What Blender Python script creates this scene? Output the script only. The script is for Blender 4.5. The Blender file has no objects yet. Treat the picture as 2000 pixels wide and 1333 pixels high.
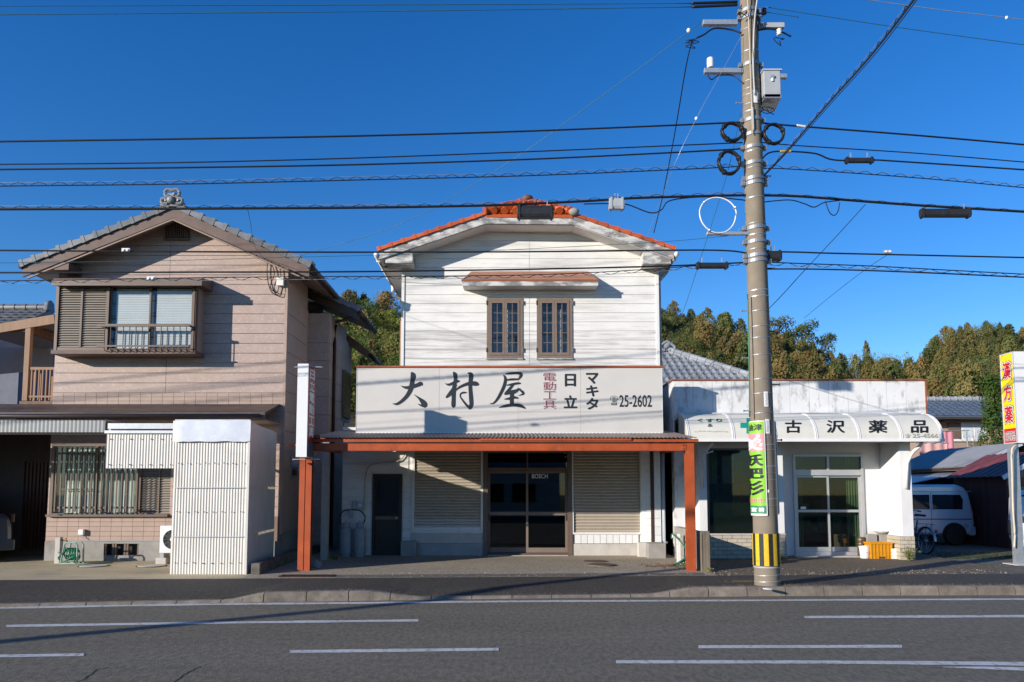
import bpy, bmesh, math, random
from mathutils import Vector, Matrix, Quaternion
random.seed(11)
R = math.radians
SC = bpy.context.scene
COL = SC.collection

# ---------------------------------------------------------------- camera, sky, sun, exposure
F, TILT, PY, EYE = 1500.0, R(4.7), 837.0, 1.6      # focal length and principal row for a 2000 px wide frame
cam_d = bpy.data.cameras.new('camera')
cam = bpy.data.objects.new('camera', cam_d)
COL.objects.link(cam)
cam.location = (0, 0, EYE)
cam.rotation_euler = (R(90) + TILT, 0, 0)
cam_d.sensor_width = 36
cam_d.lens = 36 * F / 2000
cam_d.shift_y = (PY - 666.5) / 2000
cam_d.clip_end = 2000
SC.camera = cam

SUN = Vector((1.38, 1.0, -0.43)).normalized()
world = bpy.data.worlds.new('World')
SC.world = world
world.use_nodes = True
wn = world.node_tree.nodes
wl = world.node_tree.links
wn.clear()
sky = wn.new('ShaderNodeTexSky')
sky.sky_type = 'NISHITA'
sky.sun_disc = False
sky.sun_elevation = math.asin(-SUN.z)
sky.sun_rotation = math.atan2(-SUN.x, -SUN.y)
sky.altitude = 0
sky.air_density = 1.0
sky.dust_density = 0.0
sky.ozone_density = 4.0
bg = wn.new('ShaderNodeBackground')
bg.inputs['Strength'].default_value = 0.14
wo = wn.new('ShaderNodeOutputWorld')
hs = wn.new('ShaderNodeHueSaturation')      # a deep, clear winter blue all over
hs.inputs['Saturation'].default_value = 1.25
hs.inputs['Hue'].default_value = 0.512
wl.new(sky.outputs[0], hs.inputs['Color'])
wl.new(hs.outputs[0], bg.inputs[0])
wl.new(bg.outputs[0], wo.inputs[0])

sun_d = bpy.data.lights.new('sun', 'SUN')
sun_d.energy = 4.6
sun_d.angle = R(0.5)
sun_d.color = (1.0, 0.92, 0.82)
sun = bpy.data.objects.new('sun', sun_d)
COL.objects.link(sun)
sun.rotation_euler = SUN.to_track_quat('-Z', 'Y').to_euler()
sun.location = (-30, -20, 20)

SC.view_settings.view_transform = 'Standard'
SC.view_settings.look = 'None'
SC.view_settings.gamma = 1
SC.view_settings.use_curve_mapping = False
SC.view_settings.exposure = 0.42
SC.cycles.max_bounces = 6
SC.cycles.transparent_max_bounces = 12
SC.cycles.caustics_reflective = False
SC.cycles.caustics_refractive = False

# ---------------------------------------------------------------- helpers
def P(u, v, Y):
    """point at distance Y from the viewer's position that stands at (u, v) of the 2000x1333 plan"""
    d = (u - 1000) / F
    w = (PY - v) / F
    y = math.cos(TILT) - w * math.sin(TILT)
    z = math.sin(TILT) + w * math.cos(TILT)
    return Vector((d / y * Y, Y, EYE + z / y * Y))

def G(u, v, z=0.0):
    d = (u - 1000) / F
    w = (PY - v) / F
    y = math.cos(TILT) - w * math.sin(TILT)
    zz = math.sin(TILT) + w * math.cos(TILT)
    t = (z - EYE) / zz
    return Vector((d * t, y * t, z))

def RC(u0, u1, v0, v1, Y):
    m = (v0 + v1) / 2
    return (P(u0, m, Y).x, P(u1, m, Y).x, P(1000, v1, Y).z, P(1000, v0, Y).z)

WORLD = {}

def wpos(o):
    return WORLD[o.name] if o is not None else Vector((0, 0, 0))

def tag(o, label=None, cat=None, group=None, kind=None):
    if label: o['label'] = label
    if cat: o['category'] = cat
    if group: o['group'] = group
    if kind: o['kind'] = kind
    return o

def thing(name, loc, label, cat, group=None):
    o = bpy.data.objects.new(name, None)
    o.empty_display_size = 0.2
    COL.objects.link(o)
    o.location = loc
    WORLD[o.name] = Vector(loc)
    return tag(o, label, cat, group)

def inst(mesh, name, parent, loc, rot=(0, 0, 0), scale=(1, 1, 1)):
    o = bpy.data.objects.new(name, mesh)
    COL.objects.link(o)
    o.parent = parent
    o.location = Vector(loc) - wpos(parent)
    o.rotation_euler = rot
    o.scale = scale
    WORLD[o.name] = Vector(loc)
    return o

class MB:
    def __init__(s):
        s.v = []; s.f = []; s.m = []
    def add(s, vs, fs, mi=0):
        n = len(s.v)
        s.v += [tuple(q) for q in vs]
        s.f += [tuple(i + n for i in f) for f in fs]
        s.m += [mi] * len(fs)
        return s
    def box(s, x0, x1, y0, y1, z0, z1, mi=0):
        return s.add([(x0,y0,z0),(x1,y0,z0),(x1,y1,z0),(x0,y1,z0),(x0,y0,z1),(x1,y0,z1),(x1,y1,z1),(x0,y1,z1)],
                     [(0,3,2,1),(4,5,6,7),(0,1,5,4),(1,2,6,5),(2,3,7,6),(3,0,4,7)], mi)
    def bar(s, p0, p1, w, h, up=(0, 0, 1), mi=0):
        p0 = Vector(p0); p1 = Vector(p1)
        d = (p1 - p0).normalized()
        up = Vector(up)
        a = d.cross(up)
        if a.length < 1e-4: a = d.cross(Vector((1, 0, 0)))
        a.normalize()
        b = a.cross(d)
        vs = []
        for p in (p0, p1):
            for i, j in ((-1,-1),(1,-1),(1,1),(-1,1)):
                vs.append(p + a * i * w / 2 + b * j * h / 2)
        return s.add(vs, [(0,1,2,3),(7,6,5,4),(0,4,5,1),(1,5,6,2),(2,6,7,3),(3,7,4,0)], mi)
    def prism(s, poly, vec, mi=0):
        n = len(poly)
        vec = Vector(vec)
        vs = [Vector(p) for p in poly] + [Vector(p) + vec for p in poly]
        fs = [tuple(range(n))[::-1], tuple(range(n, 2 * n))]
        fs += [(i, (i + 1) % n, n + (i + 1) % n, n + i) for i in range(n)]
        return s.add(vs, fs, mi)
    def sheet(s, poly, mi=0):
        return s.add(poly, [tuple(range(len(poly)))], mi)
    def tube(s, pts, r, n=6, mi=0, cap=True):
        pts = [Vector(p) for p in pts]
        rs = r if isinstance(r, (list, tuple)) else [r] * len(pts)
        k = len(pts)
        vs = []
        ref = Vector((0, 0, 1))
        for i, p in enumerate(pts):
            d = (pts[min(i + 1, k - 1)] - pts[max(i - 1, 0)])
            if d.length < 1e-9: d = Vector((0, 0, 1))
            d.normalize()
            a = d.cross(ref)
            if a.length < 0.05: a = d.cross(Vector((0.3, 1, 0)))
            a.normalize()
            b = d.cross(a)
            for j in range(n):
                t = 2 * math.pi * j / n
                vs.append(p + (a * math.cos(t) + b * math.sin(t)) * rs[i])
        fs = []
        for i in range(k - 1):
            for j in range(n):
                fs.append((i*n+j, i*n+(j+1) % n, (i+1)*n+(j+1) % n, (i+1)*n+j))
        if cap:
            fs.append(tuple(range(n))[::-1]); fs.append(tuple((k-1)*n+j for j in range(n)))
        return s.add(vs, fs, mi)
    def cyl(s, p0, p1, r0, r1=None, n=12, mi=0):
        return s.tube([p0, p1], [r0, r0 if r1 is None else r1], n, mi)
    def lathe(s, prof, c=(0, 0, 0), n=16, axis='z', mi=0):
        c = Vector(c); vs = []
        for r, h in prof:
            for j in range(n):
                t = 2 * math.pi * j / n
                q = (r * math.cos(t), r * math.sin(t), h)
                if axis == 'y': q = (q[0], h, q[1])
                if axis == 'x': q = (h, q[0], q[1])
                vs.append(c + Vector(q))
        fs = []
        for i in range(len(prof) - 1):
            for j in range(n):
                fs.append((i*n+j, i*n+(j+1) % n, (i+1)*n+(j+1) % n, (i+1)*n+j))
        fs.append(tuple(range(n))[::-1]); fs.append(tuple((len(prof)-1)*n+j for j in range(n)))
        return s.add(vs, fs, mi)
    def ball(s, c, rx, ry=None, rz=None, n=10, m=6, mi=0):
        ry = rx if ry is None else ry; rz = rx if rz is None else rz
        prof = [(math.sin(math.pi * (i + .02) / (m + .04)), -math.cos(math.pi * (i + .02) / (m + .04))) for i in range(m + 1)]
        k = len(s.v)
        s.lathe(prof, (0, 0, 0), n, 'z', mi)
        for i in range(k, len(s.v)):
            q = s.v[i]
            s.v[i] = (c[0] + q[0] * rx, c[1] + q[1] * ry, c[2] + q[2] * rz)
        return s
    def corr(s, fn, a0, a1, b0, b1, pitch, amp, seg=4, nb=1, mi=0):
        """corrugated sheet, waves across a, fn(a, b, d) -> point, d outward"""
        n = max(2, int(round((a1 - a0) / pitch * seg)))
        vs = []; fs = []
        for i in range(n + 1):
            a = a0 + (a1 - a0) * i / n
            d = amp * math.sin(2 * math.pi * a / pitch)
            for j in range(nb + 1):
                vs.append(fn(a, b0 + (b1 - b0) * j / nb, d))
        for i in range(n):
            for j in range(nb):
                k = i * (nb + 1) + j
                fs.append((k, k + 1, k + nb + 2, k + nb + 1))
        return s.add(vs, fs, mi)
    def mesh(s, name, mats, org=None, smooth=False, fix=True):
        if org is None:
            xs = [q[0] for q in s.v]; ys = [q[1] for q in s.v]; zs = [q[2] for q in s.v]
            org = Vector(((min(xs)+max(xs))/2, (min(ys)+max(ys))/2, min(zs)))
        me = bpy.data.meshes.new(name)
        me.from_pydata([(q[0]-org[0], q[1]-org[1], q[2]-org[2]) for q in s.v], [], s.f)
        for m in (mats if isinstance(mats, (list, tuple)) else [mats]):
            me.materials.append(m)
        if max(s.m or [0]) > 0:
            me.polygons.foreach_set('material_index', s.m)
        if fix and len(s.f) < 40000:
            b = bmesh.new(); b.from_mesh(me)
            bmesh.ops.recalc_face_normals(b, faces=b.faces)
            b.to_mesh(me); b.free()
        if smooth:
            me.polygons.foreach_set('use_smooth', [True] * len(me.polygons))
            if smooth is not True:
                me.set_sharp_from_angle(angle=R(smooth))
        me.update()
        return me, org
    def build(s, name, mats, parent=None, smooth=False, bev=0, fix=True, org=None):
        me, org = s.mesh(name, mats, org, smooth, fix)
        o = inst(me, name, parent, org)
        if bev:
            b = o.modifiers.new('bevel', 'BEVEL')
            b.width = bev; b.segments = 2; b.limit_method = 'ANGLE'
        return o

def bx(name, m, parent, x0, x1, y0, y1, z0, z1, bev=0):
    return MB().box(min(x0,x1), max(x0,x1), min(y0,y1), max(y0,y1), min(z0,z1), max(z0,z1)).build(name, m, parent, bev=bev)

def smooth_pts(pts, k=8):
    """Catmull-Rom through tuples of any length"""
    out = []
    n = len(pts)
    for i in range(n - 1):
        p0 = pts[max(i-1, 0)]; p1 = pts[i]; p2 = pts[i+1]; p3 = pts[min(i+2, n-1)]
        for j in range(k):
            t = j / k
            out.append(tuple(0.5*((2*b) + (-a+c)*t + (2*a-5*b+4*c-d)*t*t + (-a+3*b-3*c+d)*t**3) for a, b, c, d in zip(p0, p1, p2, p3)))
    out.append(tuple(pts[-1]))
    return out

def clip_poly(poly, outline):
    """Sutherland-Hodgman, convex outline given counter-clockwise in (a, b)"""
    out = list(poly)
    for i in range(len(outline)):
        ax, ay = outline[i]; bx_, by = outline[(i+1) % len(outline)]
        def side(p): return (bx_-ax)*(p[1]-ay) - (by-ay)*(p[0]-ax)
        src, out = out, []
        for j in range(len(src)):
            p, q = src[j], src[(j+1) % len(src)]
            sp, sq = side(p), side(q)
            if sp >= 0: out.append(p)
            if sp * sq < 0:
                t = sp / (sp - sq)
                out.append((p[0]+(q[0]-p[0])*t, p[1]+(q[1]-p[1])*t))
        if len(out) < 3: return []
    return out

def cells(a0, a1, b0, b1, holes):
    """rectangle minus holes as a list of rectangles"""
    cuts = sorted({a0, a1} | {min(max(h[i], a0), a1) for h in holes for i in (0, 1) if h[3] > b0 and h[2] < b1})
    res = []
    for l, r in zip(cuts[:-1], cuts[1:]):
        if r - l < 1e-6: continue
        m = (l + r) / 2
        segs = [(b0, b1)]
        for h in holes:
            if h[0] < m < h[1]:
                ns = []
                for s0, s1 in segs:
                    if h[3] <= s0 or h[2] >= s1: ns.append((s0, s1)); continue
                    if h[2] > s0: ns.append((s0, h[2]))
                    if h[3] < s1: ns.append((h[3], s1))
                segs = ns
        segs = tuple(segs)
        if res and res[-1][2] == segs and abs(res[-1][1]-l) < 1e-6: res[-1][1] = r
        else: res.append([l, r, segs])
    return [(l, r, s0, s1) for l, r, segs in res for s0, s1 in segs if s1 - s0 > 1e-4]

def wall(name, m, parent, fn, outline, holes, d0, d1):
    mb = MB()
    a0 = min(p[0] for p in outline); a1 = max(p[0] for p in outline)
    b0 = min(p[1] for p in outline); b1 = max(p[1] for p in outline)
    for l, r, s, t in cells(a0, a1, b0, b1, holes):
        pl = clip_poly([(l,s),(r,s),(r,t),(l,t)], outline)
        if len(pl) > 2:
            mb.prism([fn(a, b, d0) for a, b in pl], Vector(fn(0,0,d1)) - Vector(fn(0,0,d0)))
    return mb.build(name, m, parent)

def boards(name, m, parent, fn, outline, holes, zs, d0, d1, splits=(), gap=0.012, agap=0.004):
    a0 = min(p[0] for p in outline); a1 = max(p[0] for p in outline)
    ed = [a0] + [q for q in splits if a0 < q < a1] + [a1]
    n = 0
    for z0, z1 in zip(zs[:-1], zs[1:]):
        for e0, e1 in zip(ed[:-1], ed[1:]):
            grp = []
            for c_ in cells(e0 + agap, e1 - agap, z0 + gap/2, z1 - gap/2, holes):
                if grp and abs(grp[-1][-1][1]-c_[0]) < 1e-6: grp[-1].append(c_)
                elif grp and abs(grp[-1][-1][0]-c_[0]) < 1e-6: grp[-1].append(c_)
                else: grp.append([c_])
            for cs in grp:
                mb = MB()
                for l, r, s, t in cs:
                    pl = clip_poly([(l,s),(r,s),(r,t),(l,t)], outline)
                    if len(pl) > 2:
                        mb.prism([fn(a, b, d0) for a, b in pl], Vector(fn(0,0,d1)) - Vector(fn(0,0,d0)))
                if mb.v:
                    mb.build(name, m, parent); n += 1
    return n

def front(Y): return lambda a, b, d: (a, Y - d, b)
def side_r(X): return lambda a, b, d: (X + d, a, b)     # wall facing +x, a runs along y
def side_l(X): return lambda a, b, d: (X - d, a, b)

# ---------------------------------------------------------------- materials
MATS = {}
def srgb(r, g, b):
    return tuple((c/255/12.92 if c/255 <= .04045 else ((c/255+.055)/1.055)**2.4) for c in (r, g, b))

def mat(name, col, rough=.6, var=.12, scale=5., bump=0., bscale=60., metal=0., spec=.35, rnd=0., stretch=(1,1,1), dirt=None, dirt2=None, coat=0.):
    if name in MATS: return MATS[name]
    m = bpy.data.materials.new(name); m.use_nodes = True
    nt = m.node_tree; N = nt.nodes; L = nt.links
    b = N['Principled BSDF']
    b.inputs['Roughness'].default_value = rough
    b.inputs['Metallic'].default_value = metal
    b.inputs['Specular IOR Level'].default_value = spec
    b.inputs['Coat Weight'].default_value = coat
    geo = N.new('ShaderNodeNewGeometry')
    def noise(sc, st, det=4, rg=.55):
        mp = N.new('ShaderNodeMapping'); mp.inputs['Scale'].default_value = st
        L.new(geo.outputs['Position'], mp.inputs['Vector'])
        t = N.new('ShaderNodeTexNoise'); t.inputs['Scale'].default_value = sc
        t.inputs['Detail'].default_value = det; t.inputs['Roughness'].default_value = rg
        L.new(mp.outputs[0], t.inputs['Vector'])
        return t.outputs['Fac']
    def ramp(fac, p0, p1):
        r = N.new('ShaderNodeMapRange'); r.inputs['From Min'].default_value = p0; r.inputs['From Max'].default_value = p1
        L.new(fac, r.inputs['Value']); return r.outputs[0]
    def mix(fac, a, c):
        x = N.new('ShaderNodeMix'); x.data_type = 'RGBA'
        L.new(fac, x.inputs['Factor'])
        for s_, q in ((6, a), (7, c)):
            if isinstance(q, tuple): x.inputs[s_].default_value = (*q, 1)
            else: L.new(q, x.inputs[s_])
        return x.outputs[2]
    lo = tuple(c*(1-var) for c in col); hi = tuple(min(1, c*(1+var)) for c in col)
    c = mix(ramp(noise(scale, stretch), .3, .7), lo, hi)
    for dd in (dirt, dirt2):
        if dd:   # (colour, threshold0, threshold1, scale, stretch, strength)
            f = ramp(noise(dd[3], dd[4], 6, .65), dd[1], dd[2])
            mu = N.new('ShaderNodeMath'); mu.operation = 'MULTIPLY'; mu.inputs[1].default_value = dd[5]
            L.new(f, mu.inputs[0])
            c = mix(mu.outputs[0], c, dd[0])
    if rnd:
        oi = N.new('ShaderNodeObjectInfo')
        hs = N.new('ShaderNodeHueSaturation')
        mr = N.new('ShaderNodeMapRange'); mr.inputs['To Min'].default_value = 1-rnd; mr.inputs['To Max'].default_value = 1+rnd
        L.new(oi.outputs['Random'], mr.inputs['Value']); L.new(mr.outputs[0], hs.inputs['Value']); L.new(c, hs.inputs['Color'])
        c = hs.outputs[0]
    L.new(c, b.inputs['Base Color'])
    if bump:
        bm = N.new('ShaderNodeBump'); bm.inputs['Strength'].default_value = bump; bm.inputs['Distance'].default_value = .01
        L.new(noise(bscale, (1,1,1), 3), bm.inputs['Height']); L.new(bm.outputs[0], b.inputs['Normal'])
    MATS[name] = m
    return m

def glass(name, tint=(.8,.85,.85), rough=.02, ior=1.5, opac=0., opcol=(.3,.35,.35)):
    if name in MATS: return MATS[name]
    m = bpy.data.materials.new(name); m.use_nodes = True
    nt = m.node_tree; N = nt.nodes; L = nt.links; N.clear()
    o = N.new('ShaderNodeOutputMaterial'); lw = N.new('ShaderNodeLayerWeight'); lw.inputs[0].default_value = .5
    pw = N.new('ShaderNodeMath'); pw.operation = 'POWER'; pw.inputs[1].default_value = 5.0; L.new(lw.outputs['Facing'], pw.inputs[0])
    fr = N.new('ShaderNodeMath'); fr.operation = 'MULTIPLY_ADD'; fr.inputs[1].default_value = .9; fr.inputs[2].default_value = ((ior-1)/(ior+1))**2*1.15; fr.use_clamp = True; L.new(pw.outputs[0], fr.inputs[0])
    tr = N.new('ShaderNodeBsdfTransparent'); tr.inputs[0].default_value = (*tint, 1)
    gl = N.new('ShaderNodeBsdfGlossy'); gl.inputs['Roughness'].default_value = rough
    base = tr.outputs[0]
    if opac:
        df = N.new('ShaderNodeBsdfDiffuse'); df.inputs[0].default_value = (*opcol, 1)
        mx0 = N.new('ShaderNodeMixShader'); mx0.inputs[0].default_value = opac
        L.new(tr.outputs[0], mx0.inputs[1]); L.new(df.outputs[0], mx0.inputs[2]); base = mx0.outputs[0]
    mx = N.new('ShaderNodeMixShader')
    L.new(fr.outputs[0], mx.inputs[0]); L.new(base, mx.inputs[1]); L.new(gl.outputs[0], mx.inputs[2]); L.new(mx.outputs[0], o.inputs[0])
    MATS[name] = m
    return m

def text(s, fn, m, parent, name='lettering', bold=0.0, sub=0):
    """the glyphs of s stretched over u, v in 0..1; fn(u, v) -> point"""
    cu = bpy.data.curves.new('t', 'FONT'); cu.body = s; cu.resolution_u = 3
    o = bpy.data.objects.new('t', cu); COL.objects.link(o)
    dg = bpy.context.evaluated_depsgraph_get(); dg.update()
    me = bpy.data.meshes.new_from_object(o.evaluated_get(dg))
    bpy.data.objects.remove(o); bpy.data.curves.remove(cu)
    b = bmesh.new(); b.from_mesh(me)
    if sub: bmesh.ops.subdivide_edges(b, edges=b.edges, cuts=sub)
    b.verts.ensure_lookup_table()
    xs = [v.co.x for v in b.verts]; ys = [v.co.y for v in b.verts]
    x0, x1, y0, y1 = min(xs), max(xs), min(ys), max(ys)
    base = [(v.co.x, v.co.y) for v in b.verts]; faces = [tuple(v.index for v in f.verts) for f in b.faces]
    b.free(); bpy.data.meshes.remove(me)
    e = .01                                   # outward normal of the carrier
    c0 = Vector(fn(.5, .5)); nn = (Vector(fn(.5+e, .5))-c0).cross(Vector(fn(.5, .5+e))-c0).normalized()
    # heavier weight: the glyph stacked in slightly shifted layers
    sh = [(0, 0)] + ([(bold*math.cos(k*math.pi/3), bold*math.sin(k*math.pi/3)) for k in range(6)] if bold else [])
    X0, X1, Y0, Y1 = x0-bold, x1+bold, y0-bold, y1+bold
    vs = []; fs = []
    for li, (dx, dy) in enumerate(sh):
        n0 = len(vs)
        for x, y in base:
            vs.append(Vector(fn((x+dx-X0)/(X1-X0), (y+dy-Y0)/(Y1-Y0))) + nn*.00025*li - wpos(parent))
        fs += [tuple(i+n0 for i in f) for f in faces]
    me = bpy.data.meshes.new(name); me.from_pydata(vs, [], fs)
    me.materials.append(m)
    ob = bpy.data.objects.new(name, me); COL.objects.link(ob); ob.parent = parent
    WORLD[ob.name] = wpos(parent)
    return ob

def plate_xz(x0, x1, z0, z1, Y): return lambda u, v: (x0+(x1-x0)*u, Y, z0+(z1-z0)*v)

# material library
white_siding = mat('white siding', (.77,.755,.715), .55, .05, 3, .12, 90, dirt=((.30,.29,.27), .50, .78, 1.0, (.45,1,6), .60), dirt2=((.36,.33,.28), .56, .72, 5, (.30,1,7), .55))
white_trim = mat('weathered white trim', (.62,.60,.56), .6, .1, 4, .1, 80, dirt=((.15,.145,.145), .42, .58, 2.6, (1,1,2.5), .85))
white_worn = mat('weathered white siding', (.74,.725,.69), .6, .06, 3, .12, 90, dirt=((.24,.23,.21), .44, .66, .9, (.4,1,7), .72), dirt2=((.30,.27,.23), .50, .66, 4, (.28,1,8), .6))
white_clean = mat('white paint', (.74,.73,.70), .5, .05, 4, dirt=((.35,.32,.28), .6, .85, 5, (1,1,.4), .5))
brown_metal = mat('brown aluminium', (.145,.098,.07), .45, .08, 8, spec=.5, rnd=.06)
brown_wood = mat('brown timber', (.17,.09,.05), .6, .25, 10, stretch=(1,1,.15))
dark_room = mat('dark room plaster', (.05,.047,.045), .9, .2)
orange_paint = mat('orange red paint', (.40,.078,.022), .5, .14, 3, .15, 50, spec=.35, dirt=((.16,.045,.022), .56, .72, 5, (1,1,.35), .6), dirt2=((.60,.22,.10), .6, .75, 9, (1,1,.6), .5))
tan_siding = mat('tan stippled siding', (.42,.315,.265), .5, .07, 4, .25, 45, spec=.4, dirt=((.66,.56,.49), .56, .66, 30, (.6,1,2.0), .7), dirt2=((.22,.15,.12), .60, .85, 1.2, (.4,1,3), .45))
tan_tile = mat('pink tan tile', (.41,.30,.24), .5, .06, 6, .06, 70, rnd=.04)
mortar = mat('dull mortar', (.22,.16,.13), .9, .1)
concrete = mat('grey concrete', (.30,.285,.26), .85, .15, 4, .2, 60, dirt=((.12,.11,.1), .55, .8, 3, (1,1,.6), .6))
concrete_pale = mat('pale rendered concrete', (.52,.49,.44), .85, .1, 4, .15, 60, dirt=((.25,.23,.2), .58, .8, 3, (1,1,.6), .5))
concrete_dark = mat('mossy dark concrete', (.13,.12,.095), .9, .3, 7, .5, 40, dirt=((.05,.055,.03), .5, .7, 4, (1,1,1), .7))
grey_tile = mat('grey glazed roof tile', (.16,.165,.17), .35, .2, 6, spec=.5, rnd=.25, dirt=((.36,.36,.35), .58, .75, 9, (1,1,1), .5))
orange_tile = mat('orange glazed roof tile', (.52,.10,.025), .38, .16, 7, spec=.45, rnd=.22, dirt=((.10,.06,.05), .60, .78, 5, (1,1,1), .6))
soffit_brown = mat('tan brown boarding', (.30,.22,.175), .6, .08, 4)
soffit_white = mat('white soffit board', (.66,.64,.61), .6, .06, 4, dirt=((.3,.28,.25), .62, .85, 4, (1,1,1), .5))
barge_brown = mat('weathered brown barge board', (.155,.105,.085), .6, .15, 5, dirt=((.30,.25,.22), .6, .8, 6, (1,1,1), .4))
gutter_dark = mat('dark brown plastic', (.05,.035,.03), .4, .1, spec=.5)
corr_white = mat('cream painted corrugated steel', (.64,.61,.55), .42, .05, 3, spec=.4, dirt=((.34,.28,.20), .56, .74, 5, (1,1,.25), .5), dirt2=((.30,.29,.28), .58, .75, 2, (1,1,1), .35))
zinc = mat('galvanised steel', (.48,.50,.52), .4, .12, 14, metal=.6, spec=.5)
zinc_pale = mat('pale sheet metal flashing', (.62,.64,.68), .4, .08, 6, .1, 20, metal=.25)
black_rubber = mat('black rubber', (.012,.012,.013), .5, .2)
black_cable = mat('black cable sheath', (.012,.013,.015), .45, .2)
blue_cable = mat('blue green insulated wire', (.03,.12,.16), .4, .1)
pole_conc = mat('pole concrete', (.225,.187,.14), .85, .10, 5, .2, 70, dirt=((.12,.105,.08), .55, .8, 3, (1,1,.25), .5), dirt2=((.36,.33,.28), .6, .75, 6, (1,1,.12), .4))
plain_white = mat('white enamel', (.78,.78,.77), .35, .03, 4)
plain_grey = mat('grey enamel', (.38,.40,.41), .45, .08, 5)
ink_black = mat('black sign paint', (.012,.016,.02), .5, .1)
clear_glass = glass('window glass', (.93,.95,.95))

# ================================================================ ground, road, pavement
def asphalt(name, base, speck, sc=1.0, rough=.85, patch=None, grain=.62):
    m = bpy.data.materials.new(name); m.use_nodes = True
    nt = m.node_tree; N = nt.nodes; L = nt.links; b = N['Principled BSDF']
    b.inputs['Roughness'].default_value = rough; b.inputs['Specular IOR Level'].default_value = .3
    geo = N.new('ShaderNodeNewGeometry')
    def nz(s, d=3, r=.6, st=(1,1,1)):
        mp = N.new('ShaderNodeMapping'); mp.inputs['Scale'].default_value = st
        L.new(geo.outputs['Position'], mp.inputs[0])
        t = N.new('ShaderNodeTexNoise'); t.inputs['Scale'].default_value = s; t.inputs['Detail'].default_value = d; t.inputs['Roughness'].default_value = r
        L.new(mp.outputs[0], t.inputs['Vector']); return t.outputs['Fac']
    def rg(f, a, c, lo=0., hi=1.):
        r = N.new('ShaderNodeMapRange'); r.inputs['From Min'].default_value = a; r.inputs['From Max'].default_value = c
        r.inputs['To Min'].default_value = lo; r.inputs['To Max'].default_value = hi
        L.new(f, r.inputs['Value']); return r.outputs[0]
    def mx(f, a, c):
        x = N.new('ShaderNodeMix'); x.data_type = 'RGBA'; L.new(f, x.inputs['Factor'])
        for s_, q in ((6, a), (7, c)):
            if isinstance(q, tuple): x.inputs[s_].default_value = (*q, 1)
            else: L.new(q, x.inputs[s_])
        return x.outputs[2]
    mul = lambda q, k: tuple(c_*k for c_ in q)
    c = mx(rg(nz(.9, 5, .6, (.22, 1, 1)), .32, .68), mul(base, .80), mul(base, 1.18))      # worn lanes and mottling
    c2 = mx(rg(nz(20*sc, 4, .85, (1, .38, 1)), .41, .59), mul(base, .50), mul(base, 1.55))    # aggregate
    c = mx(rg(nz(3.1, 2), .0, 1., grain, grain), c, c2)
    vo = N.new('ShaderNodeTexVoronoi'); vo.inputs['Scale'].default_value = 26*sc
    L.new(geo.outputs['Position'], vo.inputs['Vector'])
    c = mx(rg(vo.outputs['Distance'], .04, .20, .7, 0.), c, speck)
    c = mx(rg(nz(5, 5, .7, (.5, 1, 1)), .60, .74, 0., .45), c, mul(base, .45))             # oil and damp stains
    if patch:
        c = mx(rg(nz(.8, 6, .65), .5, .72, 0., patch[1]), c, patch[0])
    L.new(c, b.inputs['Base Color'])
    bm = N.new('ShaderNodeBump'); bm.inputs['Strength'].default_value = .7; bm.inputs['Distance'].default_value = .012
    L.new(nz(70*sc, 3), bm.inputs['Height']); L.new(bm.outputs[0], b.inputs['Normal'])
    return m

road_m = asphalt('road asphalt', (.164,.144,.106), (.34,.30,.23), grain=.5)
walk_m = asphalt('fresh dark asphalt', (.064,.056,.045), (.17,.15,.125), 1.4)
lot_conc = asphalt('worn concrete yard', (.50,.42,.275), (.58,.50,.36), 1.5, .9, ((.17,.15,.12), .6), .14)
lot_shop = asphalt('worn stony yard', (.34,.29,.215), (.54,.47,.36), 1.1, .9, ((.44,.39,.31), .6), .42)
lot_dark = asphalt('old dark asphalt yard', (.15,.118,.082), (.32,.25,.17), 1.0, .9, ((.14,.115,.085), .7))
lot_gravel = asphalt('gravel yard', (.15,.135,.115), (.32,.30,.26), .5, .95, ((.09,.10,.045), .8))
field_m = mat('field soil and grass', (.09,.085,.04), .95, .35, .15)

tag(MB().sheet([(-900,-300,-.04),(900,-300,-.04),(900,1200,-.04),(-900,1200,-.04)]).build('ground', field_m), kind='structure')

def kerb_y(x):
    xx = max(-9, min(9, x))
    y = 11.66 + .0881*xx - .00491*xx*xx
    if x > 9: y += (x-9)*.02
    if x < -9: y += (x+9)*.15
    return y
def back_y(x): return 13.45 + .056*x
def kerb_h(x):
    def st(a, b): t = max(0, min(1, (x-a)/(b-a))); return t*t*(3-2*t)
    r = st(-4.2, -3.5) * (1 - st(-2.3, -1.2)) + st(2.0, 2.9)
    return .035 + .10*min(1, r)

XS = [-60, -40, -25, -16] + [-12 + .4*i for i in range(61)] + [16, 25, 40, 60]
mb = MB()
for a, c in zip(XS[:-1], XS[1:]):
    mb.sheet([(a,-9,0),(c,-9,0),(c,kerb_y(c)+.1,0),(a,kerb_y(a)+.1,0)])
road = tag(mb.build('road', road_m), kind='structure')
mb = MB()
for a, c in zip(XS[:-1], XS[1:]):
    ya, yc = kerb_y(a)+.13, kerb_y(c)+.13
    za, zc = kerb_h(a)+.004, kerb_h(c)+.004
    ma, mc = ya+.5, yc+.5
    mb.sheet([(a,ya,za),(c,yc,zc),(c,mc,max(zc,.10)),(a,ma,max(za,.10))])
    mb.sheet([(a,ma,max(za,.10)),(c,mc,max(zc,.10)),(c,back_y(c),.128),(a,back_y(a),.128)])
pavement = tag(mb.build('pavement', walk_m), kind='structure')

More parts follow.
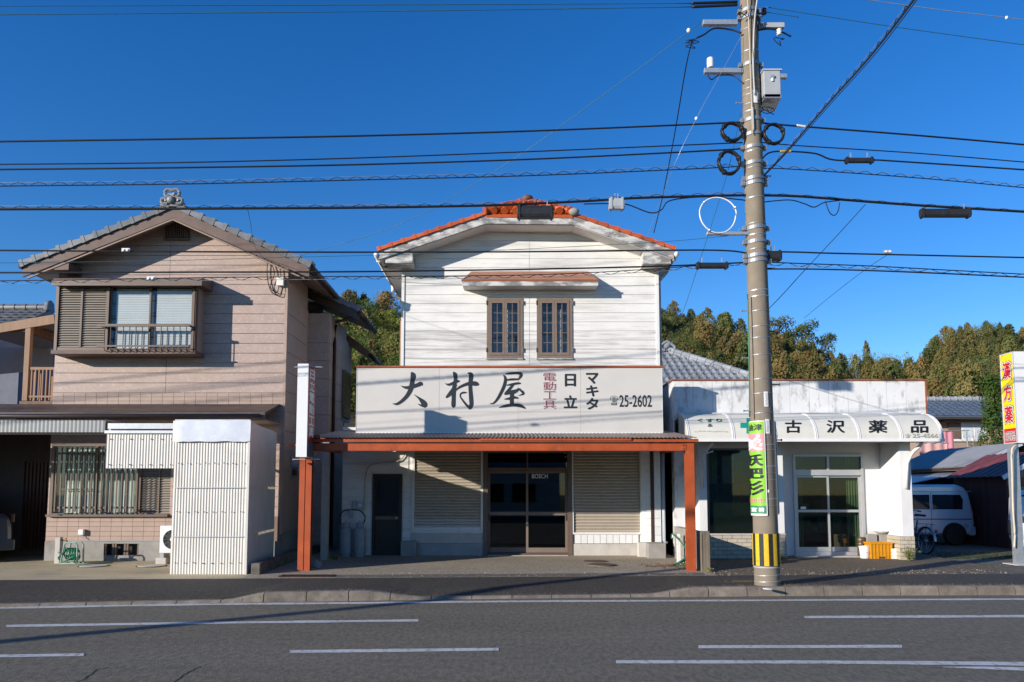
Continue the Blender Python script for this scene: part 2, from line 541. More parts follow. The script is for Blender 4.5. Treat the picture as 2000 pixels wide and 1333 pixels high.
# kerb stones, one by one
kerb_m = mat('weathered kerb concrete', (.20,.17,.135), .9, .25, 6, .6, 45, rnd=.12, dirt=((.09,.08,.065), .50, .66, 5, (1,1,1), .5), dirt2=((.34,.30,.25), .6, .72, 9, (1,1,1), .4))
kerb = tag(MB().box(-60,60,12.6,12.7,-.3,-.2).build('kerb', kerb_m), kind='structure')
x = -12.0
while x < 13.2:
    x1 = x + .6
    mb = MB()
    k = 4
    for i in range(k):
        a = x + .006 + (.588)*i/k; c = x + .006 + .588*(i+1)/k
        ja, jc = random.uniform(-.004,.004), random.uniform(-.004,.004)
        ha, hc = kerb_h(a), kerb_h(c)
        ya, yc = kerb_y(a), kerb_y(c)
        vs = [(a,ya,-.02),(c,yc,-.02),(c,yc+.02+jc,hc-.02),(c,yc+.045,hc+.004),(c,yc+.16,hc+.006),(a,ya+.16,ha+.006),(a,ya+.045,ha+.004),(a,ya+.02+ja,ha-.02)]
        mb.add(vs, [(0,1,2,7),(7,2,3,6),(6,3,4,5)])
        if i == 0: mb.add([vs[0],vs[7],vs[6],vs[5],(a,ya+.16,-.02)], [(0,1,2,3,4)])
        if i == k-1: mb.add([vs[1],vs[2],vs[3],vs[4],(c,yc+.16,-.02)], [(0,1,2,3,4)])
    mb.build('kerb_stone', kerb_m, kerb, fix=False)
    x = x1

# yards behind the pavement
def yard(name, m, x0, x1, Yend, zb=.124, za=.19):
    mb = MB(); n = max(1, int((x1-x0)/.8))
    for i in range(n):
        a = x0+(x1-x0)*i/n; c = x0+(x1-x0)*(i+1)/n
        mb.sheet([(a,back_y(a),zb),(c,back_y(c),zb),(c,17.0,za),(a,17.0,za)])
        mb.sheet([(a,17.0,za),(c,17.0,za),(c,Yend,za),(a,Yend,za)])
    return tag(mb.build(name, m), kind='structure')
yard_house = yard('house_yard', lot_conc, -30, -4.62, 32, .126, .15)
yard_shop = yard('shop_yard', lot_shop, -4.62, 3.62, 32, .126, .19)
yard_pharm = yard('pharmacy_yard', lot_dark, 3.62, 9.3, 32, .126, .17)
yard_side = yard('gravel_yard', lot_gravel, 9.3, 40, 40, .126, .13)
# concrete gutter covers along the shop yard, notched slabs
cover_m = mat('gutter cover concrete', (.155,.135,.11), .9, .2, 7, .4, 50, rnd=.1, dirt=((.30,.26,.2), .6, .75, 8, (1,1,1), .5))
for i in range(13):
    a = -3.05 + i*.5
    y0, y1 = back_y(a), back_y(a+.5)
    b = MB().prism([(a+.008,y0+.02,.131),(a+.492,y1+.02,.131),(a+.492,y1+.16,.134),(a+.44,y1+.165,.134),(a+.44,y1+.24,.135),(a+.492,y1+.25,.135),(a+.492,y1+.40,.139),(a+.008,y0+.40,.139)], (0,0,-.10))
    b.build('gutter_cover', cover_m, yard_shop)

# road paint
paint_m = mat('white road paint', (.60,.60,.58), .7, .06, 20, .4, 60, dirt=((.17,.155,.135), .52, .66, 16, (1,.5,1), .75), dirt2=((.30,.28,.25), .45, .7, 3, (.4,1,1), .4))
def stripe(pts, w0, w1=None, name='road_marking', m=None, z=.004, par=None):
    w1 = w0 if w1 is None else w1
    pts = smooth_pts(pts, 10) if len(pts) > 2 else [tuple(pts[0][i]+(pts[1][i]-pts[0][i])*t/12 for i in (0,1)) for t in range(13)]
    up = []; dn = []
    for i, (u, v) in enumerate(pts):
        w = w0+(w1-w0)*i/(len(pts)-1)
        j = random.uniform(-.3,.3)
        up.append(G(u, v-w/2+j, z)); dn.append(G(u, v+w/2-j, z))
    mb = MB()
    for i in range(len(pts)-1):
        mb.sheet([dn[i],dn[i+1],up[i+1],up[i]])
    return mb.build(name, m or paint_m, par or road)
stripe([(-900,1206),(-250,1192),(0,1188),(350,1181.5),(700,1178),(1000,1175),(1350,1173.5),(2000,1170.5),(2300,1169.5),(2900,1168)], 3.2)
stripe([(12,1223),(400,1217),(817,1212)], 4.2)
stripe([(1571,1205.5),(2000,1203.8),(2420,1202.5)], 4.4)
stripe([(-230,1285),(164,1279)], 5.6)
stripe([(566,1273),(974,1268.3)], 5.6)
stripe([(1364,1263.6),(1762,1262.6)], 5.8)
stripe([(1203,1293),(1600,1293.5),(2000,1297),(2400,1303)], 5.6, 8)
stripe([(1842,1303),(2000,1307),(2300,1318)], .8, 12)
crack_m = mat('crack filler', (.012,.012,.012), .9, .1)
for c0 in ([(130,1340),(165,1325),(185,1310),(215,1303)], [(335,1340),(350,1325),(370,1312),(388,1302)]):
    q = [(u+random.uniform(-4,4), v) for u, v in smooth_pts(c0, 4)]
    mb = MB()
    for (u0,v0),(u1,v1) in zip(q[:-1], q[1:]):
        mb.sheet([G(u0-1.5,v0,.003),G(u1-1.2,v1,.003),G(u1+1.2,v1,.003),G(u0+1.5,v0,.003)])
    mb.build('crack', crack_m, road)

# manhole lids and drain grating
rust_m = mat('rusty iron', (.11,.06,.04), .75, .3, 20, .4, 60)
for nm, (u, v), r, lab in (('manhole_lid', (1163,1097), .245, 'rusty round manhole lid nearer the shop wall, right of the door'),
                           ('manhole_lid', (1176,1103.5), .245, 'rusty round manhole lid nearer the road, right of the shop door'),
                           ('manhole_lid', (183,1106), .25, 'round manhole lid in the concrete yard left of the other one'),
                           ('manhole_lid', (296,1106), .25, 'round manhole lid in the concrete yard beside the white corrugated shed')):
    p = G(u, v, .165 if u > 500 else .142)
    mm = rust_m if u > 500 else concrete_pale
    t = tag(MB().cyl((p.x,p.y,p.z-.1), (p.x,p.y,p.z+.012), r, r, 28).build(nm, mm), lab, 'manhole lid', 'round manhole lids')
    MB().lathe([(r+.035,p.z-.08),(r+.035,p.z+.006),(r+.008,p.z+.006),(r+.008,p.z-.08)], (p.x,p.y,0), 28).build('rim', concrete_dark if u > 500 else rust_m, t)
g0 = G(600, 1126, .128)
gr = thing('drain_grating', g0, 'rusty slotted drain grating in front of the orange post', 'grating')
bx('drain_pit', dark_room, gr, g0.x-.46, g0.x+.46, g0.y-.14, g0.y+.14, .07, .129)
for i in range(23):
    xx = g0.x-.45+i*.041
    bx('grating_bar', rust_m, gr, xx-.008, xx+.008, g0.y-.15, g0.y+.15, .132, .147)

# ================================================================ wooded hill
SKY = [(-900,520),(300,540),(560,552),(640,572),(700,578),(770,600),(830,590),(1000,560),(1200,565),(1290,590),(1350,612),(1420,628),(1480,640),(1540,660),(1600,690),(1650,705),(1720,708),(1790,712),(1822,695),(1870,655),(1910,640),(1960,635),(2010,645),(2200,630),(3200,600)]
def skyline(u):
    for (a, va), (c, vc) in zip(SKY[:-1], SKY[1:]):
        if a <= u <= c: return va + (vc-va)*(u-a)/(c-a)
    return 600
def ridge_y(u):
    if u < 900: return 190
    if u < 1250: return 190+(u-900)/350*80
    return 270
def hill_z(x, y):
    u = 1000 + F*x/max(y, 20)
    Yr = ridge_y(u)
    zr = EYE + (960 - skyline(u))/F*Yr - 9.2
    t = (y-85)/(Yr-85)
    if t <= 0: return -.5
    if t < 1: s = t**1.15; return -.5 + (zr+.5)*s
    return zr - (y-Yr)*.12
hill_m = mat('forest floor', (.05,.045,.02), .95, .4, .3, dirt=((.16,.12,.07), .5, .66, .12, (1,1,1), .7))
mb = MB(); NX, NY = 90, 40
for j in range(NY+1):
    y = 80 + 300*j/NY
    for i in range(NX+1):
        x = (-1.2 + 3.0*i/NX)*y*.95
        mb.v.append((x, y, hill_z(x, y)))
for j in range(NY):
    for i in range(NX):
        k = j*(NX+1)+i
        mb.f.append((k,k+1,k+NX+2,k+NX+1)); mb.m.append(0)
tag(mb.build('hill', hill_m, smooth=True), kind='structure')

def leaf_mat(name, c0, c1, rnd=.25, sc=.35, trans=.25):
    m = bpy.data.materials.new(name); m.use_nodes = True
    nt = m.node_tree; N = nt.nodes; L = nt.links; b = N['Principled BSDF']
    b.inputs['Roughness'].default_value = .65; b.inputs['Specular IOR Level'].default_value = .2
    geo = N.new('ShaderNodeNewGeometry'); t = N.new('ShaderNodeTexNoise'); t.inputs['Scale'].default_value = sc; t.inputs['Detail'].default_value = 4
    L.new(geo.outputs['Position'], t.inputs['Vector'])
    oi = N.new('ShaderNodeObjectInfo')
    ad = N.new('ShaderNodeMath'); ad.operation = 'MULTIPLY_ADD'; ad.inputs[1].default_value = 1.1; ad.inputs[2].default_value = -.3
    L.new(oi.outputs['Random'], ad.inputs[0])
    a2 = N.new('ShaderNodeMath'); a2.operation = 'ADD'; L.new(ad.outputs[0], a2.inputs[0])
    mr = N.new('ShaderNodeMapRange'); mr.inputs['From Min'].default_value = .35; mr.inputs['From Max'].default_value = .65
    mr.inputs['To Min'].default_value = -.25; mr.inputs['To Max'].default_value = .45
    L.new(t.outputs['Fac'], mr.inputs['Value']); L.new(mr.outputs[0], a2.inputs[1]); a2.use_clamp = True
    x = N.new('ShaderNodeMix'); x.data_type = 'RGBA'; x.inputs[6].default_value = (*c0,1); x.inputs[7].default_value = (*c1,1)
    L.new(a2.outputs[0], x.inputs['Factor'])
    hs = N.new('ShaderNodeHueSaturation'); v = N.new('ShaderNodeMapRange'); v.inputs['To Min'].default_value = 1-rnd; v.inputs['To Max'].default_value = 1+rnd
    mm = N.new('ShaderNodeMath'); mm.operation = 'FRACT'; m7 = N.new('ShaderNodeMath'); m7.operation = 'MULTIPLY'; m7.inputs[1].default_value = 7.31
    L.new(oi.outputs['Random'], m7.inputs[0]); L.new(m7.outputs[0], mm.inputs[0]); L.new(mm.outputs[0], v.inputs['Value'])
    L.new(v.outputs[0], hs.inputs['Value']); L.new(x.outputs[2], hs.inputs['Color']); L.new(hs.outputs[0], b.inputs['Base Color'])
    tl = N.new('ShaderNodeBsdfTranslucent'); L.new(hs.outputs[0], tl.inputs[0])
    ms = N.new('ShaderNodeMixShader'); ms.inputs[0].default_value = trans
    L.new(b.outputs[0], ms.inputs[1]); L.new(tl.outputs[0], ms.inputs[2]); L.new(ms.outputs[0], N['Material Output'].inputs[0])
    return m
cedar_m = leaf_mat('winter cedar foliage', (.135,.165,.048), (.29,.20,.072), .3, .35, .45)
broad_m = leaf_mat('evergreen foliage', (.105,.140,.042), (.23,.22,.08), .3, .35, .45)
olive_m = leaf_mat('olive evergreen foliage', (.115,.165,.038), (.30,.30,.075), .3, .35, .45)
bamboo_m = leaf_mat('bamboo foliage', (.22,.23,.06), (.32,.27,.10), .2, .35, .4)
bark_m = mat('bark', (.08,.06,.045), .9, .3, 12)
grey_bark_m = mat('pale bark', (.20,.16,.13), .9, .3, 12)

def leaf(mb, c, size, rnd, nrm=None, flat=.6):
    d = Vector((rnd.gauss(0,1), rnd.gauss(0,1), rnd.gauss(0,.7)))
    if nrm is not None: d = d*.55 + Vector(nrm)
    if d.length < 1e-3: d = Vector((0,0,1))
    d.normalize()
    a = d.cross(Vector((rnd.gauss(0,1), rnd.gauss(0,1), rnd.gauss(0,1))))
    a.normalize(); b = d.cross(a)
    s = size*rnd.uniform(.6,1.25)
    c = Vector(c)
    mb.add([c+a*s, c+b*s*flat, c-a*s, c-b*s*flat], [(0,1,2,3)])

def cedar_crown(seed, n=330, wid=.27):
    rnd = random.Random(seed); mb = MB()
    ph = rnd.uniform(0,6)
    for i in range(n):
        z = .10+.9*rnd.random()**1.15
        an = rnd.uniform(0, 2*math.pi)
        rm = wid*min(1,(1-z)*1.9)**.55*(.55+.45*min(1,z*3.2))*(1+.25*math.sin(3*an+ph)+.2*math.sin(z*23+ph+an))
        r = rm*rnd.uniform(.55,1.0)
        c = Vector((r*math.cos(an), r*math.sin(an), z-.04*r/wid))
        for k in range(5):
            o = Vector((rnd.gauss(0,.022), rnd.gauss(0,.022), rnd.gauss(0,.02)))
            leaf(mb, c+o, .024, rnd, (math.cos(an), math.sin(an), .5))
    for k in range(8): leaf(mb, (rnd.gauss(0,.006), rnd.gauss(0,.006), .97+.03*rnd.random()), .02, rnd)
    return mb
def broad_crown(seed, lobes=11, n=120, flat=.8, open_=0.0, low=.35):
    rnd = random.Random(seed); mb = MB(); ls = []
    for i in range(lobes):
        an = rnd.uniform(0, 6.283); rr = .30*math.sqrt(rnd.random()); z = low+(.86-low)*rnd.random()
        rr *= 1.15-.6*abs(z-.55)
        ls.append((Vector((rr*math.cos(an), rr*math.sin(an), z)), rnd.uniform(.11,.19)*(1-open_*.35)))
    for c, r in ls:
        for i in range(n):
            d = Vector((rnd.gauss(0,1), rnd.gauss(0,1), rnd.gauss(.25,1)*flat)); d.normalize()
            leaf(mb, c + d*r*rnd.uniform(.7,1.10), .019, rnd, d)
    return mb, ls
def trunk_mesh(name, m, top=.7, r=.022, branches=()):
    mb = MB().tube([(0,0,-.08),(.004,0,.2),(-.004,.004,top)], [r*1.3, r, r*.3], 7)
    for b, rr in branches:
        b = Vector(b)
        mb.tube([(0,0,max(.12,b.z-.3)), (b.x*.5,b.y*.5,b.z-.12), tuple(b)], [r*.55, r*.35, r*.12], 5)
    return mb.mesh(name, m, Vector((0,0,0)))[0]

CED = [cedar_crown(100+i, 620, .25+.03*i).mesh('cedar_crown', cedar_m, Vector((0,0,0)), fix=False)[0] for i in range(5)]
CED_T = trunk_mesh('cedar_trunk', bark_m, .95, .016)
BRO = []; 
for i in range(5):
    c, ls = broad_crown(200+i, 10+2*i, 230)
    BRO.append((c.mesh('broad_crown', broad_m, Vector((0,0,0)), fix=False)[0], trunk_mesh('broad_trunk', bark_m, .7, .022, ls[:6])))
OLI = []
for i in range(5):
    c, ls = broad_crown(300+i, 12+2*i, 210, 1.1, 0, .25)
    OLI.append((c.mesh('olive_crown', olive_m, Vector((0,0,0)), fix=False)[0], trunk_mesh('olive_trunk', bark_m, .7, .02, ls[:6])))
OPEN = []
for i in range(3):
    c, ls = broad_crown(400+i, 14, 90, .5, .9, .45)
    OPEN.append((c.mesh('open_crown', broad_m, Vector((0,0,0)), fix=False)[0], trunk_mesh('open_trunk', bark_m, .8, .018, ls)))
def bamboo_crown(seed):
    rnd = random.Random(seed); mb = MB()
    for k in range(26):
        an = rnd.uniform(0,6.283); r = .26*math.sqrt(rnd.random()); h = rnd.uniform(.7,1.0)
        lean = rnd.uniform(.02,.12)
        for i in range(34):
            t = rnd.random()**.7
            z = h*(.25+.75*t)
            c = Vector((math.cos(an)*(r+lean*t*t)+rnd.gauss(0,.03), math.sin(an)*(r+lean*t*t)+rnd.gauss(0,.03), z))
            leaf(mb, c, .028, rnd, None, .35)
    return mb
BAM = [bamboo_crown(500+i).mesh('bamboo_crown', bamboo_m, Vector((0,0,0)), fix=False)[0] for i in range(3)]
BAM_T = trunk_mesh('bamboo_stem', olive_m, .9, .008, [((.15*math.cos(k*1.1), .15*math.sin(k*1.1), .8), .1) for k in range(6)])

def plant_tree(name, crown, trunk, x, y, z, h, w, label, cat, group=None):
    t = thing(name, (x, y, z), label, cat, group)
    rz = random.uniform(0, 6.28)
    inst(trunk, 'trunk', t, (x,y,z), (0,0,rz), (w,w,h))
    inst(crown, 'crown', t, (x,y,z), (random.uniform(-.06,.06),random.uniform(-.06,.06),rz), (w*random.uniform(.85,1.15),w*random.uniform(.85,1.15),h))
    return t

def visible(u, v_top):
    if 625 < u < 815: return v_top < 770
    if 1262 < u < 1480: return v_top < 715
    if 1480 <= u < 1830: return v_top < 735
    if 1830 <= u < 2060: return v_top < 790
    return False
rt = random.Random(5)
count = 0
y = 128.0
while y < 292:
    x = -60.0
    while x < 230:
        xx = x + rt.uniform(-1.6,1.6); yy = y + rt.uniform(-2,2)
        u = 1000 + F*xx/yy
        x += 5.6 if y > 190 else 5.0
        if not (600 < u < 2080): continue
        if yy > ridge_y(u) + 4: continue
        if u < 900 and yy < 122: continue
        z = hill_z(xx, yy) - .3
        if z < 1: continue
        h = rt.uniform(7.5, 13.5)
        v_top = 960 - (z + h - EYE)/yy*F
        if not visible(u, v_top): continue
        bare = 1650 < u < 1800 and yy > 205
        if bare and rt.random() < .75: continue
        if u < 900:
            k = rt.randrange(5)
            if rt.random() < .3:
                plant_tree('cedar_tree', CED[k], CED_T, xx, yy, z, h, h*rt.uniform(.8,1.0), 'conical evergreen among the rounded trees on the wooded hillside between the two houses', 'tree', 'conical evergreens on the hillside between the houses')
            else:
                plant_tree('evergreen_tree', OLI[k][0], OLI[k][1], xx, yy, z, h*.9, h*rt.uniform(.8,1.0), 'olive green rounded evergreen on the wooded hillside between the two houses', 'tree', 'rounded evergreens on the hillside between the houses')
        else:
            # broadleaf patches near the white house and high on the right hill, cedar plantation elsewhere
            zone = 'between white shop and utility pole' if u < 1470 else 'close right of the pole' if u < 1660 else 'around the bamboo saddle' if u < 1805 else 'above the far tan house'
            lev = v_top-skyline(u)
            where = ('on the hill skyline ' if lev < 14 else 'just under the hill skyline ' if lev < 45 else 'low on the hillside ')+zone
            bl = .85 if (u < 1420 and v_top < 690) else (.6 if (u > 1850 and v_top < 690) else .08)
            if rt.random() < bl:
                k = rt.randrange(5)
                plant_tree('evergreen_tree', BRO[k][0], BRO[k][1], xx, yy, z, h*.85, h*rt.uniform(.8,1.05), 'dark rounded evergreen '+where, 'tree', 'rounded evergreens '+where)
            else:
                k = rt.randrange(5)
                plant_tree('cedar_tree', CED[k], CED_T, xx, yy, z, h*1.1, h*rt.uniform(.75,.95), 'brownish green cedar '+where, 'tree', 'cedars '+where)
        count += 1
    y += 5.6 if y > 190 else 5.0
print('hill trees', count)
# the rest of the wood, which the houses hide from the street
mb = MB(); y = 128.0
while y < 290:
    x = -110.0
    while x < 260:
        xx = x+rt.uniform(-2,2); yy = y+rt.uniform(-2,2); u = 1000+F*xx/yy
        x += 6.0
        if not (300 < u <= 625 or 815 <= u <= 1262 or 2060 <= u < 2500): continue
        if yy > ridge_y(u)+4 or (yy < ridge_y(u)-75): continue
        z = hill_z(xx, yy)-.3
        if z < 1: continue
        h = rt.uniform(7.5,13); w = h*rt.uniform(.30,.42); ph_ = rt.uniform(0,6)
        for i in range(330):
            zz = .12+.88*rt.random(); an = rt.uniform(0,6.283)
            r = w*min(1,(1-zz)*1.9)**.55*(1+.25*math.sin(3*an+ph_)+.2*math.sin(zz*17+an))*rt.uniform(.75,1)
            leaf(mb, (xx+r*math.cos(an), yy+r*math.sin(an), z+h*zz), h*.055, rt, (math.cos(an),math.sin(an),.5))
    y += 6.0
tag(mb.build('wooded_slope', olive_m, fix=False), 'wooded hillside mass mostly hidden behind the houses', 'wood', kind='stuff')
# trees on the skyline that stand out
def on_ridge(u, dy=0):
    Y = ridge_y(u) + dy; x = (u-1000)/F*Y
    return x, Y, hill_z(x, Y) - .3
def top_to(u, v, Y, z): return EYE + (960-v)/F*Y - z
for i, (u, v, w, lab) in enumerate([(1520,608,14,'open crowned tall tree on the skyline just right of the utility pole'),
                                    (1572,614,20,'broad open crowned tree, largest on the skyline right of the utility pole'),
                                    (1612,634,11,'sparse leaning tree on the skyline, right of the largest open crowned tree')]):
    x, Y, z = on_ridge(u, 2)
    h = top_to(u, v, Y, z)
    plant_tree('open_tree', OPEN[i][0], OPEN[i][1], x, Y, z, h, w*1.25, lab, 'tree', 'open crowned trees on the skyline')
for i, (u, v, w, lab) in enumerate([(1666,680,13,'leftmost bamboo clump on the low saddle of the hill'),
                                    (1688,684,9,'small bamboo clump on the saddle, second from the left'),
                                    (1722,684,11,'bamboo clump in the middle of the low saddle'),
                                    (1765,685,15,'yellow green bamboo clump at the right end of the saddle'),
                                    (1742,690,10,'bamboo clump left of the rightmost clump on the saddle')]):
    x, Y, z = on_ridge(u, -12+3*i)
    plant_tree('bamboo_clump', BAM[i%3], BAM_T, x, Y, z, top_to(u, v, Y, z), w, lab, 'bamboo', 'bamboo clumps on the saddle')
for (u, v, w, lab) in [(1702,665,5,'thin dark tree standing above the bamboo on the saddle'),
                       (1905,628,7,'pointed dark conifer on the skyline of the right hill'),
                       (1942,630,7,'small pointed conifer on the right hill, right of the taller one'),
                       (1830,682,8,'dark conifer at the foot of the right hill skyline'),
                       (1358,600,6,'pointed conifer on the skyline left of the utility pole'),
                       (1432,608,6,'pointed conifer on the skyline close left of the utility pole')]:
    x, Y, z = on_ridge(u, 1)
    plant_tree('conifer_tree', CED[int(u)%5], CED_T, x, Y, z, top_to(u, v, Y, z), w*1.5, lab, 'tree')
# bare winter trees
def bare_tree(u, v, w, lab):
    x, Y, z = on_ridge(u, 3); h = top_to(u, v, Y, z)
    t = thing('bare_tree', (x,Y,z), lab, 'tree')
    rnd = random.Random(int(u)); mb = MB(); tw = MB()
    mb.tube([(x,Y,z-.4),(x,Y,z+h*.45),(x+.2,Y,z+h*.75)], [.2,.13,.05], 6)
    for i in range(46):
        t0 = rnd.uniform(.35,.75); an = rnd.uniform(0,6.28); l = w*rnd.uniform(.3,.55)
        a = Vector((x,Y,z+h*t0)); e = a+Vector((math.cos(an)*l, math.sin(an)*l, h*rnd.uniform(.12,.35)))
        tw.tube([a,(a+e)/2+Vector((0,0,.1)),e],[.06,.04,.015],4)
        for j in range(5):
            p = a.lerp(e, rnd.uniform(.4,1)); tw.tube([p, p+Vector((rnd.gauss(0,.6),rnd.gauss(0,.6),rnd.uniform(.3,1.4)))],[.03,.012],3)
    mb.build('trunk', grey_bark_m, t, fix=False); tw.build('branches', grey_bark_m, t, fix=False)
bare_tree(738, 566, 4.5, 'bare leafless tree on the skyline between the two houses')
bare_tree(765, 590, 3.5, 'small bare leafless tree on the skyline beside the white shop eaves')

# ================================================================ tan two-storey house on the left
YL = 16.4
fl = front(YL)
hxl = P(108,700,YL).x; hxr = P(557,700,YL).x
house = thing('tan_house', ((hxl+hxr)/2, YL, .13), 'two storey tan house with grey tiled gable roof, left of the white shop', 'house')
def zL(v, Y=YL): return P(500, v, Y).z
ez_l, ez_r, apx, apz = zL(530), zL(526), P(336,428,YL).x, zL(426)
outline = [(hxl,.1),(hxr,.1),(hxr,ez_r),(apx,apz),(hxl,ez_l)]
win_h = RC(104,334,872,1003,YL)
vent_h = RC(205,273,1062,1085,YL)
wall('wall', tan_siding, house, fl, outline, [win_h, vent_h], -.16, 0)
z_sk1, z_sk0 = zL(768), zL(792)
rows = [z_sk1 + .2155*i for i in range(18)]
boards('siding_board', tan_siding, house, fl, [(hxl,z_sk1),(hxr,z_sk1),(hxr,ez_r),(apx,apz),(hxl,ez_l)], [], rows, 0, .022, [P(330,600,YL).x])
boards('siding_board', tan_siding, house, fl, [(hxl,zL(1010)),(hxr,zL(1010)),(hxr,z_sk0-.02),(hxl,z_sk0-.02)], [win_h], [zL(1010)+.215*i for i in range(13)], 0, .018)
# tiled skirts, tile by tile
def tiles(x0, x1, z0, z1, nx, nz, d, m, name='wall_tile', parent=house, fn=fl, holes=(), bond=False, gap=.006):
    w = (x1-x0)/nx; h = (z1-z0)/nz
    a = fn(0,0,0); b = fn(1,0,0); c = fn(0,0,1)
    me = None
    for j in range(nz):
        for i in range(nx + (1 if bond else 0)):
            l = x0+i*w - (w/2 if bond and j%2 else 0); r = l+w
            l = max(l, x0); r = min(r, x1)
            if r-l < .03: continue
            t, u = z0+j*h, z0+(j+1)*h
            if any(h_[0] < (l+r)/2 < h_[1] and h_[2] < (t+u)/2 < h_[3] for h_ in holes): continue
            full = abs(r-l-w) < 1e-6
            if full and me is not None:
                o = inst(me, name, parent, fn((l+r)/2, (t+u)/2, 0)); continue
            mb = MB().prism([fn(l+gap/2,t+gap/2,0),fn(r-gap/2,t+gap/2,0),fn(r-gap/2,u-gap/2,0),fn(l+gap/2,u-gap/2,0)], Vector(fn(0,0,d))-Vector(fn(0,0,0)))
            mm, org = mb.mesh(name, m, Vector(fn((l+r)/2,(t+u)/2,0)))
            if full: me = mm
            inst(mm, name, parent, org)
bx('tile_backing', mortar, house, hxl, hxr, YL-.02, YL+.005, z_sk0, z_sk1)
tiles(hxl, hxr, z_sk0, z_sk1, 21, 3, .034, tan_tile)
bx('tile_backing', mortar, house, hxl, hxr, YL-.02, YL+.005, zL(1057), zL(1010))
tiles(hxl, P(345,1030,YL).x, zL(1057), zL(1010), 12, 5, .034, tan_tile)
wall('foundation', concrete, house, fl, [(hxl,.0),(hxr,.0),(hxr,zL(1057)),(hxl,zL(1057))], [vent_h], 0, .05)
v0 = vent_h
t = bx('vent_opening', dark_room, house, v0[0], v0[1], YL+.1, YL+.2, v0[2], v0[3])
for u in (207,222,227,245,250,271): 
    xx = P(u,1073,YL).x; bx('vent_bar', brown_metal, house, xx-.02, xx+.02, YL-.03, YL+.02, v0[2], v0[3])
# side wall and rear wing
fs = side_r(hxr)
bx('side_wall', tan_siding, house, hxr-.16, hxr, YL+.162, 18.1, .1, ez_r+.35)
boards('siding_board', tan_siding, house, fs, [(YL-.02,.75),(18.1,.75),(18.1,ez_r+.3),(YL-.02,ez_r+.3)], [], [.75+.43*i for i in range(13)], 0, .02)
bx('side_foundation', concrete, house, hxr-.1, hxr+.03, YL+.02, 18.1, .05, .72)
bx('corner_trim', tan_tile, house, hxr-.03, hxr+.03, YL-.03, YL+.03, .7, ez_r+.1)
wxr = P(643,640,18.1).x
bx('wing_wall', tan_siding, house, hxr-.3, wxr, 18.102, 20.0, .1, 5.85)
boards('siding_board', tan_siding, house, front(18.1), [(hxr+.01,.4),(wxr,.4),(wxr,5.8),(hxr+.01,5.8)], [], [.4+.43*i for i in range(13)], 0, .02)
grey_sid = mat('grey white siding', (.46,.45,.44), .6, .08)
sidew = RC(658,668,690,775,19.5)
boards('siding_board', tan_siding, house, side_r(wxr), [(18.1,.4),(19.0,.4),(19.0,5.8),(18.1,5.8)], [], [.4+.43*i for i in range(13)], 0, .02)
boards('siding_board', grey_sid, house, side_r(wxr), [(19.0,.4),(20.6,.4),(20.6,5.8),(19.0,5.8)], [], [.4+.43*i for i in range(13)], 0, .02)
bx('rear_wall', grey_sid, house, wxr-3, wxr-.001, 20.002, 20.6, .1, 5.4)
sw = bx('window', brown_metal, house, wxr+.02, wxr+.10, 19.45, 20.25, 3.5, 4.7)
bx('pane', mat('dark pane', (.02,.022,.025), .1, .1, spec=.6), sw, wxr+.1, wxr+.106, 19.5, 20.2, 3.55, 4.65)
MB().tube([(wxr+.06,18.5,5.65),(wxr+.06,18.45,5.2),(wxr+.06,18.45,.3)], .04, 8).build('drain_pipe', gutter_dark, house, True)
# main roof
YR = 15.85
la, lz = P(45,516,YR).x, P(45,516,YR).z
ra, rz_ = P(604,517,YR).x, P(604,517,YR).z
ax, az = P(338,402,YR).x, P(338,402,YR).z
th = .17
def slope(xa, za, xb, zb, y0, y1, t0, t1, name, m, par):
    """slab between (xa,za) and (xb,zb); t0 above, t1 below"""
    return MB().prism([(xa,y0,za+t0),(xb,y0,zb+t0),(xb,y0,zb-t1),(xa,y0,za-t1)], (0,y1-y0,0)).build(name, m, par)
rf = slope(la, lz, ax, az, YR+.045, 20.4, 0, .12, 'roof', grey_tile, house)
rf2 = slope(ax+.001, az, ra, rz_, YR+.045, 18.25, 0, .12, 'roof', grey_tile, house)
slope(ax+.001, az, ra, rz_, 18.252, 20.4, 0, .12, 'roof', grey_tile, house)
slope(la+.05, lz-.122, ax, az-.122, YR+.046, YL-.03, 0, .02, 'soffit', soffit_brown, house)
slope(ax, az-.122, ra-.05, rz_-.122, YR+.046, YL-.03, 0, .02, 'soffit', soffit_brown, house)
slope(hxr+.02, az-.14-(hxr+.02-ax)*(az-rz_)/(ra-ax), ra-.03, rz_-.123, YL-.02, 18.08, 0, .02, 'soffit', soffit_brown, house)
slope(la, lz-.005, ax, az-.005, YR, YR+.04, 0, .275, 'barge_board', barge_brown, house)
slope(ax+.001, az-.005, ra, rz_-.005, YR, YR+.04, 0, .275, 'barge_board', barge_brown, house)
slope(la+.1, lz-.285, ax, az-.285, YR+.005, YR+.05, 0, .03, 'trim', soffit_brown, house)
slope(ax+.001, az-.285, ra-.1, rz_-.285, YR+.005, YR+.05, 0, .03, 'trim', soffit_brown, house)
bx('eave_block', barge_brown, house, P(105,520,YR).x, P(133,520,YR).x, YR+.02, YL, zL(527,YR), zL(512,YR))
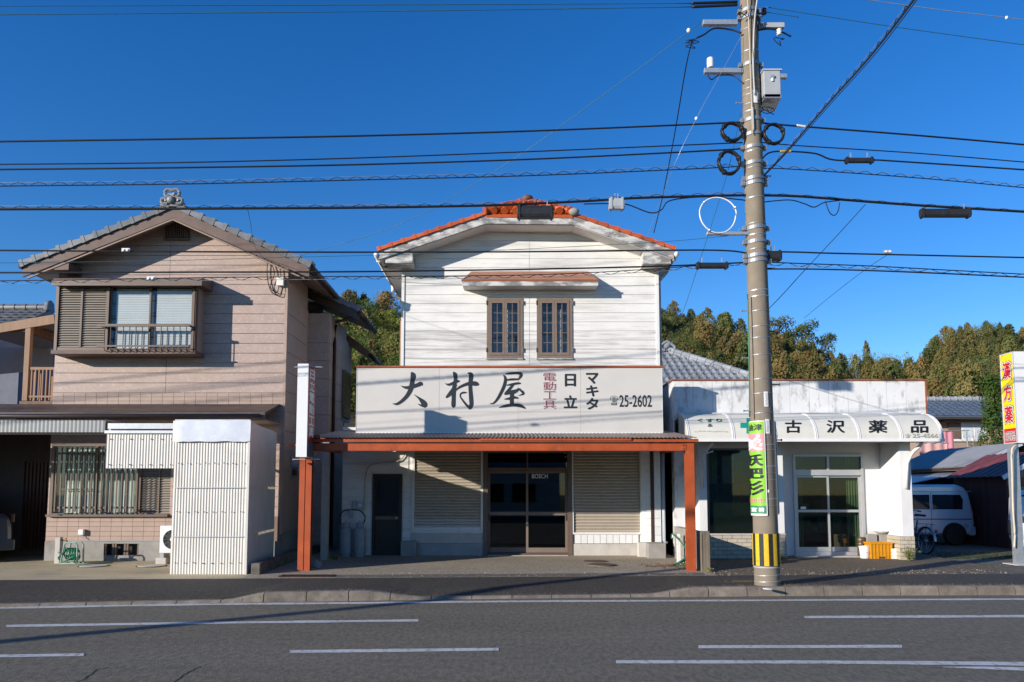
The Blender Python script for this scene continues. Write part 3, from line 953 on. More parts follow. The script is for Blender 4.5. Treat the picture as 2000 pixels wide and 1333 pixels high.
def verge(n, x0, z0, x1, z1, mtl, parent, Y, name='verge_tile', wid=.26, drop=.10, lift=.02, st=.055):
    """tiles stepping up from (x0,z0) to (x1,z1)"""
    L_ = math.hypot(x1-x0, z1-z0); p = L_/n
    d = 1 if x1 > x0 else -1
    ang = math.atan2(z1-z0, abs(x1-x0))
    mb = MB()
    prof = [(-.02*d,.0),( -.02*d,st),(.05*d,st+.003),(.06*d,st*.75),((p+.02)*d,.012),((p+.02)*d,-.012)]
    mb.prism([(a,0,b) for a, b in prof], (0,wid,0))
    mb.prism([(-.02*d,-.02,st),(.055*d,-.02,st+.003),(.055*d,-.02,-drop),(-.02*d,-.02,-drop)], (0,.03,0))
    mb.prism([(.055*d,-.012,st*.72),((p+.01)*d,-.012,.012),((p+.01)*d,-.012,-drop*.8),(.055*d,-.012,-drop*.9)], (0,.03,0))
    me, _ = mb.mesh(name, mtl, Vector((0,0,0)))
    for i in range(n):
        t = i/n
        inst(me, name, parent, (x0+(x1-x0)*t, Y, z0+(z1-z0)*t+lift), (0, -ang*d, 0))
verge(12, la-.04, lz, ax-.1, az-.03, grey_tile, rf, YR-.03)
verge(11, ra+.04, rz_, ax+.12, az-.03, grey_tile, rf2, YR-.03)
# ridge end ornament
orn_m = mat('grey ornament clay', (.24,.245,.25), .45, .2, 12, rnd=0)
mb = MB()
mb.prism([(ax-.27,YR-.05,az-.03),(ax+.27,YR-.05,az-.03),(ax+.17,YR-.05,az+.13),(ax+.11,YR-.05,az+.25),(ax-.11,YR-.05,az+.25),(ax-.17,YR-.05,az+.13)], (0,.2,0))
mb.ball((ax-.02,YR-.08,az+.10), .085, .06, .085, 14, 8)
mb.ball((ax+.05,YR-.06,az+.22), .045, .05, .045)
for sx in (-1,1):
    mb.tube(smooth_pts([(ax+sx*.09,YR-.06,az+.02),(ax+sx*.2,YR-.06,az+.03),(ax+sx*.22,YR-.06,az+.11),(ax+sx*.14,YR-.06,az+.13),(ax+sx*.13,YR-.06,az+.07)],5), .032, 6)
    mb.tube(smooth_pts([(ax,YR-.06,az+.31),(ax+sx*.1,YR-.06,az+.33),(ax+sx*.16,YR-.06,az+.26),(ax+sx*.12,YR-.06,az+.18),(ax+sx*.07,YR-.06,az+.2)],5), .03, 6)
mb.build('ridge_ornament', orn_m, house, 50)
MB().cyl((ax,YR+.12,az+.1),(ax,20.3,az+.1),.11,.11,12).build('ridge_tile', grey_tile, rf, True)
# gable vent
gv = RC(321,367,430,465,YL-.12)
g = bx('gable_vent', barge_brown, house, gv[0], gv[1], YL-.06, YL-.02, gv[2], gv[3])
for i in range(11):
    xx = gv[0]+(gv[1]-gv[0])*(i+.5)/11; bx('slat', barge_brown, g, xx-.014, xx+.014, YL-.11, YL-.062, gv[2]+.02, gv[3]-.09 if i in (0,10) else gv[3])
bx('frame', barge_brown, g, gv[0]-.02, gv[1]+.02, YL-.115, YL-.02, gv[2]-.03, gv[2])
# gutter on the right eave, wing roofs
MB().tube([(ra+.03,YR-.02,rz_-.05),(ra+.03,18.3,rz_-.08)], .07, 8).build('gutter', gutter_dark, house, True)
MB().tube([(la-.03,YR-.02,lz-.05),(la-.03,20,lz-.08)], .06, 8).build('gutter', gutter_dark, house, True)
sl = (az-rz_)/(ra-ax)
wx, wz = P(700,606,18.25).x, P(700,606,18.25).z
wr = slope(ra-.75, wz+(wx-ra+.75)*sl, wx, wz, 18.3, 20.3, .06, .08, 'wing_roof', grey_tile, house)
slope(ra-.75, wz+(wx-ra+.75)*sl-.085, wx, wz-.085, 18.32, 20.25, 0, .03, 'soffit', soffit_brown, house)
slope(ra-.8, wz+(wx-ra+.8)*sl, wx+.01, wz, 18.255, 18.297, .02, .24, 'barge_board', gutter_dark, house)
verge(5, wx+.03, wz+.04, ra-.5, wz+(wx-ra+.5)*sl+.04, grey_tile, wr, 18.24)
MB().tube([(wx+.04,18.25,wz-.08),(wx+.04,20.3,wz-.1)], .07, 8).build('gutter', gutter_dark, house, True)
MB().tube([(wx+.02,18.35,wz-.12),(wx-.35,18.42,wz-.2),(wxr+.06,18.45,wz-.25)], .035, 6).build('drain_pipe', gutter_dark, house, True)
lx, lz2 = P(722,690,20.4).x, P(722,690,20.4).z
lr = slope(lx-.85, lz2+.85*.75, lx, lz2, 20.305, 22.2, .05, .10, 'wing_roof', grey_tile, house)
slope(lx-.87, lz2+.87*.75, lx+.01, lz2, 20.26, 20.3, .02, .2, 'barge_board', barge_brown, house)
MB().tube([(lx+.04,20.25,lz2-.08),(lx+.04,22.2,lz2-.1)], .06, 8).build('gutter', gutter_dark, house, True)

# bay window upstairs
YB0 = 15.93
bw = RC(107,381,548,690,YB0)
bay = bx('bay_window', tan_tile, house, bw[0], bw[1], YB0+.13, YL-.023, bw[2]+.06, bw[3])
bz = lambda v: P(500,v,YB0).z
bX = lambda u, v=620: P(u,v,YB0).x
bx('sill', barge_brown, bay, bw[0]-.03, bw[1]+.03, YB0-.03, YL-.024, bw[2]-.02, bw[2]+.058)
for u in (107.5, 206, 376):
    bx('frame', brown_metal, bay, bX(u), bX(u)+.06, YB0, YB0+.128, bw[2]+.06, bw[3]-.002)
bx('frame', brown_metal, bay, bX(109)+.063, bX(206)-.003, YB0+.002, YB0+.128, bz(556), bw[3]-.003)
bx('frame', brown_metal, bay, bX(109)+.063, bX(206)-.003, YB0+.002, YB0+.128, bw[2]+.061, bz(679))
bx('side_panel', tan_tile, bay, bw[1]-.02, bw[1]+.0, YB0+.0, YB0+.129, bw[2]+.06, bw[3]-.003)
louv_m = mat('grey brown louvre', (.33,.295,.25), .5, .06, 6, rnd=.05)
def louvres(parent, x0, x1, z0, z1, Y, n, m=louv_m):
    p = (z1-z0)/n
    mb = MB().prism([(x0,Y,0),(x0,Y+.045,p*.9),(x0,Y+.055,p*.9),(x0,Y+.02,-.004)], (x1-x0,0,0))
    me, org = mb.mesh('louvre', m, Vector((x0,Y,0)))
    for i in range(n):
        inst(me, 'louvre', parent, (x0, Y, z0+i*p))
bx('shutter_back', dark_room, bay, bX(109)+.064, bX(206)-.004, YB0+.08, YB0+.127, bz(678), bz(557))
mid = bX(158)
bx('mullion', brown_metal, bay, mid-.02, mid+.02, YB0+.004, YB0+.07, bz(678), bz(557))
louvres(bay, bX(109)+.07, mid-.022, bz(678), bz(557), YB0+.015, 26)
louvres(bay, mid+.022, bX(206)-.006, bz(678), bz(557), YB0+.015, 26)
# sash windows with blinds
blind_m = mat('white slatted blind', (.70,.70,.68), .7, .03)
wl_, wr_ = bX(206)+.065, bX(376)-.005
wt, wb = bz(560), bz(681)
bx('back_panel', dark_room, bay, wl_, wr_, YB0+.122, YB0+.127, wb, wt)
bx('frame', brown_metal, bay, wl_, wr_, YB0+.02, YB0+.12, wt, bw[3]-.004)
bx('frame', brown_metal, bay, wl_, wr_, YB0+.02, YB0+.12, bw[2]+.062, wb)
wm = bX(291)
def blind(parent, x0, x1, z0, z1, Y, n=34):
    p = (z1-z0)/n
    mb = MB()
    for i in range(n):
        mb.prism([(x0,Y,z0+i*p),(x0,Y+.008,z0+i*p+p*.93),(x0,Y+.010,z0+i*p+p*.93),(x0,Y+.002,z0+i*p)], (x1-x0,0,0))
    return mb.build('blind', blind_m, parent)
for x0, x1, yo in ((wl_, wm+.02, .05), (wm-.02, wr_, .035)):
    s = bx('sash', brown_metal, bay, x0, x0+.035, YB0+yo, YB0+yo+.03, wb, wt)
    bx('sash', brown_metal, bay, x1-.035, x1, YB0+yo, YB0+yo+.03, wb, wt)
    bx('pane', clear_glass, bay, x0+.035, x1-.035, YB0+yo+.01, YB0+yo+.014, wb, wt)
blind(bay, wl_+.10, wm-.025, wb+.02, wt-.02, YB0+.10)
blind(bay, wm+.10, wr_-.04, wb+.1, wt-.02, YB0+.10)
# window guard rail
gr_ = bX(198); gr1 = bX(374)
bx('rail', brown_metal, bay, gr_, gr1+.03, YB0-.15, YB0-.11, bz(641), bz(636))
bx('rail', brown_metal, bay, gr_, gr1+.03, YB0-.14, YB0-.12, bz(680), bz(677))
for u in (200, 373):
    bx('rail_bracket', brown_metal, bay, bX(u), bX(u)+.03, YB0-.148, YB0+.01, bz(640), bz(637))
for i in range(14):
    xx = bX(212)+(bX(370)-bX(212))*i/13
    MB().tube([(xx,YB0-.13,bz(641)),(xx,YB0-.13,bz(680)),(xx,YB0-.11,bz(686)),(xx,YB0-.02,bz(687))], .010, 5).build('rail_bar', brown_metal, bay)
# hood over the bay
hz = RC(104,394,536,556,15.78)
MB().prism([(hz[0],15.78,hz[2]),(hz[0],15.78,hz[2]+.13),(hz[0],YL-.024,hz[3]+.03),(hz[0],YL-.024,hz[2])], (hz[1]-hz[0],0,0)).build('hood', barge_brown, bay, bev=.01)
bx('hood_fascia', brown_metal, bay, hz[0]-.015, hz[1]+.015, 15.75, 15.779, hz[2]-.03, hz[2]+.08)

# pent roof between the storeys, with gutter
pr0, pr1 = P(-420,800,15.4).x, P(512,800,15.4).x
pz_b, pz_f = zL(790), P(500,806,15.4).z
roof_sheet = mat('dark brown sheet roofing', (.085,.06,.05), .5, .15, 6, dirt=((.20,.15,.12), .55, .75, 6, (1,1,1), .5))
pent = MB().prism([(pr0,15.4,pz_f),(pr0,YL-.036,pz_b),(pr0,YL-.036,pz_b-.06),(pr0,15.4,pz_f-.05)], (pr1-pr0+.06,0,0)).build('pent_roof', roof_sheet, house)
bx('fascia', barge_brown, pent, pr0, pr1+.06, 15.41, 15.45, pz_f-.13, pz_f-.052)
MB().tube([(pr0,15.36,pz_f-.08),(pr1-.02,15.36,pz_f-.08)], .05, 8).build('gutter', gutter_dark, house, True)
bx('pent_soffit', soffit_brown, house, pr0, pr1+.05, 15.46, YL-.037, pz_f-.16, pz_f-.135)
# ground floor window with grille
w0 = win_h
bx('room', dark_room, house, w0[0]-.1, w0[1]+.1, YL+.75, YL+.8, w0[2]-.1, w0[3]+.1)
lw = MB().box(w0[0],w0[1],YL-.03,YL+.05,w0[2]-.05,w0[2]).box(w0[0],w0[1],YL-.03,YL+.05,w0[3],w0[3]+.05).box(w0[0]-.05,w0[0],YL-.03,YL+.05,w0[2]-.05,w0[3]+.05).build('window', brown_metal, house)
zz = lambda v: P(500,v,YL).z
xw = lambda u, v=940: P(u,v,YL).x
shx = xw(274)
bx('mullion', brown_metal, lw, xw(188)-.03, xw(188)+.03, YL-.02, YL+.03, w0[2], w0[3])
bx('mullion', brown_metal, lw, shx-.03, shx+.03, YL-.04, YL+.05, w0[2], w0[3])
bx('transom', brown_metal, lw, xw(116), xw(186), YL+.012, YL+.025, zz(957), zz(955))
for a, b in ((w0[0], xw(188)-.03), (xw(188)+.03, shx-.03)):
    bx('pane', clear_glass, lw, a, b, YL+.03, YL+.034, w0[2], w0[3])
curt_m = mat('pale green curtain', (.55,.62,.56), .85, .06, 5)
def curtain(parent, x0, x1, z0, z1, Y, m=curt_m, pitch=.085, amp=.010, name='curtain'):
    return MB().corr(lambda a,b,d: (a, Y-d, b), x0, x1, z0, z1, pitch, amp, 8).build(name, m, parent, True, fix=False)
curtain(lw, w0[0]+.05, xw(188), w0[2], w0[3], YL+.12)
curtain(lw, xw(188), shx-.02, w0[2], w0[3], YL+.12, pitch=.16, amp=.016)
sx1 = w0[1]
bx('shutter_back', dark_room, lw, shx+.03, sx1, YL+.04, YL+.1, w0[2], w0[3])
louvres(lw, shx+.035, xw(312)-.015, w0[2], w0[3], YL-.02, 27)
bx('mullion', brown_metal, lw, xw(312)-.015, xw(312)+.015, YL-.03, YL+.04, w0[2], w0[3])
louvres(lw, xw(312)+.016, sx1, w0[2], w0[3], YL-.02, 27)
bx('sill', brown_metal, lw, w0[0]-.06, w0[1], YL-.12, YL-.031, w0[2]-.07, w0[2]-.02)
YG = YL-.22
gx = lambda u: P(u,940,YG).x
gz = lambda v: P(500,v,YG).z
for v_ in (886, 992):
    bx('grille_rail', brown_metal, lw, gx(103), gx(271), YG+.012, YG+.035, gz(v_)-.02, gz(v_)+.02)
for i in range(17):
    xx = gx(109)+(gx(268)-gx(109))*i/16
    MB().box(xx-.013,xx+.013,YG-.012,YG+.01,gz(1000),gz(874)).build('grille_bar', brown_metal, lw)
for u in (104, 188, 270):
    MB().bar((gx(u),YG+.02,gz(998)),(gx(u),YL-.03,gz(998)),.04,.03).build('grille_bracket', brown_metal, lw)
bx('grille_post', brown_metal, lw, gx(103)-.03, gx(103)+.02, YG-.02, YG+.03, gz(1003), gz(872))
# entrance, set back under the carport
YE = 17.6
ex0, ex1 = P(-180,980,YE).x, hxl+.01
ent_h = RC(44,99,900,1076,YE)
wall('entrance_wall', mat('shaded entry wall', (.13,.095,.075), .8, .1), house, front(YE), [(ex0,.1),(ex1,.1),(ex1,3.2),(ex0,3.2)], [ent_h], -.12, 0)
door_m = mat('reddish brown door timber', (.135,.055,.028), .5, .2, 10, stretch=(1,1,.2))
d = bx('door', door_m, house, ent_h[0], ent_h[1], YE+.05, YE+.1, ent_h[2], ent_h[3])
for i in range(7):
    xx = ent_h[0]+.07+(ent_h[1]-ent_h[0]-.14)*i/6
    bx('slat', door_m, d, xx-.03, xx+.02, YE+.01, YE+.048, ent_h[2]+.05, ent_h[3]-.04)
bx('handle', gutter_dark, d, ent_h[0]+.03, ent_h[0]+.06, YE-.03, YE+.01, ent_h[2]+.75, ent_h[2]+1.1)
bx('left_wall', tan_siding, house, hxl, hxl+.12, YL+.165, 20.0, .1, ez_l+.2)
bx('back_wall', tan_siding, house, hxl+.125, hxr-.17, 20.3, 20.4, .1, ez_l+.3)
bx('floor', dark_room, house, hxl+.13, hxr-.18, YL+.17, 20.2, .05, .25)
bx('ceiling', dark_room, house, hxl+.13, hxr-.18, YL+.17, 20.2, 2.7, 2.8)
# small fittings
ob = RC(156,166,1034,1045,YL-.05)
o_ = bx('outlet_box', plain_white, house, ob[0], ob[1], YL-.12, YL-.035, ob[2], ob[3], .008)
MB().tube(smooth_pts([(ob[0]+.05,YL-.08,ob[2]),(ob[0]+.12,YL-.07,ob[2]-.07),(ob[0]+.3,YL-.06,zL(1056)),(ob[1]+.9,YL-.06,zL(1057)+.01),(ob[1]+1.6,YL-.06,zL(1057)+.01)],6), .008, 5).build('cord', plain_grey, o_)
jb = RC(540,558,542,560,YL-.03)
j_ = bx('junction_box', plain_white, house, jb[0]+.03, jb[1]-.02, YL-.12, YL-.03, jb[2], jb[3], .01)
for k, pts in enumerate([[(523,508),(522,540),(530,570),(548,578),(551,560)],[(530,515),(536,535),(528,560),(540,572),(545,560)],[(545,512),(548,530),(549,545)]]):
    MB().tube(smooth_pts([tuple(P(u,v,YL-.07)) for u,v in pts],5), .010, 5).build('cable', black_cable, j_)
mt = bx('meter_board', mat('meter board', (.33,.30,.26), .6, .1), house, hxr+.022, hxr+.05, 16.85, 17.2, 1.9, 2.5)
MB().cyl((hxr+.05,17.02,2.2),(hxr+.17,17.02,2.2),.1,.09,16).build('meter', plain_grey, mt, 40)
bx('meter_cover', gutter_dark, mt, hxr+.05, hxr+.12, 16.93, 17.1, 1.95, 2.08)

# ---------------- timber balcony at the left side of the house
balc = thing('timber_balcony', (-11.5, 16.6, 2.7), 'brown timber balcony with sloping roof beam at the left edge, beside the tan house', 'balcony')
tim_m = mat('pale brown timber', (.30,.185,.115), .65, .15, 9, stretch=(1,1,.2))
YBk = 16.7
px_ = lambda u, v: P(u, v, YBk)
MB().bar(px_(-60,652), px_(107,624), .06, .20).build('roof_beam', tim_m, balc)
MB().bar(P(47,640,YBk+.03), P(47,640,YBk+.03)+Vector((0,2.4,.0)), .08, .18).build('rafter', brown_wood, balc)
for k in range(3):
    a = P(62+14*k,640,YBk+.2+.5*k)
    MB().bar(P(20,648,YBk+.35+.5*k), P(107,633,YBk+.35+.5*k), .05, .08).build('rafter', tim_m, balc)
a, b = P(-60,646,YBk), P(107,619,YBk)
MB().prism([a,b,b+Vector((0,2.4,0)),a+Vector((0,2.4,0))],(0,0,.015)).build('roof_sheet', glass('frosted sheet',(.25,.3,.33),.3,1.4,.6,(.4,.45,.5)), balc)
p0, p1 = px_(48,783), px_(49,640)
bx('post', tim_m, balc, p0.x-.05, p0.x+.06, YBk-.02, YBk+.09, p0.z, p1.z)
ra0, ra1 = px_(52,720), px_(109,720)
bx('rail', tim_m, balc, p0.x+.062, hxl-.001, YBk, YBk+.05, ra0.z-.03, ra0.z+.03)
bx('rail', tim_m, balc, p0.x+.062, hxl-.001, YBk, YBk+.05, px_(52,775).z-.02, px_(52,775).z+.02)
for i in range(9):
    xx = p0.x+.12+(hxl-p0.x-.16)*i/8
    bx('baluster', tim_m, balc, xx-.012, xx+.012, YBk+.004, YBk+.035, px_(52,782).z, ra0.z-.031)
for i in range(11):
    yy = YBk+.1+2.2*i/10
    bx('baluster', tim_m, balc, p0.x-.03, p0.x+.0, yy, yy+.03, px_(52,782).z, ra0.z-.031)
bx('deck', brown_wood, balc, p0.x-.1, hxl-.001, YBk-.02, YBk+2.3, px_(52,790).z-.1, px_(52,784).z)
sh_a, sh_b, sh_c, sh_d = P(-40,655,17.9), P(104,668,19.2), P(104,722,19.2), P(-40,735,17.9)
MB().sheet([sh_a,sh_b,sh_c,sh_d]).build('screen_sheet', mat('pale blue grey sheet', (.28,.32,.36), .5, .12, 2), balc)
# ---------------- neighbouring house behind
nb = thing('grey_house', (-15.5, 21.5, .1), 'grey house with dark tiled roof at the far left edge, behind the balcony', 'house')
bx('wall', mat('blue grey render', (.16,.17,.20), .8, .1), nb, -20, P(36,740,21.5).x, 21.5, 26, .1, P(0,645,21.5).z)
nz_e, nz_r = P(0,640,21.2).z, P(0,606,22.4).z
nx0, nx1 = -20, P(57,620,21.4).x
nrf = MB().prism([(nx0,21.0,nz_e),(nx0,22.4,nz_r),(nx0,23.8,nz_e),(nx0,23.8,nz_e-.1),(nx0,21.0,nz_e-.1)], (nx1-nx0,0,0)).build('roof', grey_tile, nb)
dl = math.atan2(nz_r-nz_e, 1.4)
mbt = MB().corr(lambda a,b,d: (a, b, d), 0, .265, 0, .30, .265, .03, 8); mbt.prism([(0,-.01,-.02),(.265,-.01,-.02),(.265,-.01,.03),(0,-.01,.03)],(0,.02,0))
tile_me, _ = mbt.mesh('roof_tile', grey_tile, Vector((0,0,0)), fix=False)
for j in range(6):
    for i in range(10):
        t = j/6
        inst(tile_me, 'roof_tile', nrf, (nx1-.27*(i+1), 21.0+1.4*t, nz_e+(nz_r-nz_e)*t+.035), (dl-.08,0,0))
for i in range(8):
    MB().cyl((nx1-.05-.33*i,22.4,nz_r+.07),(nx1-.37-.33*i,22.4,nz_r+.07),.115,.10,10).build('ridge_tile', grey_tile, nrf, 40)
MB().prism([(nx1-.12,22.2,nz_r-.05),(nx1-.12,22.6,nz_r-.05),(nx1-.12,22.55,nz_r+.22),(nx1-.12,22.4,nz_r+.3),(nx1-.12,22.25,nz_r+.22)],(.13,0,0)).build('ridge_end', grey_tile, nrf, bev=.03)

# ---------------- carport on the left with a dark car
cp = thing('carport', (-11, 15, .13), 'carport with grey frosted corrugated roof in front of the tan house', 'carport')
frost = glass('grey frosted corrugated plastic', (.12,.13,.13), .35, 1.4, .93, (.30,.31,.30))
YK = 14.5
cz1, cz0 = P(0,824,YK).z, P(0,845,YK).z
cx0, cx1 = P(-420,835,YK).x, P(207,835,YK).x
MB().corr(lambda a,b,d: (a, b, cz1+.03+d+(b-YK)*.03), cx0, cx1, YK, 15.33, .076, .012, 6).build('roof_sheet', frost, cp, True, fix=False)
MB().corr(lambda a,b,d: (a, YK-.03-d, b), cx0, cx1, cz0, cz1+.02, .076, .0025, 6).build('edge_sheet', frost, cp, True, fix=False)
bx('beam', brown_metal, cp, cx0, cx1, YK+.03, YK+.1, cz0-.03, cz0+.06)
for xx in (cx0+.1, P(36,850,YK).x-4.2):
    bx('post', brown_metal, cp, xx, xx+.09, YK+.03, YK+.12, .1, cz0-.03)
bx('rafter', brown_metal, cp, cx1-.06, cx1-.002, YK+.1, 15.3, cz0-.03, cz0+.06)
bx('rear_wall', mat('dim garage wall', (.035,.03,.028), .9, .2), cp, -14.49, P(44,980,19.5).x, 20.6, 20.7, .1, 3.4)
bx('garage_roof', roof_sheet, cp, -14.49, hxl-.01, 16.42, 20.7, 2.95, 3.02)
bx('unseen_shade_wall', MATS['dim garage wall'], cp, -14.6, -14.5, 13.1, 20.6, .1, 4.2)  # unseen wall, placed and raised so its shade covers entrance and car
def wheel(parent, c, r, w, m_t, m_r, spokes=7, axis='y', nm='wheel'):
    c = Vector(c)
    t = MB().lathe([(r*.62,-w*.5),(r*.93,-w*.5),(r,-w*.3),(r,w*.3),(r*.93,w*.5),(r*.62,w*.5)], c, 28, axis).build(nm, m_t, parent, 40)
    rim = MB().lathe([(r*.02,-w*.40),(r*.2,-w*.42),(r*.24,-w*.32),(r*.56,-w*.30),(r*.60,-w*.46),(r*.645,-w*.46),(r*.645,w*.3),(r*.1,w*.3)], c, 28, axis).build('rim', m_r, t, 40)
    mb = MB()
    for k in range(spokes):
        a = 2*math.pi*k/spokes
        if axis == 'y': mb.bar(c+Vector((0,-w*.37,0)), c+Vector((math.cos(a)*r*.6,-w*.40,math.sin(a)*r*.6)), r*.12, w*.08, (0,1,0))
        else: mb.bar(c+Vector((-w*.37,0,0)), c+Vector((-w*.40,math.cos(a)*r*.6,math.sin(a)*r*.6)), r*.12, w*.08, (1,0,0))
    mb.build('spokes', m_r, t)
    return t
alloy = mat('silver alloy', (.5,.5,.51), .3, .1, metal=.7)
car_m = mat('dark blue grey car paint', (.035,.035,.045), .25, .05, spec=.6, coat=.5)
car_glass = mat('dark car glass', (.012,.014,.016), .06, .1, spec=.8)
lamp_red = mat('red lamp plastic', (.35,.01,.01), .2, .1, spec=.6)
car = thing('parked_car', (-13.2,17.0,.13), 'dark car parked under the carport at the left edge', 'car')
crx = P(22,1010,16.0).x
prof = [(0,.32),(.02,.75),(.06,.95),(.28,1.05),(.55,1.48),(.95,1.56),(2.1,1.52),(2.8,1.05),(3.6,.92),(3.78,.7),(3.8,.3)]
MB().prism([(crx-a, 16.1, .13+b) for a, b in prof], (0,1.55,0)).build('body', car_m, car, bev=.09)
MB().prism([(crx-a, 16.095, .13+b) for a, b in [(.42,1.08),(.66,1.42),(1.25,1.46),(1.3,1.06)]], (0,.003,0)).build('side_window', car_glass, car)
MB().prism([(crx-a, 16.095, .13+b) for a, b in [(1.38,1.06),(1.33,1.46),(2.05,1.44),(2.6,1.06)]], (0,.003,0)).build('side_window', car_glass, car)
bx('tail_lamp', mat('smoked dark lamp', (.05,.006,.006), .2, .1, spec=.6), car, crx-.06, crx+.012, 16.14, 16.30, .95, 1.15, .02)
bx('bumper', car_m, car, crx-.3, crx+.04, 16.09, 17.6, .38, .62, .03)
for xx in (crx-.62, crx-3.1):
    wheel(car, (xx,16.16,.13+.29), .29, .18, black_rubber, alloy)
    wheel(car, (xx,17.55,.13+.29), .29, .18, black_rubber, alloy)

for o_ in [c_ for c_ in bpy.data.objects if c_.parent is car]: o_.location = WORLD[o_.name]-Vector((crx,16.1,.13))
car.location = (crx,16.1,.13); car.rotation_euler = (0,0,R(35)); WORLD[car.name] = Vector((crx,16.1,.13))
# ---------------- white corrugated shed in front of the house
YX = 13.84
sx0, sx1 = P(331,1124,YX).x, P(478,1124,YX).x
sz = lambda v: P(500,v,YX).z
shed = thing('corrugated_shed', ((sx0+sx1)/2, YX, .13), 'white corrugated metal shed with pale flashing on top, in front of the tan house', 'shed')
tiers = [sz(1124), sz(1048), sz(952), sz(862)]
bk = Vector((-5.02, YL-.06, 0)); fr_ = Vector((sx1, YX, 0)); dv = (bk-fr_); dl_ = dv.length; du_ = dv.normalized(); nv = Vector((du_.y, -du_.x, 0))
fside = lambda a,b,d: tuple(fr_+du_*a+nv*d+Vector((0,0,b)))
for i in range(3):
    yo = .010*(2-i) if False else .012*i
    MB().corr(lambda a,b,d: (a, YX+.02-d-(.008*(2-i)), b), sx0, sx1, tiers[i]-(.03 if i else 0), tiers[i+1], .0515, .0062, 6).build('corrugated_sheet', corr_white, shed, True, fix=False)
    MB().corr(fside, .02, dl_, tiers[i]-(.03 if i else 0), tiers[i+1]+(.02 if i < 2 else .35), .0515, .004, 5).build('corrugated_sheet', corr_white, shed, True, fix=False)
bx('corner_strip', corr_white, shed, sx1-.01, sx1+.035, YX-.02, YX+.04, tiers[0], tiers[3])
# screws in rows
scr = MB().cyl((0,0,0),(0,-.012,0),.012,.009,6).mesh('screw', rust_m, Vector((0,0,0)))[0]
for v in (905, 1000, 1100):
    for k in range(8):
        inst(scr, 'screw', shed, (sx0+.1+k*(sx1-sx0-.2)/7, YX-.012, sz(v)+random.uniform(-.006,.006)))
for v in (953, 1049):
    MB().bar((sx0+.03,YX-.014,sz(v)),(sx1,YX-.014,sz(v)),.006,.014).build('seam', zinc, shed)
mb = MB(); n = 14
fz0, fz1 = sz(863), sz(822)
for i in range(n+1):
    a = sx0-.02+(sx1-sx0+.06)*i/n
    mb.v.append((a, YX-.035+random.uniform(-.004,.004), fz0+random.uniform(-.008,.008)))
    mb.v.append((a, YX-.03+random.uniform(-.006,.006), (fz0+fz1)/2))
    mb.v.append((a, YX-.022+random.uniform(-.003,.003), fz1+random.uniform(-.006,.004)))
for i in range(n):
    for j in range(2):
        k = i*3+j; mb.f.append((k,k+3,k+4,k+1)); mb.m.append(0)
mb.build('flashing', zinc_pale, shed, 30)
MB().prism([(sx0,YX,fz1),(sx1+.02,YX,fz1),(bk.x+.02,15.33,fz1-.02),(sx0,15.33,fz1-.02)],(0,0,.02)).build('shed_roof', zinc_pale, shed)
for a in (sx0+.04, sx1-.05):
    bx('stud', brown_wood, shed, a-.03, a+.03, YX+.04, YX+.1, .13, fz1-.01)
# hanging corrugated panel that screens the window
hx0, hx1 = P(205,880,YX).x, sx0+.06
MB().corr(lambda a,b,d: (a, YX+.035-d, b+.02*(hx1-a)/(hx1-hx0)*0), hx0, hx1, sz(915), sz(845), .0515, .0062, 6).build('hanging_panel', corr_white, shed, True, fix=False)
for v in (858, 908):
    for k in range(7):
        inst(scr, 'screw', shed, (hx0+.08+k*(hx1-hx0-.2)/6, YX+.02, sz(v)))
MB().bar((hx0-.02,YX+.03,sz(844)),(hx1,YX+.03,sz(844)),.08,.05).build('rail', zinc_pale, shed)
MB().bar((hx0-.0,YX+.09,sz(832)),(hx1,YX+.09,sz(832)),.06,.10).build('gutter', zinc, shed)
MB().bar((hx0+.03,YX+.08,sz(840)),(hx0+.03,15.33,sz(832)),.04,.05).build('rail_arm', zinc, shed)

# ---------------- things along the house front
ac = thing('air_conditioner', P(340,1080,15.85), 'white outdoor air conditioner half hidden behind the corrugated shed', 'air conditioner')
a0 = P(312,1050,15.7).x; az0, az1 = P(312,1081,15.7).z, P(312,1027,15.7).z
bx('case', plain_white, ac, a0, a0+.76, 15.7, 15.98, az0, az1, .015)
c = (a0+.27, 15.69, (az0+az1)/2)
MB().lathe([(.205,0),(.205,-.012),(.195,-.012),(.195,0)], c, 28, 'y').build('grille_ring', plain_white, ac)
MB().cyl((c[0],15.699,c[2]),(c[0],15.694,c[2]),.195,.195,28).build('fan_recess', mat('dark fan recess',(.06,.06,.06),.7), ac)
MB().cyl((c[0],15.69,c[2]),(c[0],15.672,c[2]),.055,.05,16).build('fan_hub', plain_white, ac)
mb = MB()
for r in (.085,.11,.135,.16,.185):
    mb.tube([(c[0]+r*math.cos(t*.2618),15.685,c[2]+r*math.sin(t*.2618)) for t in range(25)], .0025, 4)
for k in range(12): mb.tube([(c[0]+.05*math.cos(k*.5236),15.684,c[2]+.05*math.sin(k*.5236)),(c[0]+.2*math.cos(k*.5236),15.684,c[2]+.2*math.sin(k*.5236))],.0025,4)
mb.build('guard', plain_grey, ac)
for i in range(2):
    bb = tag(bx('concrete_block', concrete_pale, None, a0-.05+.5*i, a0+.16+.5*i, 15.66, 15.98, .13, az0-.09, .01), ('concrete block under the left foot of the air conditioner' if i == 0 else 'concrete block under the right foot of the air conditioner'), 'block')
for k in range(2):
    bx('foot', plain_grey, ac, a0+.02+.5*k, a0+.1+.5*k, 15.68, 15.97, az0-.09, az0-.001)

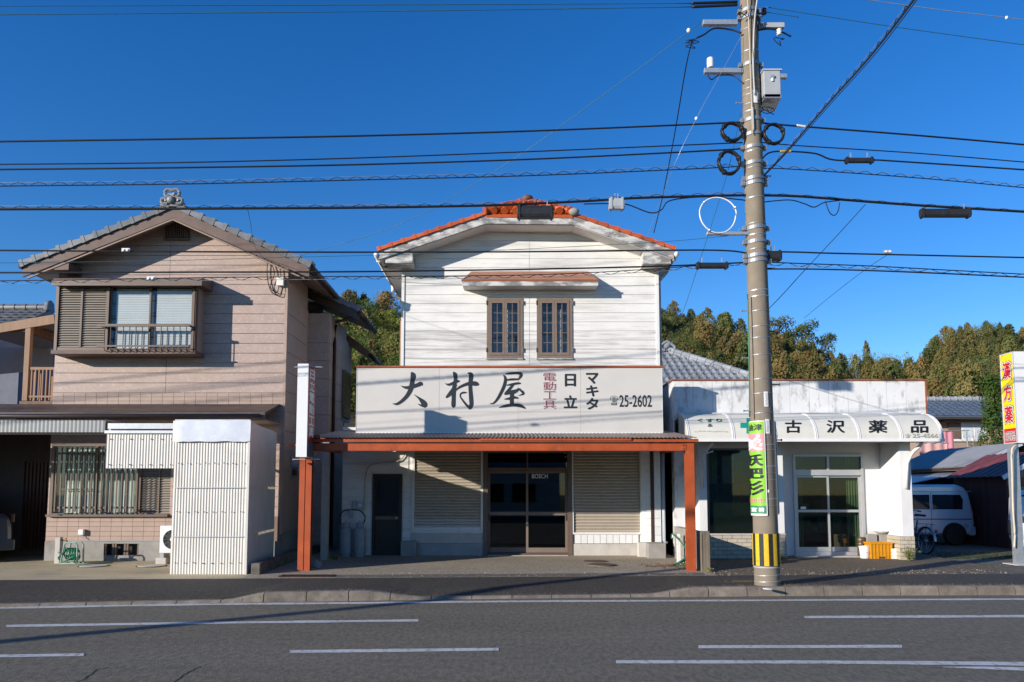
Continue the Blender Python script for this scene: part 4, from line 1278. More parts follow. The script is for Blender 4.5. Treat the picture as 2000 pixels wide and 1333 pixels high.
green_h = mat('green hose', (.015,.16,.085), .4, .1, spec=.4)
tp = thing('water_tap_post', P(112,1090,15.75), 'white water tap post at the left corner of the tan house', 'tap')
q = RC(107,117,1050,1092,15.75)
bx('post', concrete_pale, tp, q[0], q[1], 15.75, 15.86, .13, q[3], .01)
brass = mat('dull brass', (.30,.22,.10), .4, .2, metal=.7)
MB().tube([(q[1],15.8,q[3]-.06),(q[1]+.1,15.8,q[3]-.06),(q[1]+.12,15.8,q[3]-.12)], .016, 8).box(q[1]+.03,q[1]+.09,15.77,15.83,q[3]-.03,q[3]-.015).build('tap', brass, tp)
hr = thing('hose_reel', P(139,1095,15.7), 'green garden hose on a pale green reel beside the tap post', 'hose reel')
q = RC(124,156,1060,1094,15.7); qz = .145
reel_m = mat('pale green plastic', (.30,.42,.36), .4, .06)
for yy in (15.62, 15.84):
    MB().tube([(q[0],yy,qz+.02),(q[0]+.06,yy,q[3]-.04),(q[0]+.1,yy,q[3]),(q[1]-.05,yy,q[3]),(q[1]-.01,yy,q[3]-.05),(q[1],yy,qz+.02)], .016, 6).build('side_frame', reel_m, hr)
MB().bar((q[0]-.02,15.62,qz+.012),(q[1]+.02,15.62,qz+.012),.03,.024).bar((q[0]-.02,15.84,qz+.012),(q[1]+.02,15.84,qz+.012),.03,.024).bar((q[0]+.02,15.62,qz+.012),(q[0]+.02,15.84,qz+.012),.05,.02).build('base', reel_m, hr)
mid_ = ((q[0]+q[1])/2, 15.73, (qz+q[3])/2-.02)
pts = []
for i in range(200):
    t = i/200*9*2*math.pi
    pts.append((mid_[0]-.11+.22*i/200+.01*math.sin(i), mid_[1]+.10*math.cos(t), mid_[2]+.115*math.sin(t)))
MB().tube(pts, .013, 6).build('hose', green_h, hr, True)
pts = smooth_pts([(q[0]-.02,15.8,q[3]-.1),(q[0]-.03,15.75,qz+.18),(q[0]-.1,15.7,qz+.12),(q[0]+.05,15.6,qz+.05),(q[0]+.3,15.56,qz+.15),(q[1]-.02,15.6,qz+.02),(q[1]+.3,15.55,qz+.015),(q[1]+.65,15.75,qz+.015)],6)
MB().tube(pts, .013, 6).build('hose_end', green_h, hr, True)
MB().tube([(mid_[0]-.14,15.6,mid_[2]),(mid_[0]-.14,15.56,mid_[2]),(mid_[0]-.2,15.56,mid_[2]+.05)], .012, 6).build('crank', reel_m, hr)

lwall = thing('boundary_kerb_wall', (-4.52, 15.5, .12), 'low mossy concrete boundary wall between the corrugated shed and the orange post', 'wall')
MB().prism([(-4.62,13.75,.12),(-4.46,13.75,.12),(-4.46,13.75,.33),(-4.62,13.75,.33)],(0,.9,0)).build('block', concrete_dark, lwall, bev=.015)
MB().prism([(-4.61,14.66,.12),(-4.47,14.66,.12),(-4.47,14.66,.35),(-4.61,14.66,.35)],(0,1.6,0)).build('block', concrete_dark, lwall, bev=.015)
MB().prism([(-4.60,16.27,.12),(-4.47,16.27,.12),(-4.47,16.27,.36),(-4.60,16.27,.36)],(0,2.6,0)).build('block', concrete_dark, lwall, bev=.015)
p = G(618,1112,.13)
mb = MB().ball((p.x,p.y,p.z+.07), .10, .09, .10, 9, 6)
mb.v = [(a+random.uniform(-.02,.02), b, c+random.uniform(-.02,.02)) for a,b,c in mb.v]
tag(mb.build('stone', concrete), 'rough grey stone at the foot of the orange post', 'stone')

# ================================================================ white shop in the middle
YS = 17.2
fS = front(YS)
zS = lambda v, Y=YS: P(1000, v, Y).z
xS = lambda u, v, Y=YS: P(u, v, Y).x
shop = thing('white_shop', (.3, YS, .18), 'white two storey shop with orange tiled roof and dirty siding in the middle', 'shop')
ux0, ux1 = xS(787,600), xS(1284,600)
uo = [(ux0,2.9),(ux1,2.9),(ux1,zS(503)),(xS(1120,442),zS(440)),(xS(948,442),zS(440)),(ux0,zS(503))]
wh = [RC(952.5,1019,584,699,YS), RC(1050,1116,584,699,YS)]
wall('upper_wall', white_siding, shop, fS, uo, wh, -.15, 0)
zr = [zS(790)+.209*i for i in range(24)]
boards('siding_board', white_worn, shop, fS, uo, wh, zr[:9], 0, .018, [xS(1034,560)], gap=.010)
boards('siding_board', white_siding, shop, fS, uo, wh, zr[8:], 0, .018, [xS(1034,560)], gap=.010)
bx('corner_board', white_clean, shop, ux0-.03, ux0+.035, YS-.04, YS+.1, 2.9, zS(505))
bx('corner_board', white_clean, shop, ux1-.035, ux1+.03, YS-.04, YS+.1, 2.9, zS(505))
bx('corner_board', mat('brown side board', (.33,.20,.12), .6, .1), shop, ux0-.075, ux0-.031, YS+.1, YS+.3, 2.9, zS(620))
bx('side_wall', white_siding, shop, ux0, ux0+.12, YS+.152, 22, 2.9, zS(503))
bx('side_wall', white_siding, shop, ux1-.12, ux1, YS+.152, 22, 2.9, zS(503))
bx('back_wall', white_siding, shop, ux0, ux1, 22.0, 22.12, .1, zS(503))
# upper windows
uw_m = mat('taupe window frame', (.20,.150,.118), .5, .08, 8)
net_m = mat('dim net curtain', (.30,.31,.31), .9, .25, 5, stretch=(4,1,.3))
for h in wh:
    x0, x1, z0, z1 = h
    w = MB().box(x0-.02,x0+.045,YS-.04,YS+.06,z0-.02,z1+.02).box(x1-.045,x1+.02,YS-.04,YS+.06,z0-.02,z1+.02).box(x0+.046,x1-.046,YS-.04,YS+.06,z1-.045,z1+.02).box(x0+.046,x1-.046,YS-.04,YS+.06,z0-.02,z0+.045).build('window', uw_m, shop)
    bx('sill', white_trim, w, x0-.03, x1+.03, YS-.06, YS-.02, z0-.05, z0-.021)
    xm = (x0+x1)/2
    for a, b in ((x0+.047, xm-.002), (xm+.002, x1-.047)):
        s = MB().box(a,a+.05,YS-.05,YS+.02,z0+.05,z1-.05).box(b-.05,b,YS-.05,YS+.02,z0+.05,z1-.05).box(a+.051,b-.051,YS-.05,YS+.02,z0+.05,z0+.11).box(a+.051,b-.051,YS-.05,YS+.02,z1-.11,z1-.05).build('casement', uw_m, w)
        ia, ib, ja, jb = a+.051, b-.051, z0+.11, z1-.11
        nx, nz = 2, 5
        for i in range(nx):
            for j in range(nz):
                pa, pb = ia+(ib-ia)*i/nx+.005, ia+(ib-ia)*(i+1)/nx-.005
                qa, qb = ja+(jb-ja)*j/nz+.005, ja+(jb-ja)*(j+1)/nz-.005
                bx('pane', clear_glass, s, pa, pb, YS-.012, YS-.008, qa, qb)
        mm = MB()
        mm.box((ia+ib)/2-.007,(ia+ib)/2+.007,YS-.03,YS+.0,ja,jb)
        for j in range(1,nz):
            zc = ja+(jb-ja)*j/nz; mm.box(ia,ib,YS-.027,YS-.003,zc-.007,zc+.007)
        mm.build('muntins', uw_m, s)
    for k, zz_ in ((0,z0+.12),(1,z1-.15)):
        bx('hinge', uw_m, w, x0-.035, x0-.015, YS-.06, YS-.035, zz_, zz_+.1); bx('hinge', uw_m, w, x1+.015, x1+.035, YS-.06, YS-.035, zz_, zz_+.1)
    curtain(w, x0, x1, z0, z1, YS+.2, net_m, .11, .03)
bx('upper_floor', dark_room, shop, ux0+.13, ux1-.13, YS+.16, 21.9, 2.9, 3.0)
# window awning
YA = 16.78
a0, a1 = xS(903,550,YA), xS(1168,550,YA)
zt, zf, zb = zS(531), P(1000,546,YA).z, P(1000,558,YA).z
aw = MB().prism([(a0,YA,zf),(a0+.18,YS-.02,zt),(a1-.18,YS-.02,zt),(a1,YA,zf)],(0,0,-.025)).build('window_awning', mat('brown painted awning sheet', (.36,.17,.105), .5, .1, 5), shop)
MB().box(a0+.01,a1-.01,YA+.01,YS-.022,zb,zb+.03).build('soffit', soffit_white, aw)
bx('fascia', white_trim, aw, a0, a1, YA-.02, YA+.009, zb-.01, zf-.027)
bx('fascia', white_trim, aw, a0, a0+.02, YA+.01, YS-.022, zb+.031, zf-.03); bx('fascia', white_trim, aw, a1-.02, a1, YA+.01, YS-.022, zb+.031, zf-.03)
bx('drip_edge', mat('brown drip edge', (.30,.105,.05), .5, .1), aw, a0-.02, a1+.02, YA-.035, YA-.021, zf-.045, zf-.005)
# roof
YF = 16.65
A = P(740,490,YF); B = P(948,420,YF); C = P(1119,420,YF); D = P(1316,488,YF)
s1 = (B.z-A.z)/(B.x-A.x); Rx = P(1031,400,YF).x; Rz = A.z+s1*(Rx-A.x)
s2 = (Rz-D.z)/(D.x-Rx); C.z = D.z+s2*(D.x-C.x)
YR0 = 16.93
roofl = MB().prism([A+Vector((0,.045,0)),B+Vector((0,.045,0)),(Rx,YR0,Rz),(Rx,22.4,Rz),(A.x,22.4,A.z)],(0,0,-.10)).build('roof', orange_tile, shop)
roofr = MB().prism([D+Vector((0,.045,0)),C+Vector((0,.045,0)),(Rx+.002,YR0,Rz),(Rx+.002,22.4,Rz),(D.x,22.4,D.z)],(0,0,-.10)).build('roof', orange_tile, shop)
hip = MB().prism([B+Vector((.01,-.02,.0)),C+Vector((-.01,-.02,0)),(Rx,YR0-.005,Rz)],(0,0,-.06)).build('hip_roof', orange_tile, shop)
def fascia_piece(p, q, h, name='fascia', m=white_trim, y0=0, y1=.04, dz=0):
    return MB().prism([(p.x,p.y+y0,p.z+dz),(q.x,q.y+y0,q.z+dz),(q.x,q.y+y0,q.z+dz-h),(p.x,p.y+y0,p.z+dz-h)],(0,y1-y0,0)).build(name, m, shop)
B2 = Vector((B.x,YF,B.z)); C2 = Vector((C.x,YF,C.z))
fascia_piece(A, B2, .20); fascia_piece(B2+Vector((.002,0,0)), C2-Vector((.002,0,0)), .20, y0=-.005); fascia_piece(C2, D, .20)
for p, q in ((A,B2),(B2+Vector((.003,0,0)),C2-Vector((.003,0,0))),(C2,D)):
    fascia_piece(p+Vector((0,.0,0)), q, .02, 'soffit', soffit_white, .042, YS-YF-.02, -.19)
    fascia_piece(p, q, .03, 'trim', white_clean, -.012, -.001, -.19) if p is not A and False else None
for p, q, d_ in ((A, ux0, 1), (D, ux1, -1)):
    x0, x1 = (p.x+.01, q-.035) if d_ == 1 else (q+.035, p.x-.01)
    bx('eave_soffit', soffit_white, shop, x0, x1, YS-.018, 22.3, p.z-.24, p.z-.215)
    bx('eave_fascia', white_trim, shop, p.x-.015 if d_ == 1 else p.x-.015, p.x+.015, YF+.046, 22.3, p.z-.25, p.z-.105)
    MB().tube([(p.x-d_*.06,YF-.02,p.z-.10),(p.x-d_*.06,22.3,p.z-.13)], .055, 8).build('gutter', white_clean, shop, True)
    for k in range(6):
        yy = YF+.3+.7*k; MB().bar((p.x-d_*.11,yy,p.z-.15),(p.x,yy,p.z-.17),.02,.03).build('gutter_bracket', white_clean, shop)
e0, e1 = xS(752,500,YF), xS(805,500,YF)
bx('eave_return', white_trim, shop, e0, e1, YF+.046, YS-.019, P(1000,513,YF).z, P(1000,493,YF).z)
e0, e1 = xS(1257,500,YF), xS(1311,500,YF)
bx('eave_return', white_trim, shop, e0, e1, YF+.046, YS-.019, P(1000,514,YF).z, P(1000,492,YF).z)
MB().tube([(A.x-.06,19.0,A.z-.15),(A.x-.06,19.0,A.z-.4),(ux0-.07,19.1,A.z-.6),(ux0-.07,19.1,3)], .04, 8).build('drain_pipe', white_clean, shop, True)
dpx = ux1+.06
pale_pipe = mat('pale blue grey pipe', (.42,.46,.50), .4, .08)
MB().tube([(D.x+.04,17.2,D.z-.15),(D.x-.05,17.25,D.z-.35),(dpx,17.28,D.z-.55),(dpx,17.28,2.9)], .04, 8).build('drain_pipe', pale_pipe, shop, True)
verge(9, A.x-.02, A.z+.02, B.x-.02, B.z+.02, orange_tile, roofl, YF-.03, wid=.25, drop=.06, lift=.02, st=.034)
verge(9, D.x+.02, D.z+.02, C.x+.02, C.z+.02, orange_tile, roofr, YF-.03, wid=.25, drop=.06, lift=.02, st=.034)
# pantiles of the half hip
hl = math.hypot(YR0-YF, Rz-B.z); hang = math.atan2(Rz-B.z, YR0-YF)
n = 8; wti = (C.x-B.x)/n
mbt = MB().corr(lambda a,b,d: (a, b, d), -wti/2, wti/2, 0, .24, wti, .042, 8)
mbt.lathe([(.075,-.0),(.085,.0),(.085,.03),(.02,.035)], (wti*.25,0,.02), 12, 'y')
pt_me, _ = mbt.mesh('pantile', orange_tile, Vector((0,0,0)), smooth=40, fix=False)
for j in range(3):
    t = j/3
    wd = (C.x-B.x)*(1-t)
    k = max(1, int(round(wd/wti)))
    xc = B.x+(Rx-B.x)*t
    for i in range(k):
        inst(pt_me, 'pantile', hip, (xc+(i+.5)*wd/k, YF-.05+(YR0-YF)*t, B.z+(Rz-B.z)*t+.05), (hang-.1,0,0))
def ridge_run(p, q, n, parent, r=.085, m=orange_tile):
    p = Vector(p); q = Vector(q)
    for i in range(n):
        a = p.lerp(q, i/n); b = p.lerp(q, (i+1.12)/n)
        MB().tube([a, a.lerp(b,.12), a.lerp(b,.14), b], [r*1.18, r*1.18, r, r*.94], 10).build('ridge_tile', m, parent, 40)
ridge_run(B+Vector((-.02,-.03,.08)), (Rx,YR0,Rz+.09), 5, hip)
ridge_run(C+Vector((.02,-.03,.08)), (Rx,YR0,Rz+.09), 5, hip)
ridge_run((Rx,YR0,Rz+.09), (Rx,22.3,Rz+.09), 15, roofl)
MB().ball((C.x+.02,YF-.06,C.z+.07), .12, .08, .09).build('ridge_end', concrete, hip, True)
MB().ball((Rx,YR0-.03,Rz+.15), .13, .1, .08).build('ridge_end', mat('dull brown cap',(.14,.07,.045),.6,.2), hip, True)

# ---------------- ground floor
gx0, gx1 = xS(668,980), xS(1276,980)
hd = RC(727,785,926,1088,YS); hl_ = RC(808,941,880,1037,YS); hm = RC(944,1117,880,1082,YS); hr_ = RC(1118,1251,880,1040,YS)
wall('lower_wall', white_siding, shop, fS, [(gx0,.1),(gx1,.1),(gx1,3.05),(gx0,3.05)], [hd, hl_, (hm[0],hm[1],.05,hm[3]), hr_], -.12, 0)
boards('siding_board', white_siding, shop, fS, [(gx0,.2),(hl_[0]-.12,.2),(hl_[0]-.12,3.05),(gx0,3.05)], [(hd[0]-.03,hd[1]+.03,.1,hd[3]+.03)], [.2+.142*i for i in range(21)], 0, .018, gap=.010)
bx('lower_roof', roof_sheet, shop, gx0, gx1+.1, YS-.03, 22, 3.052, 3.12)
bx('side_wall', white_siding, shop, gx0, gx0+.12, YS+.125, 22, .1, 3.05); bx('side_wall', white_siding, shop, gx1-.12, gx1, YS+.125, 22, .1, 3.05)
bx('floor', mat('shop floor', (.12,.11,.10), .7, .1), shop, gx0+.13, gx1-.13, YS+.13, 21.9, .1, .21)
bx('inner_wall', mat('shop inner wall', (.07,.065,.06), .9, .2), shop, gx0+.13, gx1-.13, 20.4, 20.5, .22, 3.0)
bx('inner_ceiling', dark_room, shop, gx0+.13, gx1-.13, YS+.13, 20.3, 2.85, 2.9)
shelf_m = mat('grey shelving', (.12,.12,.13), .5, .2)
for k in range(3):
    bx('shelf', shelf_m, shop, -.6, 1.6, 19.3, 19.7, .8+.5*k, .83+.5*k)
# side door
dk_brown = mat('dark brown door', (.035,.025,.02), .5, .15)
d = MB().box(hd[0],hd[0]+.06,YS-.03,YS+.05,hd[2],hd[3]).box(hd[1]-.06,hd[1],YS-.03,YS+.05,hd[2],hd[3]).box(hd[0]+.061,hd[1]-.061,YS-.03,YS+.05,hd[3]-.06,hd[3]).build('side_door', dk_brown, shop)
bx('panel', dk_brown, d, hd[0]+.06, hd[1]-.06, YS+.02, YS+.06, hd[2], hd[3]-.06)
dz = hd[2]+.82
bx('rail', brown_metal, d, hd[0]+.061, hd[1]-.061, YS-.01, YS+.018, dz, dz+.07)
bx('pane', car_glass, d, hd[0]+.10, hd[1]-.10, YS+.008, YS+.014, dz+.1, hd[3]-.12)
MB().ball((hd[1]-.12,YS-.05,dz+.04), .03).build('knob', zinc, d, True)
# roller shutters, slat by slat
shut_m = mat('beige shutter steel', (.42,.36,.285), .42, .06, 5, spec=.45, rnd=.03, dirt=((.25,.19,.14), .6, .8, 4, (1,1,.5), .4))
shut2_m = mat('pale shutter slats', (.50,.47,.43), .42, .05, 5, spec=.45)
def shutter(h, nlight, lab):
    x0, x1, z0, z1 = h
    n = 27; p = (z1-z0)/n
    fr = MB().box(x0-.03,x0+.02,YS-.05,YS+.04,z0-.04,z1).box(x1-.02,x1+.03,YS-.05,YS+.04,z0-.04,z1).box(x0+.021,x1-.021,YS-.05,YS+.04,z0-.045,z0-.004).build('roller_shutter', white_clean, shop)
    prof = [(0,0),(-.010,.008),(-.016,.024),(-.014,.044),(-.004,p-.006),(.012,p-.004),(.012,0)]
    me = {}
    for key, m in (('a', shut_m), ('b', shut2_m)):
        me[key] = MB().prism([(-(x1-x0)/2+.022, a, b) for a, b in prof], (x1-x0-.044,0,0)).mesh('shutter_slat', m, Vector((0,0,0)))[0]
    for i in range(n):
        inst(me['b' if i < nlight else 'a'], 'shutter_slat', fr, ((x0+x1)/2, YS+.0, z0+i*p))
    bx('back', dark_room, fr, x0+.022, x1-.022, YS+.02, YS+.039, z0, z1)
    return fr
s_l = shutter(hl_, 4, '')
bx('bottom_bar', white_clean, s_l, hl_[0]+.022, hl_[1]-.022, YS-.03, YS-.017, hl_[2]-.0, hl_[2]+.075)
shutter(hr_, 0, '')
bx('lower_panel', concrete_pale, shop, hl_[0]-.05, hl_[1]+.0, YS-.03, YS-.001, zS(1061), zS(1041))
bx('lower_panel', mat('grey plinth', (.36,.355,.35), .8, .08), shop, hl_[0]-.05, hl_[1]+.0, YS-.05, YS-.001, .12, zS(1061)-.006)
q = RC(783,813,1057,1087,YS-.2)
bx('plinth_block', concrete, shop, q[0], q[1], YS-.25, YS-.055, .12, q[3], .01)
q = RC(1122,1247,1043,1062,YS)
bx('tile_backing', mortar, shop, q[0]-.02, q[1]+.02, YS-.012, YS-.001, q[2], q[3])
white_tile = mat('white wall tile', (.74,.74,.72), .3, .05, 6, spec=.5, rnd=.03)
tiles(q[0], q[1], q[2], q[3], 10, 1, .03, white_tile, parent=shop, fn=fS, gap=.008)
bx('plinth', concrete_pale, shop, q[0]-.02, q[1]+.02, YS-.06, YS-.013, .12, q[2]-.006)
# entrance: transom and two sliding doors
ent = MB().box(hm[0],hm[0]+.10,YS-.06,YS+.08,.15,hm[3]).box(hm[1]-.10,hm[1],YS-.06,YS+.08,.15,hm[3]).box(hm[0]+.101,hm[1]-.101,YS-.05,YS+.08,hm[3]-.06,hm[3]).box(hm[0]+.101,hm[1]-.101,YS-.05,YS+.08,zS(920),zS(914)).box(hm[0]+.101,hm[1]-.101,YS-.05,YS+.08,.15,zS(1081)).build('entrance_frame', brown_metal, shop)
shop_glass = glass('dark shop glass', (.55,.58,.58))
bx('transom_pane', shop_glass, ent, hm[0]+.101, hm[1]-.101, YS+.01, YS+.015, zS(914), hm[3]-.06)
bx('transom_bar', brown_metal, ent, xS(1030,900)-.015, xS(1030,900)+.015, YS-.01, YS+.04, zS(914), hm[3]-.06)
mx_ = xS(1030,1000)
for x0, x1, yo in ((hm[0]+.102, mx_+.03, .045), (mx_-.03, hm[1]-.102, .0)):
    z0, z1 = zS(1080), zS(920.5)
    dr = MB().box(x0,x0+.05,YS+yo,YS+yo+.035,z0,z1).box(x1-.05,x1,YS+yo,YS+yo+.035,z0,z1).box(x0+.051,x1-.051,YS+yo,YS+yo+.035,z1-.05,z1).box(x0+.051,x1-.051,YS+yo,YS+yo+.035,z0,z0+.11).box(x0+.051,x1-.051,YS+yo,YS+yo+.035,zS(1007),zS(1000)).build('sliding_door', mat('bronze sliding door frame', (.20,.155,.125), .45, .08), ent)
    bx('pane', shop_glass, dr, x0+.051, x1-.051, YS+yo+.015, YS+yo+.02, z0+.11, zS(1007)); bx('pane', shop_glass, dr, x0+.051, x1-.051, YS+yo+.015, YS+yo+.02, zS(1000), z1-.05)
    bx('pull', gutter_dark, dr, (x0+.01 if yo else x1-.04), (x0+.04 if yo else x1-.01), YS+yo-.006, YS+yo-.001, .95, 1.1)
text('BOSCH', plate_xz(xS(1039,930), xS(1070,930), zS(935), zS(926), YS+.008), mat('white vinyl', (.75,.75,.75), .5), dr, bold=.02)
bx('threshold', concrete_pale, shop, hm[0]+.1, hm[1]-.1, YS-.2, YS-.062, .12, .2)
# right end: splayed white pier, brown trim, pipe, concrete foot
q = RC(1252,1270,880,1064,YS-.1)
tiles(q[0], q[1], zS(1066), zS(880), 1, 14, .03, white_tile, 'pier_board', shop, lambda a,b,d: (a, YS-.13+.3*(q[1]-a)-d, b))
bx('pier', white_clean, shop, q[0], q[1], YS-.1, YS-.001, .12, 3.05)
q2 = RC(1271,1276,880,1064,YS-.15); bx('trim', mat('dark brown trim', (.06,.035,.025), .5), shop, q2[0], q2[1], YS-.2, YS, .45, 3.05)
q3 = RC(1277,1290,880,1064,YS-.15); bx('pier', white_clean, shop, q3[0], q3[1], YS-.18, YS+.1, .45, 3.05)
for k in range(14):
    bx('pier_board', white_tile, shop, q3[0]+.003, q3[1]-.003, YS-.2, YS-.182, .46+.185*k, .46+.185*k+.175)
MB().tube([P(1294,880,17.05),P(1296,1056,17.05),P(1302,1062,17.0)], .045, 8).build('drain_pipe', pale_pipe, shop, True)
q = RC(1266,1301,1062,1096,16.5)
bx('foot_block', concrete, shop, q[0], q[1], 16.5, 17.0, .12, q[3], .012)
q = RC(1247,1266,1060,1092,16.8); bx('foot_block', concrete_pale, shop, q[0], q[1]-.002, 16.8, 17.0, .12, q[3], .01)
# gas meter, pipe and two cylinders
p = P(705,988,YS-.1)
gm = thing('gas_meter', p, 'small grey gas meter with pipes on the shop wall above the gas cylinders', 'gas meter')
bx('case', plain_grey, gm, p.x-.08, p.x+.07, YS-.15, YS-.02, p.z-.09, p.z+.07, .01)
bx('dial', plain_white, gm, p.x-.05, p.x+.03, YS-.156, YS-.151, p.z-.02, p.z+.05)
pipe_m = mat('cream gas pipe', (.42,.40,.36), .45, .1)
MB().tube(smooth_pts([tuple(P(u,v,YS-.06)) for u,v in ((711,982),(712,960),(714,930),(722,910),(745,904),(775,902),(788,892),(792,878),(792,850))],5), .014, 6).build('pipe', pipe_m, gm, True)
MB().tube([tuple(P(u,v,YS-.06)) for u,v in ((697,985),(697,979),(689,979),(688,995))], .014, 6).build('pipe', pipe_m, gm)
MB().tube(smooth_pts([tuple(P(u,v,YS-.1)) for u,v in ((665,1024),(664,1008),(672,998),(688,996),(704,998),(713,1010),(710,1022),(706,1026))],6), .014, 6).build('hose', black_rubber, gm, True)
bx('regulator', plain_grey, gm, P(688,1000,YS).x-.03, P(688,1000,YS).x+.03, YS-.12, YS-.03, P(688,1012,YS).z, P(688,996,YS).z)
gas_m = mat('grey gas cylinder paint', (.30,.31,.33), .4, .1, 5, dirt=((.15,.10,.07), .62, .8, 8, (1,1,1), .5))
for u, lab in ((675,'grey gas cylinder, left of the two by the shop side door'), (702,'grey gas cylinder, right of the two by the shop side door')):
    c = P(u, 1086, YS-.25); c.z = .185
    t = thing('gas_cylinder', c, lab, 'gas cylinder', 'two gas cylinders')
    MB().lathe([(.10,0),(.115,.02),(.125,.05),(.13,.1),(.13,.52),(.12,.57),(.08,.61),(.04,.63)], (c.x,c.y,c.z+.03), 20).build('tank', gas_m, t, 40)
    MB().lathe([(.11,0),(.11,.06),(.1,.06),(.1,0)], (c.x,c.y,c.z), 20).build('foot_ring', gas_m, t)
    MB().lathe([(.08,0),(.075,.10),(.068,.10),(.07,0)], (c.x,c.y,c.z+.64), 16).build('collar', gas_m, t)
    MB().cyl((c.x,c.y,c.z+.64),(c.x,c.y,c.z+.78),.018,.014,8).build('valve', brass, t)

# ================================================================ orange canopy
YC = 14.3
canopy = thing('orange_canopy', (0,YC,.13), 'orange red steel canopy with corrugated roof in front of the shop', 'canopy')
cz = lambda v: P(1000,v,YC).z
cxl, cxr = P(607,872,YC).x, P(1358,872,YC).x
def ibeam(mb, p, q, w, h, t=.012, up=(0,0,1)):
    """H section between p and q: flanges at +-h/2 along up, web between"""
    p = Vector(p); q = Vector(q); up = Vector(up)
    mb.bar(p+up*(h/2-t/2), q+up*(h/2-t/2), w, t, up); mb.bar(p-up*(h/2-t/2), q-up*(h/2-t/2), w, t, up)
    mb.bar(p, q, t, h-2*t, up); return mb
zb0, zb1 = cz(881), cz(866)
ibeam(MB(), (cxl-.15,YC+.06,(zb0+zb1)/2), (cxr-.17,YC+.06,(zb0+zb1)/2), .10, zb1-zb0).build('front_beam', orange_paint, canopy)
bx('beam_plate', orange_paint, canopy, cxl-.0, cxr-.17, YC+.004, YC+.012, zb0+.013, zb1-.013)
bx('edge_channel', orange_paint, canopy, cxl-.15, cxr+.05, YC-.05, YC+.0, cz(864), cz(858))
bx('edge_channel', orange_paint, canopy, P(938,858,YC).x, P(1232,858,YC).x, YC-.075, YC-.051, cz(861.5), cz(857))
for x0, x1 in ((P(583,1000,YC).x, P(594,1000,YC).x), (P(595.5,1000,YC).x, P(607,1000,YC).x), (P(1341,1000,YC).x, P(1358,1000,YC).x)):
    mb = MB(); zt_ = cz(858)
    mb.box(x0,x1,YC+.0,YC+.012,.12,zt_).box(x0,x1,YC+.115,YC+.127,.12,zt_).box((x0+x1)/2-.006,(x0+x1)/2+.006,YC+.0122,YC+.1148,.12,zt_)
    po = mb.build('post', orange_paint, canopy)
    bx('base_plate', orange_paint, po, x0-.03, x1+.03, YC-.03, YC+.155, .12, .137)
for xx in (cxl-.08, cxr-.08):
    ibeam(MB(), (xx,YC+.13,(zb0+zb1)/2+.02), (xx,YS-.03,(zb0+zb1)/2+.10), .08, zb1-zb0).build('side_beam', orange_paint, canopy)
bx('bolt_plate', orange_paint, canopy, cxr-.27, cxr-.172, YC-.008, YC+.003, zb0+.01, zb1-.01)
bolt = MB().cyl((0,0,0),(0,-.014,0),.012,.012,6).mesh('bolt', rust_m, Vector((0,0,0)))[0]
for dz_ in (.25,.75):
    inst(bolt, 'bolt', canopy, (cxr-.22,YC-.008,zb0+(zb1-zb0)*dz_))
rz0, rz1 = cz(856), P(1000,846.5,15.85).z
rslope = (rz1-rz0)/(15.85-YC+.1)
rx0, rx1 = P(600,855,YC-.1).x, P(1362,855,YC-.1).x
roof_c = mat('weathered corrugated roofing', (.19,.155,.13), .55, .25, 3, spec=.4, metal=.2, dirt=((.30,.26,.22), .52, .7, 4, (1,.3,1), .6), dirt2=((.14,.06,.03), .62, .75, 6, (1,.4,1), .5))
MB().corr(lambda a,b,d: (a, b, rz0+(b-YC+.1)*rslope+d), rx0, rx1, YC-.1, YS-.02, .0763, .010, 6).build('roof_sheet', roof_c, canopy, True, fix=False)
for yy in (14.9, 15.6, 16.3, 16.95):
    bx('purlin', orange_paint, canopy, cxl-.04, cxr-.12, yy, yy+.05, rz0+(yy-YC+.1)*rslope-.07, rz0+(yy-YC+.1)*rslope-.012)
q = P(632,1090,16.2)
bx('rear_post', mat('beige post', (.42,.36,.30), .6, .1), canopy, q.x-.07, q.x+.07, 16.2, 16.33, .13, rz0+(16.2-YC+.1)*rslope-.015)
bx('brace', orange_paint, canopy, cxl-.42, cxl-.23, YC-.0, YC+.03, cz(872), cz(868))

# ================================================================ signboard above the canopy
YBd = 15.85
s = RC(697,1293,716,846,YBd)
sb_m = mat('off white sign panel', (.60,.57,.525), .45, .03, 2, spec=.4, rnd=.015, dirt=((.42,.38,.33), .62, .8, 5, (1,1,.3), .4))
board = thing('shop_signboard', ((s[0]+s[1])/2,YBd,s[2]), 'long off white shop signboard with black brush lettering above the orange canopy', 'sign')
bx('core', sb_m, board, s[0]+.02, s[1]-.02, YBd+.02, YBd+.28, s[2]+.01, s[3]-.03)
cols = [s[0]]+[xS(u,780,YBd) for u in (858,1012,1134)]+[s[1]]
zmid = P(1000,805,YBd).z
for a, b in zip(cols[:-1], cols[1:]):
    for z0, z1 in ((s[2], zmid), (zmid, s[3]-.025)):
        bx('sign_panel', sb_m, board, a+.002, b-.002, YBd, YBd+.018, z0+.002, z1-.002)
bx('side_panel', white_clean, board, s[0]-.012, s[0]+.0, YBd-.005, YBd+.29, s[2], s[3]-.03)
bx('side_panel', white_clean, board, s[1], s[1]+.012, YBd-.005, YBd+.29, s[2], s[3]-.03)
bx('top_trim', mat('rust orange trim', (.34,.10,.045), .5, .15, 6), board, s[0]-.03, s[1]+.03, YBd-.03, YBd+.3, s[3]-.024, s[3]+.012)
bx('bottom_trim', white_clean, board, s[0], s[1], YBd-.02, YBd-.001, s[2]-.015, s[2]+.01)
